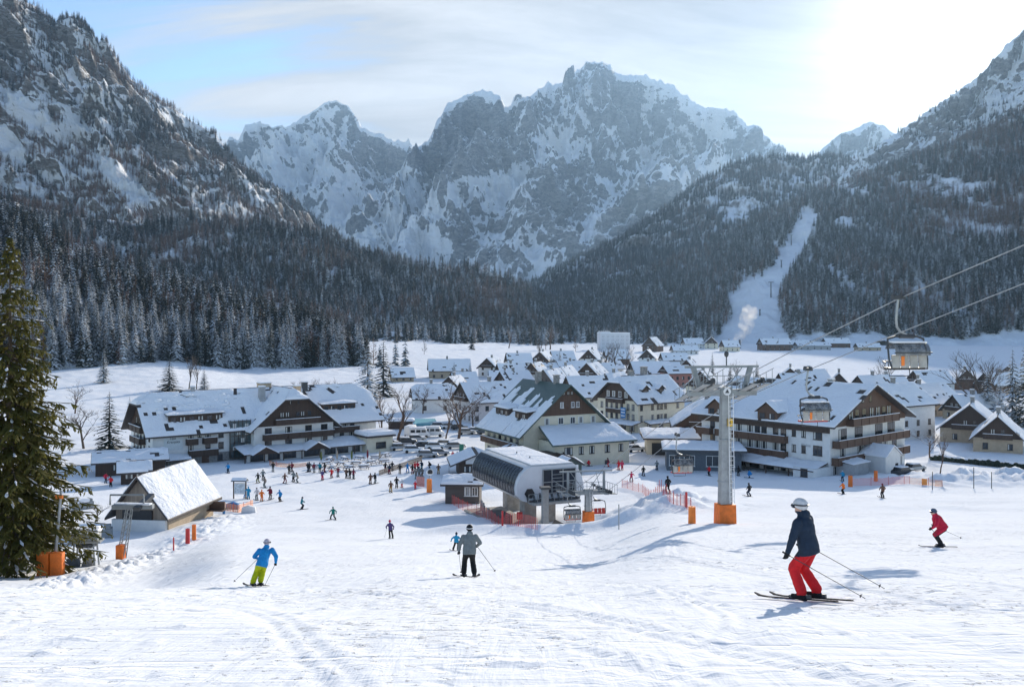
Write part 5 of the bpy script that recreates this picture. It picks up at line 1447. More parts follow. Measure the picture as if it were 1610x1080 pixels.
def pylon_mesh_parts(o, H, w0, w1, gauge, dxl, dxr, slope, train, arm_z, gantry=2.1, pad=1.35, sheaves=8, big=True):
    """o: root, local x across the line, local y along it (away from the camera)"""
    mb = MB(); 
    mb.poly([(sx_ * w / 2, sy * w / 2 * .8, z) for z, w in ((-.6, w0), (H, w1)) for sx_, sy in ((-1, -1), (1, -1), (1, 1), (-1, 1))],
            [(0, 1, 5, 4), (1, 2, 6, 5), (2, 3, 7, 6), (3, 0, 4, 7), (4, 5, 6, 7)])
    for z in (H * .33, H * .66): mb.box((0, 0, z), (w0 * .97, w0 * .8, .1))
    mb.build('post', MATS['galvanised steel'], o, bevel=.02)
    # ladder on the right front edge
    lb = MB(); lx = w0 * .34; ly = -w0 * .5
    for sg in (-1, 1): lb.tube([(lx + sg * .16, ly - .06, pad + .1), (lx * .75 + sg * .16, ly * .85 - .06, H + .2)], .025, 5)
    n = int((H - pad) / .3)
    for i in range(n):
        t = i / n; lb.tube([(lx * (1 - .25 * t) - .16, ly * (1 - .15 * t) - .06, pad + .25 + (H - pad) * t), (lx * (1 - .25 * t) + .16, ly * (1 - .15 * t) - .06, pad + .25 + (H - pad) * t)], .015, 4)
    lb.build('ladder', MATS['white paint'], o)
    pb = MB().box((0, 0, pad / 2 - .1), (w0 * 1.42, w0 * 1.25, pad + .2), taper=.95)
    pb.build('crash_pad', MATS['orange padding'], o, bevel=.06, smooth=True)
    # cross arm with the two sheave trains, gantry above, catwalks and rails
    cb = MB().box(((dxl + dxr) / 2, 0, arm_z), (gauge + .7, .38, .42))
    cb.box((0, 0, arm_z + .05), (w1 * 1.3, .55, .62))
    cb.build('cross_arm', MATS['painted grey steel'], o, bevel=.02)
    g = MB(); gz_ = arm_z + gantry; hw_ = (dxr - dxl) / 2; mx = (dxl + dxr) / 2
    g.box((mx, 0, gz_), (gauge + 1.1, .16, .16))
    for sg in (-1, 1):
        x = mx + sg * hw_
        g.box((x, 0, arm_z + gantry / 2), (.22, .2, gantry + .1)) if not big else g.poly([(x + sg * .35 + a * .16, b * .13, gz_) for a in (-1, 1) for b in (-1, 1)] + [(x - sg * .12 + a * .14, b * .13, arm_z + .2) for a in (-1, 1) for b in (-1, 1)], [(0, 1, 3, 2), (4, 6, 7, 5), (0, 4, 5, 1), (2, 3, 7, 6), (0, 2, 6, 4), (1, 5, 7, 3)])
        g.tube([(x - sg * .2, 0, gz_), (mx + sg * .25, 0, arm_z + .25)], .035, 5)
        g.tube([(x - sg * .9, 0, gz_), (x - sg * .4, 0, arm_z + .2)], .03, 5)
    for x in np.linspace(dxl, dxr, 7):
        g.tube([(x, -.35, arm_z + .2), (x, -.35, arm_z + 1.15)], .022, 4)
    for z in (.7, 1.15): g.tube([(dxl, -.35, arm_z + z), (dxr, -.35, arm_z + z)], .022, 4)
    g.build('gantry', MATS['painted grey steel'], o)
    for x in (dxl, dxr):
        t = MB(); L2 = train / 2
        t.box((x, 0, arm_z + .18), (.14, train, .16), rx=-math.atan(slope))
        c = MB()
        for sg in (-1, 1):
            c.box((x + sg * .42, 0, arm_z + .02), (.5, train * .94, .05), rx=-math.atan(slope))
        for k in range(7):
            y = -L2 * .92 + train * .92 * k / 6.
            c.tube([(x + .66, y, arm_z - slope * y), (x + .66, y, arm_z + .95 - slope * y)], .022, 4)
            c.tube([(x - .66, y, arm_z - slope * y), (x - .66, y, arm_z + .75 - slope * y)], .022, 4)
        c.tube([(x + .66, -L2, arm_z + .95 + slope * L2), (x + .66, L2, arm_z + .95 - slope * L2)], .022, 4)
        c.tube([(x - .66, -L2, arm_z + .75 + slope * L2), (x - .66, L2, arm_z + .75 - slope * L2)], .022, 4)
        c.build('catwalk', MATS['painted grey steel'], o)
        to = t.build('sheave_train', MATS['dark steel'], o)
        for k in range(sheaves):
            y = -L2 + .25 + (train - .5) * k / (sheaves - 1)
            z = arm_z - slope * y + .22
            wl = MB().tube([(x - .07, y, z), (x + .07, y, z)], .21, 12)
            wl.build('sheave', MATS['dark steel'], to)

p = P3(1140, 822, 60)
PY = thing('lift_pylon', 'tall grey chair lift pylon with ladder and orange padding on the slope', 'pylon', (p.x, p.y, gz1(p.x, p.y)), LRZ)
H_ = (822 - 622) / F * 60
pylon_mesh_parts(PY, H_, .86, .60, 4.2, -1.95, 1.5, .3, 5.4, H_ + .25, 1.75, 1.35, 10)
sp = MB().box((.2, -.36, H_ - 1.75), (.34, .05, .5)).build('number_plate', MATS['yellow plate'], PY)
text_obj('number', '6', .3, 'dark steel', sp, (.2, -.395, H_ - 1.75), (R(90), 0, 0), .008)
em = MB().tube([(0, -.3, H_ + .34), (0, -.34, H_ + .34)], .27, 16).build('emblem', MATS['white paint'], PY)
MB().prism([(-.15, H_ + .24), (.15, H_ + .24), (0, H_ + .50)], 'y', -.36, -.34).build('emblem_triangle', MATS['dark steel'], em)
MB().tube([(.1, 0, H_ + 2.0), (.1, 0, H_ + 2.7)], .04, 6).ball((.1, 0, H_ + 2.85), (.16, .16, .22)).build('siren', MATS['dark steel'], PY)

p = P3(925, 832, 93)
TA = thing('lift_pylon', 'short chair lift tower with orange padding in front of the station', 'pylon', (p.x, p.y, gz1(p.x, p.y)), LRZ)
zA = -17.95 - gz1(p.x, p.y)
pylon_mesh_parts(TA, zA - .1, .80, .66, 4.6, -2.2, 1.7, .08, 5.4, zA, 2.25, 2.1, 9, False)
p2 = P3(857, 822, 96)
SC = thing('support_column', 'plain grey steel column under the left sheaves of the station', 'column', (p2.x, p2.y, gz1(p2.x, p2.y)), LRZ)
hc = -18.1 - gz1(p2.x, p2.y)
MB().box((0, 0, hc / 2 - .3), (.72, .6, hc + .6)).build('post', MATS['painted grey steel'], SC, bevel=.03)
MB().box((0, -.1, hc + .1), (1.1, 1.0, .24)).build('head_plate', MATS['dark steel'], SC)

# ---------------------------------------------------------------- valley station
gS = -23.6
ST = thing('lift_station', 'streamlined white chair lift station with dark curved side glazing', 'station', (2.3, 100.3, gS), R(22.7))
Z = lambda z: z - gS
prof = [(-.05, 7.15), (-.75, 6.9), (-1.35, 6.35), (-1.75, 5.6), (-1.95, 4.75), (-1.85, 3.95), (-1.2, 3.35), (.3, 2.95), (4.6, 2.95), (6.1, 3.4), (6.55, 4.3), (6.3, 5.6), (5.75, 6.75), (5.3, 7.15)]
Ls = 15.0
mb = MB()
n = len(prof)
secs = [(0, 1.), (.35, 1.0), (Ls - .4, 1.), (Ls, .94)]
cx_, cz_ = 2.3, 5.
for y, k in secs:
    for a, b in prof: mb.v.append((cx_ + (a - cx_) * k, y, cz_ + (b - cz_) * k))
for i in range(len(secs) - 1):
    for j in range(n):
        a = i * n + j; b = i * n + (j + 1) % n
        mb.f.append((a, b, b + n, a + n)); mb.m.append(0)
mb.f.append(tuple(range(n))); mb.m.append(0); mb.f.append(tuple((len(secs) - 1) * n + i for i in range(n))); mb.m.append(0)
mb.build('shell', MATS['station panel'], ST, smooth=True)
# curved glazing strip with ribs
gp = [(a - .05, b + .02) for a, b in prof[0:6]]
gm = MB(); k0 = 0
y0, y1 = .75, Ls - .7
for y in (y0, y1):
    for a, b in gp[1:]: gm.v.append((a, y, b))
for j in range(len(gp) - 2):
    gm.f.append((j, j + 1, j + 1 + len(gp) - 1, j + len(gp) - 1)); gm.m.append(0)
gl = gm.build('side_glazing', MATS['station glass'], ST, smooth=True)
rb = MB()
for i in range(17):
    y = y0 + (y1 - y0) * i / 16
    rb.tube([(a - .02, y, b) for a, b in gp[1:]], .022, 4)
for a, b in (gp[1], gp[-1]): rb.tube([(a - .02, y0, b), (a - .02, y1, b)], .05, 5)
rb.build('glazing_ribs', MATS['dark steel'], gl)
rt = MB().box((2.65, Ls / 2, 7.2), (5.3, Ls - .5, .12)); 
rt.build('roof', M('roof membrane', (.5, .5, .49), .7, var=.08, scale=.8), ST)
snow_sheet('snow_cover', [[(.1 + 2.55 * i, .4 + 3.6 * k, 7.265), (2.65 + 2.55 * i, .4 + 3.6 * k, 7.265), (2.65 + 2.55 * i, 4. + 3.6 * k, 7.265), (.1 + 2.55 * i, 4. + 3.6 * k, 7.265)] for i in range(2) for k in range(4)], .07, ST, 4, .05, 4)
for y in (5., 9.): MB().tube([(1.9, y, 7.2), (1.9, y, 7.55)], .09, 8).build('vent_pipe', MATS['galvanised steel'], ST)
# open front with dark machine hall behind, hexagonal opening, rails
fm = MB().box((3.35, -.03, 5.35), (4.1, .12, 2.75)); ff = fm.build('front_glazing', MATS['station glass'], ST)
fr = MB()
for x in (1.3, 2.4, 3.8, 5.4): fr.box((x, -.11, 5.35), (.1, .08, 2.8))
for z in (3.98, 5.3, 6.72): fr.box((3.35, -.115, z), (4.2, .08, .09))
for z in (4.4, 4.8, 5.7, 6.1): fr.box((3.1, -.10, z), (1.3, .04, .06))
fr.build('frame', MATS['painted grey steel'], ff)
MB().tube([(-.35, -.06, 4.15), (-.35, .02, 4.15)], .62, 6).build('rope_opening', MATS['black plastic'], ST)
MB().box((2.3, -.9, 3.25), (5.8, 1.9, .3)).build('front_sill', MATS['painted grey steel'], ST)
for x, y, w in ((.6, 2.6, 1.5), (3.6, 3.2, 1.0), (2.2, 11.5, 1.7)):
    MB().box((x, y, 1.2), (w, 1.5, 3.6)).build('concrete_pier', MATS['concrete'], ST, bevel=.05)
bm_ = MB().box((-1.6, 5., .3), (5., 13., .25)); bm_.build('boarding_platform', MATS['concrete'], ST)
wh = MB().tube([(2.2, 1.6, 3.1), (2.2, 1.6, 3.35)], 1.9, 24); wh.tube([(2.2, 1.6, 2.7), (2.2, 1.6, 3.6)], .3, 10); wh.build('bull_wheel', MATS['dark steel'], ST)
mc = MB()
for i in range(9): mc.tube([(-1. + i * .75, -1.2 - .1 * (i % 2), 3.4), (-1. + i * .75, -.9, 3.9 + .2 * (i % 3))], .14, 8)
mc.box((2.2, -1.2, 3.5), (6.4, .18, .2)); mc.build('tyre_conveyor', MATS['dark steel'], ST)
rl = MB()
for i in range(8): rl.tube([(-1.2 + i * 1.05, -1.75, 3.4), (-1.2 + i * 1.05, -1.75, 4.4)], .03, 5)
for z in (3.9, 4.4): rl.tube([(-1.2, -1.75, z), (6.2, -1.75, z)], .03, 5)
rl.build('railing', MATS['galvanised steel'], ST)
cnt = MB().box((-2.6, 3.0, 1.1), (1.4, 3.4, .95)); cnt.build('control_desk', MATS['dark steel'], ST, bevel=.05)
for x, y in ((-3.2, 5.5), (-3.1, 7.2), (-2.6, 8.8), (-2.3, 10.2)):
    tg = MB().box((x, y, 1.0), (.16, .5, 1.3)); tg.tube([(x, y, 1.4), (x - .8, y, 1.4)], .03, 5); tg.build('gate', MATS['galvanised steel'], ST)
MB().box((-1.1, 1.1, 1.5), (.55, .4, .8)).build('stop_board', MATS['red paint'], ST)
MB().prism([(1.2, .0), (4.2, .0), (2.4, 1.2)], 'y', -3.4, -1.0).build('timber_stack', MATS['weathered boards'], ST)

def chair(Y, C, X, label, swing=0., seatmat='black plastic', backmat='clear bubble', bub=True, rz=0., snow=False, zoff=0.):
    g = cable_at(C, X, Y); g.z += zoff
    o = thing('lift_chair', label, 'chair lift seat', g, LRZ + rz, 'chairs hanging on the lift')
    W = 1.72
    hb = MB().box((0, 0, .06), (.2, .75, .16)); 
    for y in (-.3, .3): hb.tube([(-.08, y, .12), (.08, y, .12)], .1, 8)
    hb.build('grip', MATS['dark steel'], o)
    hg = MB().tube([(0, 0, 0), (-.06, 0, -.45), (-.1, 0, -.9), (-.06, 0, -1.2), (.1, 0, -1.42), (.4, 0, -1.56), (.45, 0, -1.6)], .055, 8)
    hg.build('hanger', MATS['galvanised steel'], o, smooth=True)
    cx2 = .42
    fr = MB().tube([(cx2 - W / 2, .1, -1.72), (cx2 - W * .3, .05, -1.62), (cx2 + W * .3, .05, -1.62), (cx2 + W / 2, .1, -1.72)], .05, 6)
    for sg in (-1, 1):
        fr.tube([(cx2 + sg * W / 2, .1, -1.72), (cx2 + sg * (W / 2 + .05), .0, -2.1), (cx2 + sg * (W / 2 + .06), -.1, -2.6), (cx2 + sg * (W / 2 - .02), -.2, -3.0), (cx2 + sg * (W / 2 - .1), .35, -3.02)], .04, 6)
    fr.tube([(cx2 - .35, .02, -1.6), (cx2 + .35, .02, -1.6)], .1, 8)
    fr.build('frame', MATS['dark steel'], o, smooth=True)
    MB().box((cx2, .18, -3.0), (W - .06, .55, .1)).build('seat', MATS[seatmat], o, bevel=.03)
    bk = MB()
    for i in range(4):
        x = cx2 - W / 2 + W * (i + .5) / 4
        bk.box((x, -.16, -2.68), (W / 4 - .05, .08, .56), rx=-.12)
    bk.build('backrest', MATS[backmat], o, bevel=.03)
    if bub:
        bp = [(-.3 - .12 * math.sin(t), -1.74 - .9 * (1 - math.cos(t)) / 1.0) if False else (.40 * math.cos(t) - .05, -2.34 + .46 * math.sin(t)) for t in np.linspace(R(25), R(188), 9)]
        b_ = MB(); xx0, xx1 = cx2 - W / 2 + .02, cx2 + W / 2 - .02
        for (y, z) in bp: b_.v += [(xx0, y, z), (xx1, y, z)]
        for (y, z) in bp: b_.v += [(xx0 + .01, y * .95, z - .025), (xx1 - .01, y * .95, z - .025)]
        m_ = len(bp)
        for i in range(m_ - 1):
            b_.f += [(2 * i, 2 * i + 1, 2 * i + 3, 2 * i + 2), (2 * m_ + 2 * i, 2 * m_ + 2 * i + 2, 2 * m_ + 2 * i + 3, 2 * m_ + 2 * i + 1)]; b_.m += [0, 0]
        bo = b_.build('bubble', MATS['clear bubble'], o, smooth=True)
        MB().box((cx2, -.46, -2.30), (W + .05, .05, .05)).build('bubble_rim', MATS['dark steel'], bo)
        if snow: MB().box((cx2, -.05, -1.86), (W - .1, .42, .07)).build('snow_cover', SN, bo, bevel=.04)
        MB().box((cx2 - W * .2, -.225, -2.66), (.14, .03, .4)).build('logo_patch', MATS['safety orange'], o)
    MB().tube([(cx2 - W / 2, .25, -2.75), (cx2 - W / 2 + .1, .6, -2.7), (cx2 + W / 2 - .1, .6, -2.7), (cx2 + W / 2, .25, -2.75)], .03, 6).tube([(cx2 - .5, .6, -2.7), (cx2 - .5, .5, -3.35), (cx2 + .5, .5, -3.35), (cx2 + .5, .6, -2.7)], .025, 5).build('safety_bar', MATS['dark steel'], o)
    return o
M('cream seat', (.40, .385, .35), .6, var=.15); M('red seat', (.40, .03, .02), .55, var=.15)
chair(38.1, CABL, XL, 'nearest six seat chair with clear bubble hanging from the upper rope', backmat='cream seat', snow=True)
chair(52., CABR, XR, 'chair with orange and red seats passing before the chalet hotel roof', backmat='cream seat', seatmat='red seat', snow=True)
chair(72., CABR, XR, 'chair with snowy orange seat hanging just left of the tall pylon', seatmat='red seat', backmat='cream seat')
chair(92.5, CABL, XL, 'empty chair with open bubble left of the short lift tower', backmat='cream seat', seatmat='red seat', zoff=-.1)
chair(95.5, CABR, XR, 'empty chair with dark red seat right of the short lift tower', seatmat='red seat', backmat='red seat', bub=False)

# ---------------------------------------------------------------- drag lift on the left
p = ground_at(190, 878, 55)
DL = thing('drag_lift_pylon', 'lattice drag lift pylon with small orange pad in front of the old barn', 'pylon', p, R(-5))
sc_ = p.y / F
hh = 80 * sc_
lt = MB(); tilt = 14 * sc_
for sx_ in (-1, 1):
    for sy in (-1, 1): lt.tube([(sx_ * .28, sy * .2, -.3), (tilt + sx_ * .2, sy * .15, hh)], .045, 5)
for i in range(10):
    z0_, z1_ = hh * i / 10, hh * (i + 1) / 10; t0, t1 = tilt * i / 10, tilt * (i + 1) / 10
    lt.tube([(t0 - .26, -.2, z0_), (t1 + .24, -.18, z1_)], .022, 4); lt.tube([(t0 + .26, -.2, z0_), (t0 - .26, -.2, z0_)], .022, 4); lt.tube([(t0 + .26, -.2, z0_), (t1 + .23, .18, z1_)], .022, 4)
lt.build('lattice_post', MATS['galvanised steel'], DL)
ta = MB().box((tilt + .3, 0, hh + .1), (3.2, .5, .35), rz=R(8)); ta.tube([(tilt - 1.6, 0, hh + .2), (tilt - 1.6, 0, hh + 1.0), (tilt + 1.2, 0, hh + 1.05), (tilt + 1.2, 0, hh + .2)], .09, 6)
ta.build('cross_head', MATS['painted grey steel'], DL, bevel=.03)
tr_ = MB().box((tilt + .9, .6, hh + .35), (.5, 2.6, .3), rx=.25); tr_.build('sheave_train', MATS['dark steel'], DL)
MB().box((tilt + .3, 0, hh + .33), (3.0, .5, .12)).build('snow_cover', SN, DL, bevel=.04)
MB().box((.05, -.1, .55), (.62, .55, 1.2)).build('crash_pad', MATS['orange padding'], DL, bevel=.08, smooth=True)
p = ground_at(135, 890, 50)
DM = thing('drag_lift_drive', 'snow capped steel drive frame of the drag lift beside the big spruce', 'lift machinery', p, R(10))
DM.scale = (.72, .72, .72); fm = MB(); s_ = p.y / F
for x, y in ((-1.2, -.5), (1.0, -.5), (-1.2, 1.), (1.0, 1.)): fm.tube([(x, y, -.4), (x * .8, y * .8, 2.6)], .09, 6)
fm.box((0, .2, 2.5), (3., 1.6, .22)); fm.tube([(-1.2, -.5, .4), (1., -.5, 2.3)], .06, 5); fm.tube([(-1.0, 1, .4), (1., 1, 2.3)], .06, 5)
fm.build('frame', MATS['galvanised steel'], DM)
MB().tube([(0, .2, 2.0), (0, .2, 2.3)], 1.0, 18).build('bull_wheel', MATS['dark steel'], DM)
MB().box((-.1, .2, 3.), (2.7, 1.6, .8)).build('motor_housing', MATS['painted grey steel'], DM, bevel=.15)
MB().box((-.1, .2, 3.6), (2.9, 1.8, .5)).build('snow_cover', SN, DM, bevel=.22, smooth=True)
MB().box((-.9, -.9, .5), (1.2, .5, 1.1)).build('control_box', MATS['blue grey wall'], DM, bevel=.05)
MB().prism([(-.3, 0), (.9, 0), (.7, 1.8), (.4, 2.2)], 'y', -.8, -.5).build('brace_plate', MATS['stone plinth'], DM)
p = ground_at(84, 903, 45)
s_ = p.y / F
PO = thing('lift_post', 'slim leaning steel post rising from two orange crash pads by the spruce', 'post', p)
MB().tube([(.0, 0, -.2), (.45, .1, 132 * s_)], [.11, .08], 8).build('pole', MATS['galvanised steel'], PO, smooth=True)
MB().box((.36, 0, 122 * s_), (.5, .06, .22)).build('board', MATS['safety orange'], PO)
for i, (x, w) in enumerate(((-10 * s_, 20 * s_), (10.5 * s_, 20 * s_))):
    cp = MB().box((0, 0, 19 * s_), (w * .95, .5, 38 * s_)).build('crash_pad', MATS['orange padding'], None, (p.x + x, p.y - .35, p.z - .03), R(4 if i else -5), bevel=.08, smooth=True)
    tag(cp, ('left' if not i else 'right') + ' one of two tall orange crash pads round the slim post', 'crash pad', 'crash pads round the slim post')
# ================================================================ people
def ik(a, b, l1, l2, hint):
    a, b = Vector(a), Vector(b); d = b - a; L = min(d.length, (l1 + l2) * .999)
    dn = d.normalized(); x = (l1 * l1 - l2 * l2 + L * L) / (2 * L)
    h = math.sqrt(max(0, l1 * l1 - x * x))
    k = Vector(hint) - dn * Vector(hint).dot(dn)
    k = k.normalized() if k.length > 1e-4 else Vector((0, 1, 0))
    return a + dn * x + k * h

def body_mesh(name, hip=(0, 0, .93), neck=(0, .06, 1.46), feet=((-.13, 0), (.13, 0)), hands=((-.34, .22, .95), (.34, .22, .95)), look=(0, 1, -.1), voxel=.02, fingers=True, bulk=1., hood=True, hem=.1, feet_z=(0, 0), toe=(0, 1), kneehint=(0, 1, 0)):
    """one continuous clothed figure facing +y; returns a mesh whose faces carry
    0 jacket, 1 trousers, 2 boots, 3 gloves, 4 skin, plus the head centre and look direction"""
    H, N = Vector(hip), Vector(neck)
    up = (N - H).normalized()
    right = Vector((1, 0, 0)); fw = up.cross(right) * -1
    fw = right.cross(up) * -1; fw = up.cross(right).normalized() * (1 if up.cross(right).y > 0 else -1)
    segs = []; mb = MB()
    def cap(a, b, ra, rb, mi, sq=1., n=12):
        a, b = Vector(a), Vector(b)
        mb.tube([a, b], [ra, rb], n, mi, True, sq); mb.ball(a, ra * .99, mi, 10, 6); mb.ball(b, rb * .99, mi, 10, 6)
        segs.append((a, b, ra, rb, mi))
    tl = (N - H).length
    # torso: hem, waist, chest, shoulders as one oval tube
    pts = [H - up * hem, H + up * .04, H + up * tl * .35, H + up * tl * .66, H + up * tl * .88, N + up * .02]
    rad = [.150 * bulk, .152 * bulk, .138 * bulk, .148 * bulk, .125 * bulk, .075]
    mb.tube(pts, rad, 16, 0, True, 1.36)
    for i in range(5): segs.append((pts[i], pts[i + 1], rad[i] * 1.15, rad[i + 1] * 1.15, 0))
    cap(H - up * .04 - right * .06, H - up * .04 + right * .06, .125, .125, 1)
    hd = N + up * .035 + Vector(look).normalized() * .035 + Vector((0, 0, .155))
    cap(N, N + (hd - N) * .6, .062, .06, 4)
    lk = Vector(look).normalized()
    mb.ball(hd, (.083, .1, .118), 4, 14, 10); segs.append((hd, hd + Vector((0, 0, .01)), .1, .1, 4))
    mb.ball(hd + lk * .095 + Vector((0, 0, -.015)), (.016, .02, .022), 4, 8, 6)          # nose
    mb.ball(hd + lk * .06 + Vector((0, 0, -.085)), (.045, .04, .035), 4, 8, 6)           # chin
    if hood: mb.ball(N - fw * .075 + up * .03, (.115, .075, .085), 0, 12, 8); segs.append((N - fw * .075 + up * .03, N - fw * .07, .1, .1, 0))
    # collar
    cap(N - up * .01, N + up * .05, .082, .078, 0)
    sh = N - up * .085
    for i, sg in enumerate((-1, 1)):
        S = sh + right * sg * .185 * bulk
        hnd = Vector(hands[i])
        E = ik(S, hnd, .29, .27, (sg * .75, -.5, -.25))
        Wr = E + (hnd - E) * .86
        cap(S, E, .078 * bulk, .066 * bulk, 0); cap(E, Wr, .064 * bulk, .05, 0)
        d = (hnd - E).normalized()
        if fingers:
            # glove: palm, four curled fingers of unequal length and a thumb off the side
            side = d.cross(Vector((0, 1, 0)))
            side = side.normalized() if side.length > .1 else Vector((1, 0, 0))
            nrm = side.cross(d).normalized()
            c = Wr + d * .06
            cap(Wr, c + d * .02, .044, .047, 3)
            for k in range(4):
                b0 = c + d * .045 + side * (.033 * (k - 1.5) * .85)
                l = (.036, .044, .041, .031)[k]
                b1 = b0 + d * l * .7 + nrm * l * .35; b2 = b1 + nrm * l * .9 - d * l * .1
                cap(b0, b1, .0145, .0135, 3, n=7); cap(b1, b2, .0135, .012, 3, n=7)
            tb = c + side * .042 * -sg
            cap(tb, tb + (side * -sg * .02 + nrm * .045 + d * .015), .016, .014, 3, n=7)
        else:
            cap(Wr, hnd, .05, .045, 3)
        hp = H + right * sg * .095 - up * .05
        fx, fy = feet[i]; an = Vector((fx, fy, .16 + feet_z[i]))
        K = ik(hp, an, .43, .42, kneehint)
        cap(hp, K, .108 * bulk, .083 * bulk, 1); cap(K, an + Vector((0, 0, .02)), .082 * bulk, .088 * bulk, 1)
        td = Vector((toe[0], toe[1], 0)).normalized()
        cap(an, an - Vector((0, 0, .07)) - td * .02, .078, .07, 2)
        cap(an - Vector((0, 0, .1)) - td * .07, an - Vector((0, 0, .105)) + td * .16, .058, .05, 2)
    me = mb.mesh(name + '_raw', [MATS['skin']])
    tmp = bpy.data.objects.new('tmp', me); COL.objects.link(tmp)
    rm = tmp.modifiers.new('r', 'REMESH'); rm.mode = 'VOXEL'; rm.voxel_size = voxel; rm.use_smooth_shade = True
    sm = tmp.modifiers.new('s', 'SMOOTH'); sm.factor = .5; sm.iterations = 2 if voxel < .022 else 1
    dg = bpy.context.evaluated_depsgraph_get()
    out = bpy.data.meshes.new_from_object(tmp.evaluated_get(dg)); out.name = name
    bpy.data.objects.remove(tmp); bpy.data.meshes.remove(me)
    # cloth folds and garment regions
    n = len(out.vertices); co = np.zeros(n * 3, np.float32); out.vertices.foreach_get('co', co); co = co.reshape(-1, 3).astype(float)
    nf = len(out.polygons); ce = np.zeros(nf * 3, np.float32); out.polygons.foreach_get('center', ce); ce = ce.reshape(-1, 3).astype(float)
    best = np.full(nf, 1e9); mi = np.zeros(nf, np.int32)
    for a, b, ra, rb, m_ in segs:
        a_ = np.array(a); ab = np.array(b) - a_; L2 = max(1e-9, float(ab @ ab))
        t = np.clip(((ce - a_) @ ab) / L2, 0, 1)
        dd = np.linalg.norm(ce - (a_ + t[:, None] * ab), axis=1) / (ra + (rb - ra) * t)
        # the jacket hangs over the trousers down to its hem
        k = dd < best
        best[k] = dd[k]; mi[k] = m_
    hz_ = (ce - np.array(H)) @ np.array(up)
    tor = (np.abs((ce - np.array(H)) @ np.array(right)) < .3) & (mi == 1) & (hz_ > -hem)
    mi[tor] = 0
    low = (np.abs((ce - np.array(H)) @ np.array(right)) < .25) & (mi == 0) & (hz_ < -hem - .005)
    mi[low] = 1
    if len(out.materials) == 0: out.materials.append(None)
    while len(out.materials) < 5: out.materials.append(None)
    out.polygons.foreach_set('material_index', mi)
    out.polygons.foreach_set('use_smooth', np.ones(nf, bool))
    nrm = np.zeros(n * 3, np.float32); out.vertices.foreach_get('normal', nrm); nrm = nrm.reshape(-1, 3)
    if voxel < .022:
        w = pnoise(co[:, 0] * 9 + co[:, 2] * 6, co[:, 2] * 11 + co[:, 1] * 8, 3) * .006
        w[co[:, 2] > N.z] = 0
        co = co + nrm * w[:, None]; out.vertices.foreach_set('co', co.astype(np.float32).ravel())
    out.update()
    return out, hd, lk

CLO = {}
def cloth(c):
    nm = 'cloth %.2f %.2f %.2f' % c
    if nm not in MATS: M(nm, c, .75, var=.12, scale=9, bump=.12, spec=.2)
    return MATS[nm]
COLS = dict(navy=(.02, .035, .06), red=(.62, .02, .025), blue=(.012, .22, .52), lime=(.42, .48, .01), grey=(.16, .185, .19), black=(.016, .016, .018), crimson=(.50, .018, .05), cyan=(.02, .26, .45), teal=(.015, .19, .25), green=(.01, .17, .14),
            maroon=(.16, .015, .03), brown=(.14, .075, .05), white=(.6, .6, .6), orange=(.75, .17, .02), pink=(.55, .04, .09), ochre=(.36, .22, .05), sand=(.35, .3, .24), olive=(.10, .12, .03), purple=(.08, .06, .16), taupe=(.17, .145, .13))

def helmet(parent, hd, lk, mat, goggles=True, hat=False, strap=None):
    rz = math.atan2(-lk.x, lk.y)
    hb = MB()
    nu, nv = 16, 8
    hb.ball((0, -.012, .025), (.118, .138, .128), 0, nu, nv)
    me = hb.mesh('helmet', [mat], smooth=True)
    bm = bmesh.new(); bm.from_mesh(me)
    bmesh.ops.bisect_plane(bm, geom=bm.verts[:] + bm.edges[:] + bm.faces[:], plane_co=(0, .03, -.02), plane_no=(0, .35, -1), clear_outer=True)
    bm.to_mesh(me); bm.free()
    h = link('hat' if hat else 'helmet', me, parent, hd, rz)
    if hat:
        MB().ball((0, -.02, .16), .035, 0).build('bobble', mat, h)
        return h
    if goggles:
        g = MB()
        pts = [(.112 * math.sin(t), .012 + .118 * math.cos(t), .0) for t in np.linspace(-1.1, 1.1, 9)]
        g.tube(pts, .034, 6, 0, True); 
        g.build('goggles', MATS['station glass'], h, smooth=True)
        s = MB().tube([(.122 * math.sin(t), -.012 + .14 * math.cos(t), .03) for t in np.linspace(1.0, 5.28, 14)], .014, 5)
        s.build('strap', strap or MATS['black plastic'], h, smooth=True)
    return h

def ski(parent, x, y, dirn, mat, L=1.62, z=.02, pitch=0., name='ski', bind=True, roll=0.):
    rz = math.atan2(-dirn[0], dirn[1])
    prof = [(-L * .42, 0.), (-L * .40, .02), (L * .40, .018), (L * .50, .035), (L * .56, .075), (L * .56, .062), (L * .50, .015), (L * .40, .0)]
    mb = MB(); n = len(prof)
    wid = [.045, .052, .05, .055, .03, .03, .055, .05]
    for sg in (-1, 1): mb.v += [(sg * w, p[0], p[1]) for p, w in zip(prof, wid)]
    for i in range(n):
        j = (i + 1) % n; mb.f.append((i, j, n + j, n + i)); mb.m.append(0)
    mb.f += [(0, 1, 2, 7), (2, 3, 6, 7), (3, 4, 5, 6), (n, n + 7, n + 2, n + 1), (n + 2, n + 7, n + 6, n + 3), (n + 3, n + 6, n + 5, n + 4)]; mb.m += [0] * 6
    o = mb.build(name, mat, parent, (x, y, z)); o.rotation_euler = (pitch, roll, rz)
    if bind:
        b = MB().box((0, -.13, .05), (.07, .1, .07)).box((0, .17, .045), (.07, .1, .05)); b.build('binding', MATS['dark steel'], o)
    return o

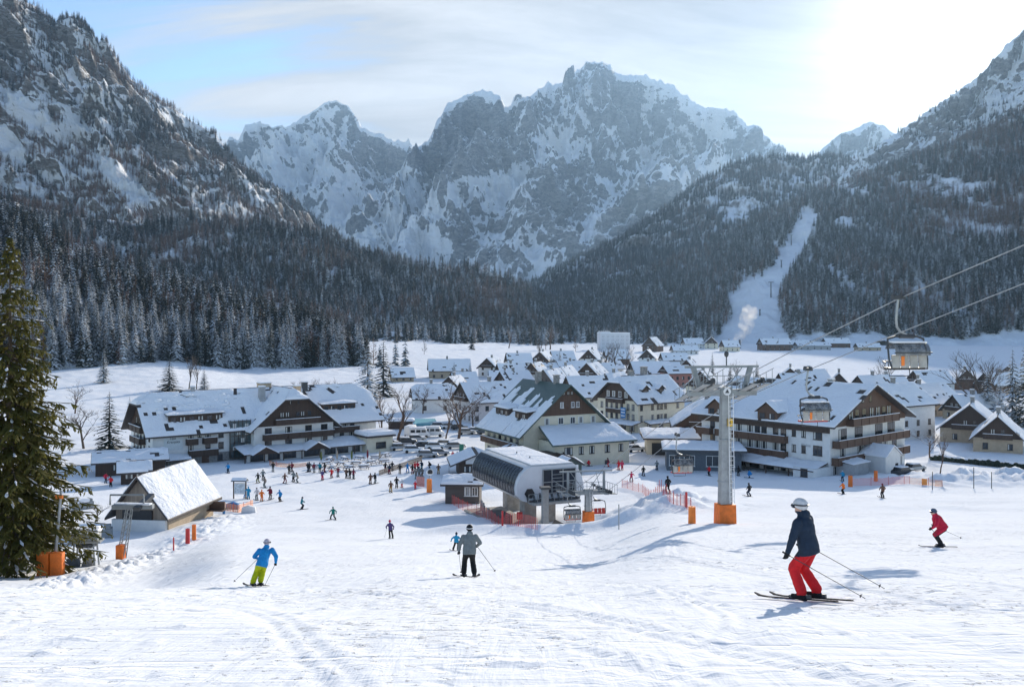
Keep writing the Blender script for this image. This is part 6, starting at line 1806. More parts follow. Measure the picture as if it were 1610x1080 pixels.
def pole_obj(a, b, label, group):
    a, b = Vector(a), Vector(b); d = (b - a)
    mb = MB().tube([a - d.normalized() * .09, a + d.normalized() * .06], [.018, .016], 7, 1).tube([a, b], [.0085, .006], 6, 0)
    bk = a + d * .94
    mb.tube([bk - d.normalized() * .01, bk + d.normalized() * .012], [.012, .042], 10, 1)
    o = mb.build('ski_pole', [MATS['dark steel'], MATS['black plastic']]); 
    return tag(o, label, 'ski pole', group)

def near_person(px, py, Y, heading, label, cols, pose, hel, poles=(), height=1.78, ski_dirs=((0, 1), (0, 1)), skimat='ski surface', helmat=None, hat=False, roll=0., pitch=0., voxel=.018, strap=None, ski_on=True):
    """heading: degrees, 0 faces away from the camera, 90 faces left"""
    g = ground_at(px, py, 6) if Y is None else Vector(((px - CX) / F * Y, Y, gz1((px - CX) / F * Y, Y)))
    me, hd, lk = body_mesh('person', voxel=voxel, **pose)
    o = link('person', me, None, (g.x, g.y, g.z + .03)); k = height / 1.80
    o.rotation_euler = (pitch, roll, R(heading)); o.scale = (k, k, k)
    tag(o, label, 'person', 'skiers on the upper slope')
    for i, c in enumerate(cols): me.materials[i] = c if not isinstance(c, str) else cloth(COLS[c])
    me.materials[4] = MATS['skin']
    helmet(o, hd, lk, helmat or cloth(COLS[hel]), True, hat, strap)
    if ski_on:
        for i, (fx, fy) in enumerate(pose.get('feet', ((-.13, 0), (.13, 0)))):
            fz = pose.get('feet_z', (0, 0))[i]
            dw = Matrix.Rotation(R(heading), 3, 'Z') @ Vector((ski_dirs[i][0], ski_dirs[i][1], 0)).normalized()
            sl_ = (gz1(g.x + dw.x * .8, g.y + dw.y * .8) - gz1(g.x - dw.x * .8, g.y - dw.y * .8)) / 1.6
            sd_ = Vector((dw.y, -dw.x)); cr = (gz1(g.x + sd_.x * .5, g.y + sd_.y * .5) - gz1(g.x - sd_.x * .5, g.y - sd_.y * .5))
            ox = Matrix.Rotation(R(heading), 3, 'Z') @ Vector((fx, fy, 0))
            zf = gz1(g.x + ox.x, g.y + ox.y) - g.z
            ski(o, fx, fy, ski_dirs[i], MATS[skimat], z=.012 + zf + fz, pitch=math.atan(sl_), roll=-math.atan(cr))
    bpy.context.view_layer.update()
    for i, tip, lab in poles:
        hnd = Vector(pose['hands'][i])
        a = o.matrix_world @ hnd; b = o.matrix_world @ Vector(tip)
        pole_obj(a, b, lab, 'ski poles held by the near skiers')
    return o

# 1 the big figure on the right: navy jacket, red trousers, gliding left
near_person(1272, 946, None, 46, 'skier in navy jacket and red trousers with white helmet gliding to the left', ['navy', 'red', 'black', 'black'],
            dict(hip=(.02, .02, .945), neck=(0, .13, 1.48), feet=((-.14, .08), (.17, -.06)), hands=((-.36, .24, .84), (.33, .30, .92)), look=(-.1, 1, -.3), bulk=1.14, hem=.13),
            'white', ((0, (.08, -.98, .22), 'black ski pole trailing from the near hand of the red trousered skier'), (1, (.75, -1.05, .26), 'black ski pole trailing from the far hand of the red trousered skier')), 1.80)
# 2 grey jacket, dark trousers, seen from behind
near_person(738, 908, None, 8, 'skier in grey jacket and dark trousers with black helmet seen from behind', ['grey', 'black', 'black', 'black'],
            dict(hip=(.0, 0, .92), neck=(.02, .12, 1.46), feet=((-.19, .03), (.17, .0)), hands=((-.36, .10, .86), (.30, .34, .98)), look=(0, 1, -.2), bulk=1.16, hem=.13),
            'black', ((0, (-.26, .35, .05), 'dark ski pole planted by the left hand of the grey jacketed skier'), (1, (.86, -.5, .28), 'long ski pole trailing right from the grey jacketed skier')), 1.80, strap=MATS['white paint'], ski_dirs=((-.35, 1), (.3, 1)))
# 3 bright blue jacket, lime trousers, leaning into a turn
near_person(404, 922, None, 12, 'skier in bright blue jacket and lime yellow trousers leaning into a turn', ['blue', 'lime', 'black', 'black'],
            dict(hip=(.20, -.06, .86), neck=(.33, .14, 1.34), feet=((-.13, -.02), (.13, .04)), hands=((.02, .32, .92), (.66, .12, .76)), look=(.25, 1, -.25), bulk=1.22, hem=.15),
            'white', ((0, (-.78, -.55, .34), 'thin ski pole sweeping left from the blue jacketed skier'), (1, (.28, -.1, .02), 'thin ski pole planted right of the blue jacketed skier')), 1.78, helmat=cloth((.45, .42, .48)), ski_dirs=((-.5, 1), (-.5, 1)))
# 4 crimson jacket, far right
near_person(1478, 861, None, 84, 'skier in crimson jacket and dark trousers gliding left at the right edge', ['crimson', 'black', 'black', 'black'],
            dict(hip=(0, -.10, .84), neck=(0, .22, 1.32), feet=((-.15, .02), (.14, -.06)), hands=((-.30, .46, .84), (.34, .16, .84)), look=(0, 1, -.35), bulk=1.1),
            'grey', ((0, (-.1, -.15, .12), 'short looking ski pole under the arm of the crimson jacketed skier'), (1, (.4, -1.05, .30), 'ski pole trailing right from the crimson jacketed skier')), 1.70, helmat=cloth((.10, .13, .19)))
# 5 child in cyan
near_person(717, 866, None, -6, 'child in cyan jacket and black trousers skiing with legs apart', ['cyan', 'black', 'black', 'black'],
            dict(hip=(.03, 0, .88), neck=(.03, .03, 1.36), feet=((-.26, .0), (.16, .05)), hands=((-.48, .08, .86), (.36, .1, .84)), look=(0, 1, -.1), bulk=1.1), 'navy', (), 1.32, ski_dirs=((-.6, 1), (.15, 1)), hat=True, voxel=.022)
# 6 mid slope skiers
near_person(614, 847, None, 14, 'skier in blue and red jacket with pink hat standing on the open slope', ['purple', 'black', 'black', 'black'],
            dict(hip=(0, 0, .92), neck=(-.06, .04, 1.44), feet=((-.06, 0), (.22, .05)), hands=((-.34, .2, .95), (.30, .12, .88))), 'pink', ((0, (-.5, .5, .05), 'ski pole planted beside the skier with the pink hat'),), 1.72, voxel=.024, hat=True)
near_person(524, 817, None, 170, 'skier in green jacket with black trousers coming downhill in wide stance', ['green', 'black', 'black', 'black'],
            dict(hip=(0, 0, .84), neck=(0, .08, 1.34), feet=((-.30, 0), (.34, .05)), hands=((-.46, .2, .86), (.42, .22, .86)), look=(0, 1, -.1), bulk=1.08), 'green', (), 1.62, voxel=.024, hat=True, ski_dirs=((-.5, 1), (.5, 1)))
near_person(474, 801, None, -60, 'skier in teal jacket turning right with one arm stretched out', ['teal', 'black', 'black', 'black'],
            dict(hip=(0, 0, .9), neck=(0, .1, 1.4), feet=((-.12, 0), (.14, .1)), hands=((-.3, .45, 1.0), (.36, .3, 1.02)), look=(0, 1, -.1)), 'navy', (), 1.66, voxel=.024)

# ---------------------------------------------------------------- the crowd: a few poses, shared meshes, own colours
POSES = []
for kw in (dict(), dict(feet=((-.1, .02), (.16, -.03)), hands=((-.32, .3, 1.05), (.33, .1, .86)), look=(.5, 1, 0)),
           dict(hip=(0, -.05, .88), neck=(0, .14, 1.38), hands=((-.36, .36, .98), (.36, .36, .98)), look=(0, 1, -.2)),
           dict(feet=((-.24, 0), (.24, 0)), hip=(0, -.02, .87), neck=(0, .06, 1.38), hands=((-.5, .12, .95), (.5, .14, .95))),
           dict(hands=((-.28, .26, 1.15), (.3, .02, .84)), look=(-.7, 1, 0)),
           dict(hip=(0, -.16, .62), neck=(0, .16, 1.02), feet=((-.12, 0), (.14, .12)), hands=((-.22, .42, .6), (.24, .4, .55)), look=(0, 1, -.4)),
           dict(feet=((-.12, .18), (.12, -.2)), hands=((-.34, -.05, .9), (.34, .24, .95)))):
    POSES.append(body_mesh('person', voxel=.036, fingers=False, bulk=1.06, **kw))
HELM = {}
def lab_(a, b, w):
    t_ = 'person in %s jacket and %s trousers %s' % (a, b, w)
    if len(t_.split()) > 16: t_ = '%s jacketed person %s' % (a, w)
    return t_
def crowd(px, py, j, tr, pose, heading, where, h=1.74, hel='black', skis=True, name='person', group='skiers gathered around the foot of the slope'):
    g = ground_at(px, py, 20)
    me, hd, lk = POSES[pose]
    o = link('person', me, None, (g.x, g.y, g.z + .02)); k = h / 1.8
    o.scale = (k, k, k); o.rotation_euler = (0, 0, R(heading))
    for i, c in enumerate((j, tr, 'black', 'black')):
        o.material_slots[i].link = 'OBJECT'; o.material_slots[i].material = cloth(COLS[c])
    o.material_slots[4].link = 'OBJECT'; o.material_slots[4].material = MATS['skin']
    nice = lambda c: {'maroon': 'dark red', 'sand': 'beige', 'ochre': 'ochre', 'crimson': 'crimson'}.get(c, c)
    tag(o, lab_(nice(j), nice(tr), where), 'person', group)
    hk = pose
    if hk not in HELM:
        mb = MB().ball((0, -.012, .03), (.118, .135, .125), 0, 10, 6); HELM[hk] = mb.mesh('helmet', [MATS['black plastic']], smooth=True)
    ho = link('helmet', HELM[hk], o, hd, math.atan2(-lk.x, lk.y)); ho.material_slots[0].link = 'OBJECT'; ho.material_slots[0].material = cloth(COLS[hel])
    if skis:
        for sg in (0, 1):
            s = link('ski', SKIM, o, (-.13 + .27 * sg, .05, 0.)); s.material_slots[0].link = 'OBJECT'; s.material_slots[0].material = MATS['ski surface']
    return o
_t = ski(None, 0, 0, (0, 1), MATS['black plastic'], bind=False); SKIM = _t.data; bpy.data.objects.remove(_t)
def Zp(zx, zy): return 330 + zx / 4.351, 700 + zy / 4.351
CR = [
 (125, 190, 'blue', 'navy', 1, 40, 'standing alone in the shade before the glazed stairwell', {}),
 (432, 180, 'black', 'grey', 0, 20, 'standing nearest to the orange mat by the hotel', {}),
 (330, 258, 'black', 'olive', 3, 160, 'standing with arms spread left of the notice board queue', {}),
 (363, 237, 'grey', 'black', 0, 10, 'right behind the one in olive trousers', {}),
 (376, 292, 'taupe', 'grey', 4, 60, 'above the notice board in a long coat', {}),
 (512, 261, 'brown', 'maroon', 3, -140, 'holding both arms out in the middle of the slope foot', {'hel': 'maroon'}),
 (572, 249, 'grey', 'black', 1, 30, 'talking next to a pale jacketed skier', {}),
 (600, 257, 'sand', 'grey', 2, 80, 'turning away from the grey jacketed skier', {}),
 (541, 197, 'black', 'black', 0, 0, 'at the end of the orange mat, left of two', {}),
 (562, 182, 'maroon', 'black', 0, 40, 'at the end of the orange mat, right of two', {}),
 (669, 183, 'black', 'navy', 1, -20, 'in a close pair before the hotel porch', {}),
 (682, 181, 'navy', 'black', 0, 30, 'shoulder to shoulder in the pair before the hotel porch', {}),
 (712, 187, 'maroon', 'grey', 0, 0, 'waiting alone right of the pair by the hotel porch', {}),
 (752, 186, 'teal', 'black', 4, 10, 'at the edge of the snowy terrace', {}),
 (768, 239, 'purple', 'pink', 1, 0, 'with bright trousers in front of the terrace edge', {}),
 (787, 187, 'black', 'maroon', 0, 60, 'behind the one with bright pink trousers', {}),
 (833, 223, 'red', 'maroon', 2, 170, 'facing the camera in the middle of the crowd', {}),
 (877, 216, 'maroon', 'grey', 0, 20, 'just right of the all red one in the crowd', {}),
 (932, 227, 'brown', 'black', 1, -10, 'left of a tight group of three', {}),
 (958, 229, 'black', 'black', 2, 30, 'in the middle of a tight group of three', {}),
 (982, 233, 'maroon', 'navy', 6, 0, 'right of a tight group of three', {}),
 (1099, 266, 'brown', 'brown', 0, 20, 'standing behind a long shadow left of a dark clad friend', {}),
 (1128, 263, 'black', 'grey', 4, -30, 'facing the brown clad one on the open snow', {}),
 (1200, 181, 'black', 'maroon', 0, 0, 'far back left in the trio near the terrace fence', {}),
 (1228, 196, 'navy', 'maroon', 1, 30, 'in front of the trio near the terrace fence', {}),
 (1247, 176, 'black', 'navy', 0, 0, 'far back right in the trio near the terrace fence', {}),
 (1300, 193, 'black', 'taupe', 0, 10, 'alone between the trio and the bright blue one', {}),
 (1352, 186, 'blue', 'blue', 3, 0, 'all in bright blue amid the dark crowd', {'hel': 'blue'}),
 (1385, 197, 'black', 'maroon', 0, 0, 'right of the all blue one with tall skis', {}),
 (1404, 181, 'red', 'black', 0, 20, 'left of two in red behind the orange snow gun', {'hel': 'red'}),
 (1421, 176, 'crimson', 'navy', 1, -20, 'right of two in red behind the orange snow gun', {}),
 (1448, 171, 'navy', 'teal', 4, 0, 'at the back right of the crowd by the fence', {}),
 (1410, 231, 'taupe', 'grey', 0, 0, 'grey clad in front of the two in red', {}),
 (1434, 216, 'grey', 'taupe', 1, 30, 'leaning on poles right of the grey clad one', {}),
 (1454, 221, 'taupe', 'brown', 2, 40, 'last on the right beside the orange snow gun', {}),
 (1505, 157, 'black', 'black', 5, 90, 'crouching on the snow near the kiosk', {'skis': False}),
 (1563, 196, 'brown', 'ochre', 0, 0, 'standing alone behind the lift hut', {}),
 (1238, 323, 'brown', 'ochre', 6, 20, 'skiing off in front with a very long shadow', {}),
 (1277, 291, 'black', 'black', 0, 0, 'between the ochre trousered one and a small child', {}),
 (1315, 291, 'white', 'red', 0, 30, 'a small child with white hood near the dark skier', {'h': 1.35, 'hel': 'white'}),
 (1404, 301, 'red', 'red', 1, 0, 'a small child all in red by the net', {'h': 1.25, 'hel': 'red'}),
 (240, 362, 'navy', 'blue', 0, 0, 'beside the notice board', {}),
 (263, 366, 'cyan', 'cyan', 1, 20, 'all in cyan right of the notice board', {'hel': 'cyan'}),
 (322, 376, 'white', 'grey', 0, 40, 'in pale clothes among the beginners', {'hel': 'taupe'}),
 (354, 383, 'orange', 'orange', 0, 0, 'all in orange among the beginners', {'h': 1.6, 'hel': 'orange'}),
 (411, 373, 'maroon', 'taupe', 4, -10, 'with big hood watching the beginners', {'h': 1.84}),
 (481, 385, 'blue', 'black', 2, 160, 'standing alone right of the beginners', {'hel': 'blue'}),
]
for zx, zy, j, tr, po, hd_, wh, kw in CR:
    px, py = Zp(zx, zy); crowd(px, py, j, tr, po, hd_, wh, **kw)
def Z7(zx, zy): return 940 + zx / 5.367, 690 + zy / 5.367
for zx, zy, j, tr, po, hd_, wh, kw in [
 (90, 236, 'maroon', 'red', 2, 60, 'beside the wall of the yellow guesthouse', {}),
 (177, 263, 'red', 'crimson', 0, 20, 'left of a pair in bright red right of the station', {'hel': 'red'}),
 (204, 263, 'pink', 'crimson', 1, -10, 'right of a pair in bright red right of the station', {'hel': 'red'}),
 (283, 361, 'pink', 'maroon', 3, 0, 'skiing away just above the red net', {'hel': 'crimson'}),
 (385, 313, 'black', 'black', 6, 10, 'skiing away between the red pair and the pavilion', {}),
 (498, 263, 'grey', 'navy', 0, 0, 'standing in the shade edge before the pavilion', {}),
 (940, 312, 'red', 'black', 1, 30, 'standing in the shade just left of the tall pylon', {}),
 (1187, 312, 'black', 'black', 4, 0, 'in the shade right of the tall pylon', {}),
 (1283, 330, 'blue', 'navy', 5, 60, 'crouching in the shade of the chalet hotel', {'h': 1.9}),
 (592, 457, 'black', 'black', 6, 20, 'skiing away in the middle above the net posts', {'h': 1.8}),
 (1278, 487, 'black', 'navy', 3, 40, 'skiing alone right of the tall pylon', {'h': 1.8})]:
    px, py = Z7(zx, zy); crowd(px, py, j, tr, po, hd_, wh, group='skiers on the run beside the chair lift', **kw)
crowd(1326, 777, 'orange', 'black', 2, 30, 'skiing past the orange barrier below the chalet hotel', hel='blue', group='skiers on the run beside the chair lift')
crowd(1325, 757, 'cyan', 'navy', 4, 0, 'standing under the corner of the chalet hotel', hel='white', group='skiers on the run beside the chair lift')
crowd(1388, 783, 'brown', 'black', 0, 10, 'skiing away below the red net on the right', hel='maroon', group='skiers on the run beside the chair lift')
crowd(925, 733, 'red', 'navy', 5, -60, 'bending over beside the dark green ski shed', hel='white')
crowd(712, 722, 'red', 'maroon', 0, 0, 'left of two under the signs near the ticket kiosk', hel='red', h=1.6)
crowd(719, 723, 'crimson', 'black', 1, 30, 'right of two under the signs near the ticket kiosk', h=1.6)
crowd(166, 760, 'crimson', 'navy', 0, 0, 'left of two by the small ticket booth', skis=False)
crowd(174, 766, 'red', 'black', 1, 30, 'right of two by the small ticket booth', skis=False)
# ================================================================ the big spruce and other single trees
def big_spruce(px, py, h, r, seed, label, tiers=36, per=13, tw=6, z0=.1):
    p = ground_at(px, py, 35) if py > 870 else on_ground(px, 64)
    o = thing('spruce_tree', label, 'tree', p, seed * 1.3)
    q = np.random.default_rng(seed)
    V = []; Fc = []; SV = []; SF = []
    def kite(b, e, w, sag):
        d = e - b; n = np.array([-d[1], d[0], 0.]); n /= (np.linalg.norm(n) + 1e-6)
        m = b * .45 + e * .55; k = len(V)
        V.extend([b, m + n * w + [0, 0, -sag], e, m - n * w + [0, 0, -sag], m + [0, 0, sag * .4]])
        Fc.extend([(k, k + 1, k + 4), (k + 1, k + 2, k + 4), (k + 2, k + 3, k + 4), (k + 3, k, k + 4)])
    lim = MB()
    for i in range(tiers):
        f = i / (tiers - 1.)
        z = h * (z0 + (1 - z0) * f ** .95)
        Rr = r * (1 - f) ** .78 + .12
        n = max(5, int(per * (1 - .5 * f)))
        a0 = q.uniform(0, 6.28)
        for j in range(n):
            a = a0 + 6.283 * j / n + q.uniform(-.3, .3)
            L = Rr * q.uniform(.6, 1.18)
            if q.random() < .08: continue
            dr = q.uniform(.15, .5) * (1 - .4 * f)
            u = np.array([math.cos(a), math.sin(a), 0.])
            zz = z + q.uniform(-.5, .5) * h / tiers
            P = lambda t: u * L * t + np.array([0, 0, zz + .18 * L * t * (1 - f) * 0 - dr * L * (t ** 1.25) + .12 * L * max(0, t - .75)])
            lim.tube([P(0), P(.5), P(1.)], [.022 + .01 * L, .018, .008], 4, cap=False)
            m = max(3, int(tw * (.5 + L / r)))
            for k in range(m):
                t = .15 + .85 * (k + q.random()) / m
                b = P(t)
                for sg in (-1, 1):
                    aa = a + sg * q.uniform(.45, 1.05)
                    l2 = min(L, 3.) * .42 * (1.1 - .7 * t) * q.uniform(.6, 1.25) + .12
                    e = b + np.array([math.cos(aa) * l2, math.sin(aa) * l2, -l2 * q.uniform(.15, .75)])
                    kite(b, e, l2 * .17 + .02, .07 * l2)
                    # hanging tassels
                    for _ in range(2):
                        tt = q.uniform(.3, .95); b2 = b * (1 - tt) + e * tt
                        ang = q.uniform(0, 6.28); l3 = q.uniform(.18, .42)
                        kite(b2, b2 + np.array([math.cos(ang) * l3 * .5, math.sin(ang) * l3 * .5, -l3]), .06, .02)
            kite(P(.8), P(1.) + u * .25, .12, .04)
            # snow caught along the upper side of some boughs
            if q.random() < .85:
                t0 = q.uniform(.35, .8); t1 = t0 + q.uniform(.12, .3)
                ts = np.linspace(t0, t1, 5); s = np.array([-u[1], u[0], 0.])
                k = len(SV)
                for ii, t in enumerate(ts):
                    w = (.03 + .09 * q.random()) * (1. if 0 < ii < 4 else .4); c = P(t) + np.array([0, 0, .05])
                    SV.extend([c + s * w, c + np.array([0, 0, w * .6]), c - s * w])
                for ii in range(4):
                    a_ = k + 3 * ii
                    SF.extend([(a_, a_ + 1, a_ + 4, a_ + 3), (a_ + 1, a_ + 2, a_ + 5, a_ + 4)])
    link('trunk', trunk_mesh('trunk', h * .97, h * .016, n=10, seed=seed), o, (0, 0, -.3))
    k = len(V); fl_ = [tuple(t) for t in Fc] + [tuple(i_ + k for i_ in t) for t in lim.f]
    link('crown', mesh_np('crown', np.concatenate([np.array(V), np.array(lim.v)]), fl_, [MATS['backlit spruce needles'], MATS['bark']], [0] * len(Fc) + [1] * len(lim.f)), o)
    sm = mesh_np('snow', np.array(SV), np.array(SF), SN, smooth=True); link('snow_cover', sm, o)
    return o
big_spruce(16, 902, 21.6, 5.0, 3, 'big olive green sunlit spruce with snow on its boughs at the left edge')
big_spruce(34, 850, 13, 3.6, 8, 'smaller sunlit spruce tucked behind the big one at the left edge', 22, 11, 5)
def vspruce(px, py, top, label, var, Y=None, fat=1., group='spruces standing in and around the village'):
    p = on_ground(px, Y) if Y else ground_at(px, py, 30)
    yb = HY - F * p.z / p.y
    h = (yb - top) / F * p.y
    s = h / MIDH[var]
    o = mid_spruce(p.x, p.y, p.z, s, random.uniform(0, 6), var, label, group)
    o.scale = (s * fat, s * fat, s)
for a in [(172, 705, 612, 'dark spruce left of the long hotel gable', 3, None, 1.7), (204, 660, 622, 'young spruce peeping over the left end of the long hotel', 0, None, 1.2),
          (163, 602, 546, 'frosted spruce at the foot of the near wood on the left', 1, None, 1.4), (266, 614, 562, 'broad dark spruce behind the long hotel roof', 3, None, 2.4), (321, 612, 577, 'small dark spruce behind the long hotel ridge', 3, None, 1.9),
          (578, 640, 540, 'frosted tall spruce right of the long hotel, left of a pair', 0, 300, 1.5), (603, 640, 530, 'frosted tall spruce right of the long hotel, right of a pair', 3, 315, 1.5),
          (714, 598, 568, 'little spruce before the long farmhouse in the meadow', 0, 385, 1.2), (739, 602, 568, 'dark spruce right of the long farmhouse in the meadow', 3, 372, 1.4),
          (1553, 655, 575, 'snow covered spruce right of the leafless thicket at the right edge', 2, 245, 1.1), (1592, 660, 545, 'tall dark spruce second from the right edge', 0, 235, 1.1), (1612, 660, 535, 'tall dark spruce cut by the right edge', 3, 228, 1.1),
          (1572, 655, 590, 'lower frosted spruce between the tall ones at the right edge', 1, 240, 1.2), (1190, 590, 566, 'small spruce behind the chalet hotel roof', 3, 420, 1.2), (1476, 612, 580, 'thin spruce in the field under the chair', 0, 380, .9),
          (1120, 585, 552, 'small spruce just behind the tall pylon head', 3, 430, 1.), (1148, 590, 570, 'dark shrubby spruce right of the pylon head', 3, 400, 1.4), (880, 575, 548, 'spruce among the crowded roofs left of the cream hotel', 0, 460, 1.), (812, 590, 570, 'small spruce above the green roof ridge', 3, 400, 1.2), (1300, 598, 578, 'dark little spruce over the chalet hotel ridge', 3, 380, 1.2)]:
    vspruce(a[0], a[1], a[2], a[3], a[4], a[5], a[6])
BT = [bare_tree('leafless_tree', 10, 1, .55, 4), bare_tree('leafless_tree', 11, 2, .38, 4), bare_tree('leafless_tree', 9, 3, .7, 4), bare_tree('leafless_tree', 10, 4, .3, 4)]
BH = [10, 11, 9, 10]
def bare(px, py, top, label, var, Y=None, name='leafless_tree', wide=1., group='leafless trees in the village'):
    p = on_ground(px, Y) if Y else ground_at(px, py, 30)
    yb = HY - F * p.z / p.y
    s = (yb - top) / F * p.y / BH[var]
    o = link(name, BT[var], None, p, random.uniform(0, 6), scale=(s * wide, s * wide, s))
    tag(o, label, 'tree', group)
for a in [(600, 690, 618, 'leafless tree nearest the right end of the long hotel', 1, 200, 1.1), (624, 700, 604, 'tall leafless tree with pale bark before the meadow', 3, 196, 1.2), (612, 680, 632, 'small leafless tree between two taller ones by the hotel', 0, 215, 1.2),
          (721, 682, 592, 'gnarled old leafless tree before the low white house', 2, 205, 1.25), (700, 690, 628, 'slim leafless tree beside the gnarled old one', 3, 200, 1.), (744, 660, 620, 'brown leafy looking bush tree by the boarded gable chalet', 0, 225, 1.3),
          (1478, 772, 682, 'young thin staked tree in front of the stone wall on the right', 3, 138, .8), (1528, 650, 556, 'wide leafless tree among spruces at the right edge', 1, 250, 1.4), (1545, 650, 560, 'second leafless tree beside the wide one at the right edge', 3, 262, 1.3),
          (956, 592, 540, 'left of three tall bare larches behind the cream hotel', 1, 420, .9), (970, 592, 536, 'middle of three tall bare larches behind the cream hotel', 3, 425, .9), (988, 592, 544, 'right of three tall bare larches behind the cream hotel', 1, 430, .9),
          (853, 575, 528, 'tall leafless tree over the crowded roofs', 3, 520, 1.), (297, 612, 556, 'pale birch behind the long hotel roof, left of two', 3, None, .8), (309, 612, 562, 'pale birch behind the long hotel roof, right of two', 1, None, .8),
          (132, 705, 628, 'reddish leafless tree right of the big sunlit spruce', 0, None, 1.2), (118, 650, 600, 'reddish bush tree behind the big sunlit spruce', 2, None, 1.2), (470, 612, 596, 'leafless bush behind the centre gable ridge', 2, 330, 1.3), (500, 612, 592, 'leafless tree behind the hotel chimneys', 0, 330, 1.1), (525, 612, 594, 'twiggy tree at the right end of the hotel ridge', 2, 325, 1.2),
          (1392, 605, 562, 'leafless tree below the nearest chair', 1, 330, 1.1), (1640, 700, 640, 'leafless tree by the bungalow at the right edge', 2, 190, 1.), (1160, 590, 566, 'leafless shrub tree by the field behind the pylon', 2, 400, 1.3), (665, 640, 600, 'leafless tree in the garden of the low white house', 0, 260, 1.), (1462, 715, 672, 'bare shrub before the low house with snow wedge roof', 2, 175, 1.4)]:
    bare(*a[:6], wide=a[6])
bare(1040, 560, 515, 'frosted pale tree at the far edge of the valley, left of two', 0, 800, group='frosted trees at the far edge of the valley')
bare(865, 550, 512, 'frosted pale tree left of the far white block', 1, 800, wide=1.4, group='frosted trees at the far edge of the valley')
bare(800, 550, 516, 'frosted pale tree before the dark valley wood', 3, 820, wide=1.4, group='frosted trees at the far edge of the valley')

# ================================================================ vehicles, furniture, nets and other small things
def car_proto():
    o = thing('parked_car', 'x', 'car', (0, 0, 0))
    mb = MB().prism([(-2.1, .35), (2.1, .35), (2.15, .7), (2.0, .88), (1.1, .95), (-1.75, .98), (-2.1, .85)], 'y', -.85, .85)
    mb.build('body', MATS['white paint'], o, bevel=.06, smooth=True)
    MB().prism([(-1.8, .96), (1.15, .94), (.5, 1.42), (-1.35, 1.46)], 'y', -.74, .74).build('cabin', MATS['window glass'], o, bevel=.05)
    MB().prism([(-1.45, 1.44), (.55, 1.41), (.45, 1.58), (-1.3, 1.62)], 'y', -.7, .7).build('snow_cover', SN, o, bevel=.06, smooth=True)
    MB().prism([(.95, .98), (2.0, .9), (1.95, 1.0), (1.0, 1.1)], 'y', -.7, .7).build('bonnet_snow', SN, o, bevel=.04)
    for x in (-1.3, 1.3):
        for y in (-.8, .8): MB().tube([(x, y - .1, .32), (x, y + .1, .32)], .32, 14).build('wheel', MATS['tyre'], o, bevel=0)
    for y in (-.55, .55): MB().box((2.1, y, .68), (.1, .3, .14)).build('headlight', MATS['white frame'], o)
    return o
CAR = car_proto(); _first = [True]
def car(px, Y, rz, col, label):
    p = on_ground(px, Y)
    o = CAR if _first[0] else copy_tree(CAR)
    _first[0] = False
    o.location = p; o.rotation_euler = (0, 0, R(rz)); o['label'] = label; o['group'] = 'cars parked behind the square'
    for c in o.children:
        if c.name.startswith('body'):
            c.material_slots[0].link = 'OBJECT'; c.material_slots[0].material = cloth(COLS[col]) if col in COLS else MATS[col]
M('silver paint', (.35, .36, .37), .35, .3, var=.05); M('dark paint', (.025, .028, .035), .35, var=.1)
for a in [(640, 196, 8, 'dark paint', 'dark snow topped car nearest the leafless trees'), (655, 200, 12, 'silver paint', 'silver car in the front row left of the vans'), (668, 190, 5, 'dark paint', 'black car before the white van'), (684, 188, 10, 'white paint', 'white estate car right of the white van'), (700, 192, 0, 'white paint', 'white car under the slim leafless tree'),
          (716, 188, 15, 'silver paint', 'silver car just left of the ticket kiosk'), (733, 212, 10, 'silver paint', 'pale car behind the ticket kiosk roof'), (748, 214, 6, 'white paint', 'white car behind the ticket kiosk, middle of three'), (764, 212, 8, 'blue grey wall', 'blue grey car behind the ticket kiosk, right of three'), (722, 222, 4, 'dark paint', 'dark car in the far row by the old tree'),
          (706, 224, 8, 'white paint', 'white car in the far row by the old tree'), (690, 226, 8, 'silver paint', 'silver car in the far row by the pool'), (628, 186, 20, 'silver paint', 'snowed in car at the left end of the front row'), (612, 192, 20, 'dark paint', 'dark car beside the hotel annex'), (650, 182, 5, 'white paint', 'white car closest to the terrace fence'),
          (690, 178, 12, 'silver paint', 'silver car just behind the crowd and snow bank'), (672, 176, 6, 'silver paint', 'silver car just behind the snow bank'), (1420, 148, 30, 'dark paint', 'dark car parked beside the arcade of the chalet hotel'), (1438, 156, 30, 'silver paint', 'snowy car behind the dark one by the chalet hotel'), (985, 196, 0, 'silver paint', 'car under snow beside the yellow guesthouse'), (972, 182, 70, 'dark paint', 'dark car at the corner of the yellow guesthouse'), (998, 184, 20, 'white paint', 'white car between guesthouse and stall hall')]:
    car(*a)
def van(px, Y, rz, label):
    p = on_ground(px, Y); o = thing('parked_van', label, 'van', p, R(rz), 'vans parked behind the square')
    MB().prism([(-2.5, .4), (2.4, .4), (2.45, 1.1), (1.9, 1.3), (1.45, 2.2), (-2.5, 2.25)], 'y', -.95, .95).build('body', MATS['white paint'], o, bevel=.07, smooth=True)
    for x in (-1.6, -.3, .9): MB().box((x, -.96, 1.65), (1.0, .03, .6)).build('window', MATS['window glass'], o)
    MB().box((1.72, 0, 1.72), (.1, 1.5, .6), ).build('windscreen', MATS['window glass'], o)
    MB().box((-.5, 0, 2.36), (3.8, 1.8, .24)).build('snow_cover', SN, o, bevel=.1, smooth=True)
    for x in (-1.6, 1.5):
        for y in (-.88, .88): MB().tube([(x, y - .1, .36), (x, y + .1, .36)], .36, 14).build('wheel', MATS['tyre'], o)
van(660, 206, 5, 'white camper van with side windows in the car park'); van(682, 208, 3, 'white delivery van right of the camper van'); van(646, 210, 80, 'tall white van seen end on by the leafless trees')
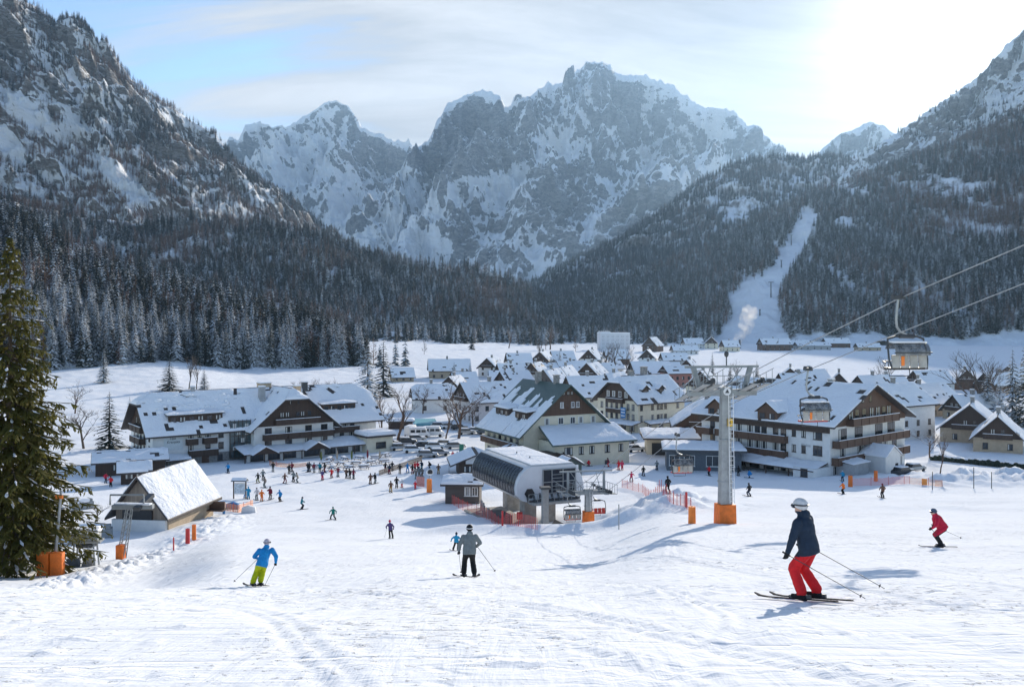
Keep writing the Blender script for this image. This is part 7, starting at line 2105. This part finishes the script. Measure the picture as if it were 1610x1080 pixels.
# terrace tables
def picnic(px, Y, rz, label):
    p = on_ground(px, Y); o = thing('picnic_table', label, 'table', p, R(rz), 'tables on the snowy hotel terrace')
    tp = MB().box((0, 0, .74), (1.9, .8, .06)); tp.build('tabletop', MATS['brown boards'], o)
    for sg in (-1, 1): MB().box((0, sg * .75, .45), (1.9, .28, .05)).build('bench', MATS['brown boards'], o)
    for sg in (-1, 1):
        MB().tube([(sg * .7, -.7, 0), (sg * .7, -.2, .74)], .05, 5).tube([(sg * .7, .7, 0), (sg * .7, .2, .74)], .05, 5).build('leg', MATS['dark larch boards'], o)
    MB().box((0, 0, .86), (1.8, .75, .2)).build('snow_cover', SN, o, bevel=.08, smooth=True)
    MB().box((.1, -.75, .55), (1.6, .26, .14)).build('bench_snow', SN, o, bevel=.05)
k = 0
for i, (x, Yt) in enumerate([(498, 160), (512, 163), (524, 158), (536, 163), (548, 158), (560, 164), (572, 159), (584, 165), (518, 169), (541, 170), (565, 171), (590, 172), (604, 166), (606, 176)]):
    wh_ = ['at the left end of the front row', 'second from the left in the front rows', 'third from the left in the front rows', 'fourth from the left in the front rows', 'in the middle of the front rows', 'right of the middle in the front rows', 'before the annex window', 'at the right end before the annex', 'nearest the shop front on the left', 'nearest the shop front in the middle', 'nearest the shop front on the right', 'below the annex corner', 'outermost on the right towards the cars', 'behind the outermost one by the cars'][i]
    picnic(x, Yt, 20 + 31 * i, 'snow covered terrace table ' + wh_)
def parasol(px, Y, label, col):
    p = on_ground(px, Y); o = thing('parasol', label, 'parasol', p, 0, 'folded parasols on the hotel terrace')
    MB().tube([(0, 0, 0), (0, 0, 2.5)], .035, 6).build('pole', MATS['dark steel'], o)
    MB().tube([(0, 0, .9), (0, 0, 1.4), (0, 0, 2.2), (0, 0, 2.55)], [.1, .2, .14, .03], 8).build('canopy', cloth(COLS[col]), o, smooth=True)
    MB().box((0, 0, .06), (.5, .5, .12)).build('base', MATS['concrete'], o)
for x, Y_, c, l in ((505, 165, 'olive', 'folded olive parasol at the left of the terrace'), (530, 166, 'sand', 'folded beige parasol left of the terrace middle'), (553, 166, 'olive', 'folded olive parasol at the middle of the terrace'), (578, 168, 'maroon', 'folded dark red parasol by the annex'), (597, 168, 'sand', 'folded beige parasol by the cars')): parasol(x, Y_, l, c)
# picket fence between terrace and slope
fa, fb = on_ground(596, 152), on_ground(664, 168)
fo = thing('terrace_fence', 'low pale picket fence between terrace and the crowd', 'fence', fa, math.atan2((fb - fa).y, (fb - fa).x)); Lf = (fb - fa).length
mb = MB()
for i in range(int(Lf / .22)): mb.box((i * .22, 0, .45), (.1, .04, .95))
mb.build('picket_panel', MATS['weathered boards'], fo)
mb = MB()
for z in (.3, .75): mb.box((Lf / 2, .04, z), (Lf, .05, .08))
mb.build('rails', MATS['weathered boards'], fo)

def net(pts, h, label, mat, posts=True, name='safety_net', postmat='red paint', every=2.2, px_=True):
    P = [ground_at(a, b, 25) if px_ else a for a, b in pts]
    Q = [P[0]]
    for a, b in zip(P, P[1:]):
        n = max(1, int((b - a).length / .9))
        for i in range(1, n + 1):
            c = a.lerp(b, i / n); c.z = gz1(c.x, c.y); Q.append(c)
    o = thing(name, label, 'safety net', P[0])
    mb = MB(); B = P[0]
    for a, b in zip(Q, Q[1:]):
        sag = .12
        mb.poly([a - B, b - B, b - B + Vector((0, 0, h - sag * random.random())), a - B + Vector((0, 0, h - sag * random.random()))], [(0, 1, 2, 3)])
    bm_ = mb.build('netting', MATS[mat], o)
    if posts:
        d = 0; last = -9
        for a, b in zip(Q, Q[1:]):
            if d - last >= every:
                MB().tube([a - B + Vector((0, 0, -.2)), a - B + Vector((0, 0, h + .12))], .028, 6).build('post', MATS[postmat], o); last = d
            d += (b - a).length
    return o
net([(701, 783), (712, 793), (735, 806), (770, 818), (800, 825), (845, 833)], 1.3, 'long red safety net sagging along the lip before the lift station', 'red net')
net([(978, 766), (1010, 774), (1050, 787), (1078, 797), (1088, 806)], 1.2, 'red safety net along the run right of the short lift tower', 'red net')
net([(1338, 764), (1380, 763), (1430, 760)], 1.2, 'red safety net below the chalet hotel', 'red net')
net([(1430, 760), (1470, 764), (1482, 765)], 1.0, 'pale orange net continuing towards the young staked tree', 'orange net')
net([(424, 731), (440, 734), (462, 735), (482, 733)], .8, 'low orange net in front of the hotel porch', 'orange net', name='barrier_net')
net([(352, 802), (375, 806), (398, 797)], 1.0, 'net fence round the beginners corner by the notice board', 'orange net', name='barrier_net')
def marker(px, py, h, label, mat, w=.14, name='slope_marker', cat='slope marker'):
    p = ground_at(px, py, 30)
    o = thing(name, label, cat, p, random.uniform(-.3, .3), None); 
    MB().tube([(0, 0, -.2), (0, 0, h)], .03, 6).build('pole', MATS['dark steel'], o)
    MB().tube([(0, 0, -.05), (0, 0, h * .96)], [w, w * .92], 10).build('padding', MATS[mat], o, smooth=True)
    return o
marker(295, 853, 1.3, 'red padded post on the broken snow bank, left of two', 'red paint', .2); marker(305, 848, 1.4, 'faded orange padded post on the snow bank', 'orange padding', .2); marker(273, 866, 1.1, 'thin red pole stuck in the snow bank', 'red paint', .06)
marker(1088, 823, 1.2, 'orange rolled net post at the end of the red net', 'safety orange', .26); marker(1337, 765, 1.7, 'tall orange padded post at the hotel corner', 'orange padding', .34); marker(1377, 756, 1.6, 'second orange padded post along the hotel net', 'orange padding', .3); marker(1079, 797, 1.5, 'thick red post in the middle of the right net', 'red paint', .13); marker(790, 826, 1.5, 'red post in the long sagging net', 'red paint', .11); marker(703, 786, 1.7, 'leaning red post beside the lift hut', 'red paint', .16)
marker(352, 808, 1.1, 'blue padded post near the beginners corner', 'blue paint', .16)
def stake(px, py, h, label, name='wooden_stake', mat='dark steel', cat='post'):
    p = ground_at(px, py, 30); o = MB().tube([(0, 0, -.3), (0, 0, h)], .055, 6).build(name, MATS[mat], None, p); tag(o, label, cat)
stake(1531, 768, 3.1, 'dark thin post left of two in the ploughed snow on the right'); stake(1559, 768, 2.4, 'dark thin post right of two in the ploughed snow on the right'); stake(973, 832, 2.3, 'thin pole right of the short lift tower', 'steel_pole', 'galvanised steel'); stake(1466, 770, 2.6, 'short post beside the young staked tree')
stake(763, 752, 3., 'thin pole in the shade before the kiosk', 'steel_pole', 'galvanised steel'); stake(706, 745, 2.4, 'thin pole behind the orange snow gun', 'steel_pole', 'galvanised steel')
# notice board
p = ground_at(377, 784, 60); s_ = p.y / F
nb = thing('notice_board', 'freestanding white notice board with snowy little roof by the beginners', 'notice board', p, R(-6))
w_ = 20 * s_; h_ = 29 * s_
for sg in (-1, 1): MB().box((sg * w_ / 2, 0, h_ / 2), (.14, .14, h_)).build('post', MATS['dark larch boards'], nb)
MB().box((0, 0, h_ * .56), (w_ - .16, .08, h_ * .62)).build('panel', MATS['white frame'], nb)
MB().box((0, -.05, h_ * .56), (w_ * .82, .03, h_ * .5)).build('map_sheet', M('pale map', (.5, .56, .6), .7, var=.3, scale=4), nb)
MB().prism([(-.55, 0), (.55, 0), (.1, .35), (-.1, .35)], 'x', -w_ * .62, w_ * .62).build('roof', MATS['blue grey wall'], nb, (0, 0, h_ * .96))
MB().prism([(-.5, .1), (.5, .1), (.1, .48), (-.1, .48)], 'x', -w_ * .6, w_ * .6).build('snow_cover', SN, nb, (0, 0, h_ * .97), bevel=.06)
# snow gun
p = ground_at(675, 774, 60); s_ = p.y / F
sg_ = thing('snow_gun', 'orange padded snow gun with white fan head beside the lift hut', 'snow gun', p, R(15))
MB().tube([(0, 0, 0), (0, 0, 21 * s_)], [.42, .38], 12).build('padding', MATS['safety orange'], sg_, smooth=True)
MB().tube([(.0, .5, 31 * s_), (0, -.7, 33 * s_)], [.42, .5], 16).build('fan_housing', MATS['white paint'], sg_, smooth=True)
MB().tube([(0, -.69, 33 * s_), (0, -.74, 33 * s_)], .38, 16).build('fan', MATS['black plastic'], sg_)
MB().tube([(0, 0, 20 * s_), (0, 0, 31 * s_)], .08, 8).build('mast', MATS['galvanised steel'], sg_)
p = ground_at(661, 766, 60)
pnl = MB().box((0, 0, .9), (1.5, .12, 1.5)).build('crash_pad', M('faded pink pad', (.55, .25, .22), .7).name and MATS['faded pink pad'], None, p, R(-30), bevel=.05); tag(pnl, 'faded pink padded panel left of the orange snow gun', 'crash pad')
# pool cover, log shed, hedge
p = on_ground(668, 236); o = MB().box((0, 0, .25), (6., 12, .5)).build('pool_cover', MATS['turquoise cover'], None, p, R(8)); tag(o, 'turquoise covered swimming pool in the snowy garden', 'pool cover')
p = on_ground(630, 225); o = thing('log_shed', 'low dark shed heaped with snow behind the leafless trees', 'shed', p, R(5))
MB().box((0, 0, .9), (6, 3, 1.8)).build('wall', MATS['dark larch boards'], o); rf = MB().box((0, 0, 1.85), (7, 4, .2)).build('roof', MATS['dark steel'], o)
snow_sheet('snow_cover', [[(-3.5, -2, 1.96), (0, -2, 1.96), (0, 2, 1.96), (-3.5, 2, 1.96)], [(0, -2, 1.96), (3.5, -2, 1.96), (3.5, 2, 1.96), (0, 2, 1.96)]], .55, rf, 3, .25)
a, b = on_ground(1466, 172), on_ground(1650, 156)
hd = thing('hedge', 'dark clipped hedge with snow on top in front of the right houses', 'hedge', a, math.atan2((b - a).y, (b - a).x)); Lh = (b - a).length
q = random.Random(8); mb = MB(); ms = MB()
for i in range(int(Lh / .8)):
    x = i * .8; zz = gz1((a.lerp(b, x / Lh)).x, (a.lerp(b, x / Lh)).y) - a.z; h = q.uniform(.55, .8)
    mb.ball((x, q.uniform(-.15, .15), zz + h * .6), (.6, .55, h), 0, 8, 6)
    if q.random() < .7: ms.ball((x + .1, 0, zz + h * 1.45), (.55, .45, .22), 0, 8, 5)
mb.build('foliage', MATS['spruce needles dark'], hd); ms.build('snow_cover', SN, hd, smooth=True)
# signs near the kiosk
p = ground_at(722, 727, 80); o = thing('sign_banner', 'green advertising flag beside the ticket kiosk', 'flag', p)
MB().tube([(0, 0, 0), (0, 0, 3.6)], .04, 6).build('pole', MATS['galvanised steel'], o); MB().box((.45, 0, 2.6), (.8, .04, 1.8)).build('cloth', M('flag green', (.05, .22, .13), .7), o)
# open barriers at the beginners corner
for i, (x, y, l) in enumerate(((366, 800, 'blue and white toddler barrier left of the beginners'), (391, 806, 'white inflatable snow barrier below the beginners'))):
    p = ground_at(x, y, 60); o = MB().prism([(-.9, 0), (.9, 0), (.8, .7), (0, .95), (-.8, .7)], 'y', -.3, .3).build('play_barrier', MATS['blue paint' if i == 0 else 'white paint'], None, p, R(20 * i - 10), bevel=.12, smooth=True); tag(o, l, 'barrier')
# towers and cable of the old lift on the far run
V, T = PATCH[RNEAR]; PXv, PYv = proj(V); msk = (T >= 0)[:, None] & np.ones_like(PXv, bool)
for i, (x, y, hh) in enumerate(((1212, 468, 24), (1243, 385, 16), (1229, 420, 11), (1196, 497, 9))):
    dd = (PXv - x) ** 2 + (PYv - y) ** 2; dd[~msk] = 1e9; k = np.unravel_index(np.argmin(dd), dd.shape); v = V[k]
    H0 = hh / F * v[1]; o = thing('ski_run_pylon', 'tiny lift pylon on the far cleared run, %s' % ('nearest and tallest', 'highest up', 'second from the top', 'lowest and smallest')[i], 'pylon', tuple(v), 0, 'pylons on the far ski run')
    MB().tube([(0, 0, -2), (0, 0, H0)], [.9, .6], 6).build('post', MATS['dark steel'], o); MB().box((0, 0, H0), (H0 * .34, .8, .9)).build('cross_arm', MATS['dark steel'], o)
# chimney with steam beyond the village
A = on_ground(1163, 850)
ch = MB().tube([(0, 0, -1), (0, 0, 8)], [1.0, .8], 10).build('smoke_stack', MATS['dark steel'], None, A); tag(ch, 'short dark stack under the steam cloud at the foot of the run', 'chimney')
mb = MB(); q = random.Random(3); k_ = 850 / F
for x, y, r in ((1163, 545, 5), (1160, 536, 8), (1164, 528, 9), (1172, 520, 10), (1176, 510, 11), (1174, 500, 12), (1180, 494, 12), (1176, 488, 10), (1184, 488, 8), (1168, 512, 8), (1158, 542, 7)):
    c = P3(x, y, 850); mb.ball(tuple(c), (r * k_, r * k_, r * k_ * .95), 0, 14, 10)
me = mb.mesh('raw', MATS['white paint']); tmp = bpy.data.objects.new('t', me); COL.objects.link(tmp)
rm = tmp.modifiers.new('r', 'REMESH'); rm.mode = 'VOXEL'; rm.voxel_size = 1.2
me2 = bpy.data.meshes.new_from_object(tmp.evaluated_get(bpy.context.evaluated_depsgraph_get())); bpy.data.objects.remove(tmp)
vm = bpy.data.materials.new('steam'); vm.use_nodes = True; vm.node_tree.nodes.clear(); tt = NT(vm.node_tree)
ou = tt.add('ShaderNodeOutputMaterial'); pv_ = tt.add('ShaderNodeVolumePrincipled')
nz_ = tt.noise(tt.add('ShaderNodeTexCoord').outputs['Object'], .16, 4, .6)
tt.set(pv_, 'Density', tt.mapr(nz_, .40, .70, 0., .085)); pv_.inputs['Color'].default_value = (.97, .97, .98, 1); pv_.inputs['Anisotropy'].default_value = .4
tt.l.new(pv_.outputs[0], ou.inputs['Volume']); me2.materials.clear(); me2.materials.append(vm)
tag(link('steam', me2), 'white steam cloud drifting up before the far ski run', kind='stuff')

# scrub and odds and ends below the big spruce on the left
for i, (x, y, t_, v_, l) in enumerate(((30, 898, 868, 2, 'low reddish scrub under the big sunlit spruce'), (56, 896, 872, 0, 'twiggy scrub left of the orange crash pads'), (122, 886, 868, 2, 'bare scrub at the foot of the drag lift drive'), (152, 820, 790, 0, 'bare bush behind the drag lift drive'))):
    bare(x, y, t_, l, v_, None, 'leafless_bush', 1.8, 'scrub along the left piste edge')
for i, (x, y, w_, l) in enumerate(((150, 845, 3.2, 'snowed in equipment crate left of the drag lift pylon'), (128, 800, 2.6, 'snowed in snow groomer part near the booth'))):
    p = ground_at(x, y, 60); o = thing('equipment_crate', l, 'crate', p, R(20 + 30 * i))
    MB().box((0, 0, .45), (w_, 1.4, .9)).box((w_ * .3, 0, 1.0), (w_ * .3, 1.2, .5)).build('body', MATS['painted grey steel'], o, bevel=.05)
    MB().box((-w_ * .1, 0, 1.1), (w_ * .8, 1.5, .5)).build('snow_cover', SN, o, bevel=.2, smooth=True)
# ================================================================ camera, sun, sky, air
cam = bpy.data.cameras.new('camera'); co_ = bpy.data.objects.new('camera', cam); COL.objects.link(co_)
cam.sensor_width = 36.; cam.lens = 36. * F / 1610.; cam.shift_y = -35. / 1610.
co_.rotation_euler = (R(90), 0, 0); cam.clip_start = .3; cam.clip_end = 30000
sc.camera = co_
SUN_AZ, SUN_EL = R(26), R(16.5)
sd = Vector((math.sin(SUN_AZ) * math.cos(SUN_EL), math.cos(SUN_AZ) * math.cos(SUN_EL), math.sin(SUN_EL)))
sl = bpy.data.lights.new('sun', 'SUN'); so = bpy.data.objects.new('sun', sl); COL.objects.link(so)
sl.energy = 4.6; sl.angle = R(.55); sl.color = (1., .91, .78)
so.rotation_euler = (-sd).to_track_quat('-Z', 'Y').to_euler()
so.location = (0, 0, 300)
w = bpy.data.worlds.new('World'); sc.world = w; w.use_nodes = True
w.node_tree.nodes.clear(); t = NT(w.node_tree)
wo = t.add('ShaderNodeOutputWorld'); bg = t.add('ShaderNodeBackground', {'Strength': .15})
t.l.new(bg.outputs[0], wo.inputs[0])
sky = t.add('ShaderNodeTexSky', sky_type='NISHITA', sun_disc=False)
sky.sun_elevation = SUN_EL; sky.sun_rotation = SUN_AZ; sky.altitude = 2000; sky.air_density = 1.; sky.dust_density = .15; sky.ozone_density = 1.5
d = t.add('ShaderNodeTexCoord').outputs['Generated']
sx = t.add('ShaderNodeSeparateXYZ', {0: d})
# thin high cloud: noise on a plane far overhead, brighter where the sun shines through it
zz = t.math('ADD', t.math('MAXIMUM', sx.outputs['Z'], .0), .16)
pl = t.add('ShaderNodeCombineXYZ', {0: t.math('DIVIDE', sx.outputs['X'], zz), 1: t.math('DIVIDE', sx.outputs['Y'], zz), 2: 0.})
c1 = t.noise(t.scale(pl.outputs[0], (.5, 1.9, 1), (0, 0, R(-22))), 1.15, 7, .62, 1.1)
c2 = t.noise(t.scale(pl.outputs[0], (.8, .9, 1), (0, 0, R(10))), .55, 3, .5)
sdn = t.add('ShaderNodeVectorMath', {0: d, 1: tuple(sd)}, operation='DOT_PRODUCT').outputs['Value']
near = t.mapr(sdn, .62, .97)
cov = t.math('ADD', t.math('MULTIPLY', c1, 1.0), t.math('MULTIPLY', c2, .32))
cov = t.math('ADD', cov, t.math('MULTIPLY', near, .40))
f = t.mapr(cov, .58, .90)
f = t.math('MULTIPLY', f, t.mapr(sx.outputs['Y'], -.25, .45, .25, .9))
p8 = t.math('POWER', t.math('MAXIMUM', sdn, 0.), 26.)
p90 = t.math('POWER', t.math('MAXIMUM', sdn, 0.), 260.)
br = t.math('ADD', t.math('MULTIPLY', p8, .35), t.math('MULTIPLY', p90, 6.))
br = t.math('ADD', br, t.math('MULTIPLY_ADD', c1, 4.7, .35))
cl = t.add('ShaderNodeVectorMath', {0: (1., .985, .965), 'Scale': br}, operation='SCALE').outputs[0]
t.set(bg, 'Color', t.mix(f, sky.outputs[0], cl))
if HAZE:
    mb = MB(); mb.box2((-5200, -60, -60), (5200, 8600, 1760))
    hm = bpy.data.materials.new('valley haze'); hm.use_nodes = True; hm.node_tree.nodes.clear()
    th = NT(hm.node_tree)
    ho = th.add('ShaderNodeOutputMaterial'); pv = th.add('ShaderNodeVolumePrincipled')
    pv.inputs['Color'].default_value = (.42, .67, 1., 1); pv.inputs['Density'].default_value = HAZE; pv.inputs['Anisotropy'].default_value = .45
    th.l.new(pv.outputs[0], ho.inputs['Volume'])
    hz = mb.build('haze', hm); hz['kind'] = 'stuff'; hz['label'] = 'thin blue winter haze filling the valley air'
sc.cycles.use_denoising = True
sc.cycles.max_bounces = 5; sc.cycles.diffuse_bounces = 2; sc.cycles.glossy_bounces = 2; sc.cycles.transmission_bounces = 3
sc.cycles.transparent_max_bounces = 8; sc.cycles.volume_bounces = 0
sc.cycles.use_adaptive_sampling = True; sc.cycles.adaptive_threshold = .015
sc.render.engine = 'CYCLES'
vs = sc.view_settings
vs.view_transform = 'Standard'; vs.look = 'None'; vs.exposure = EXPO; vs.gamma = 1.; vs.use_curve_mapping = False
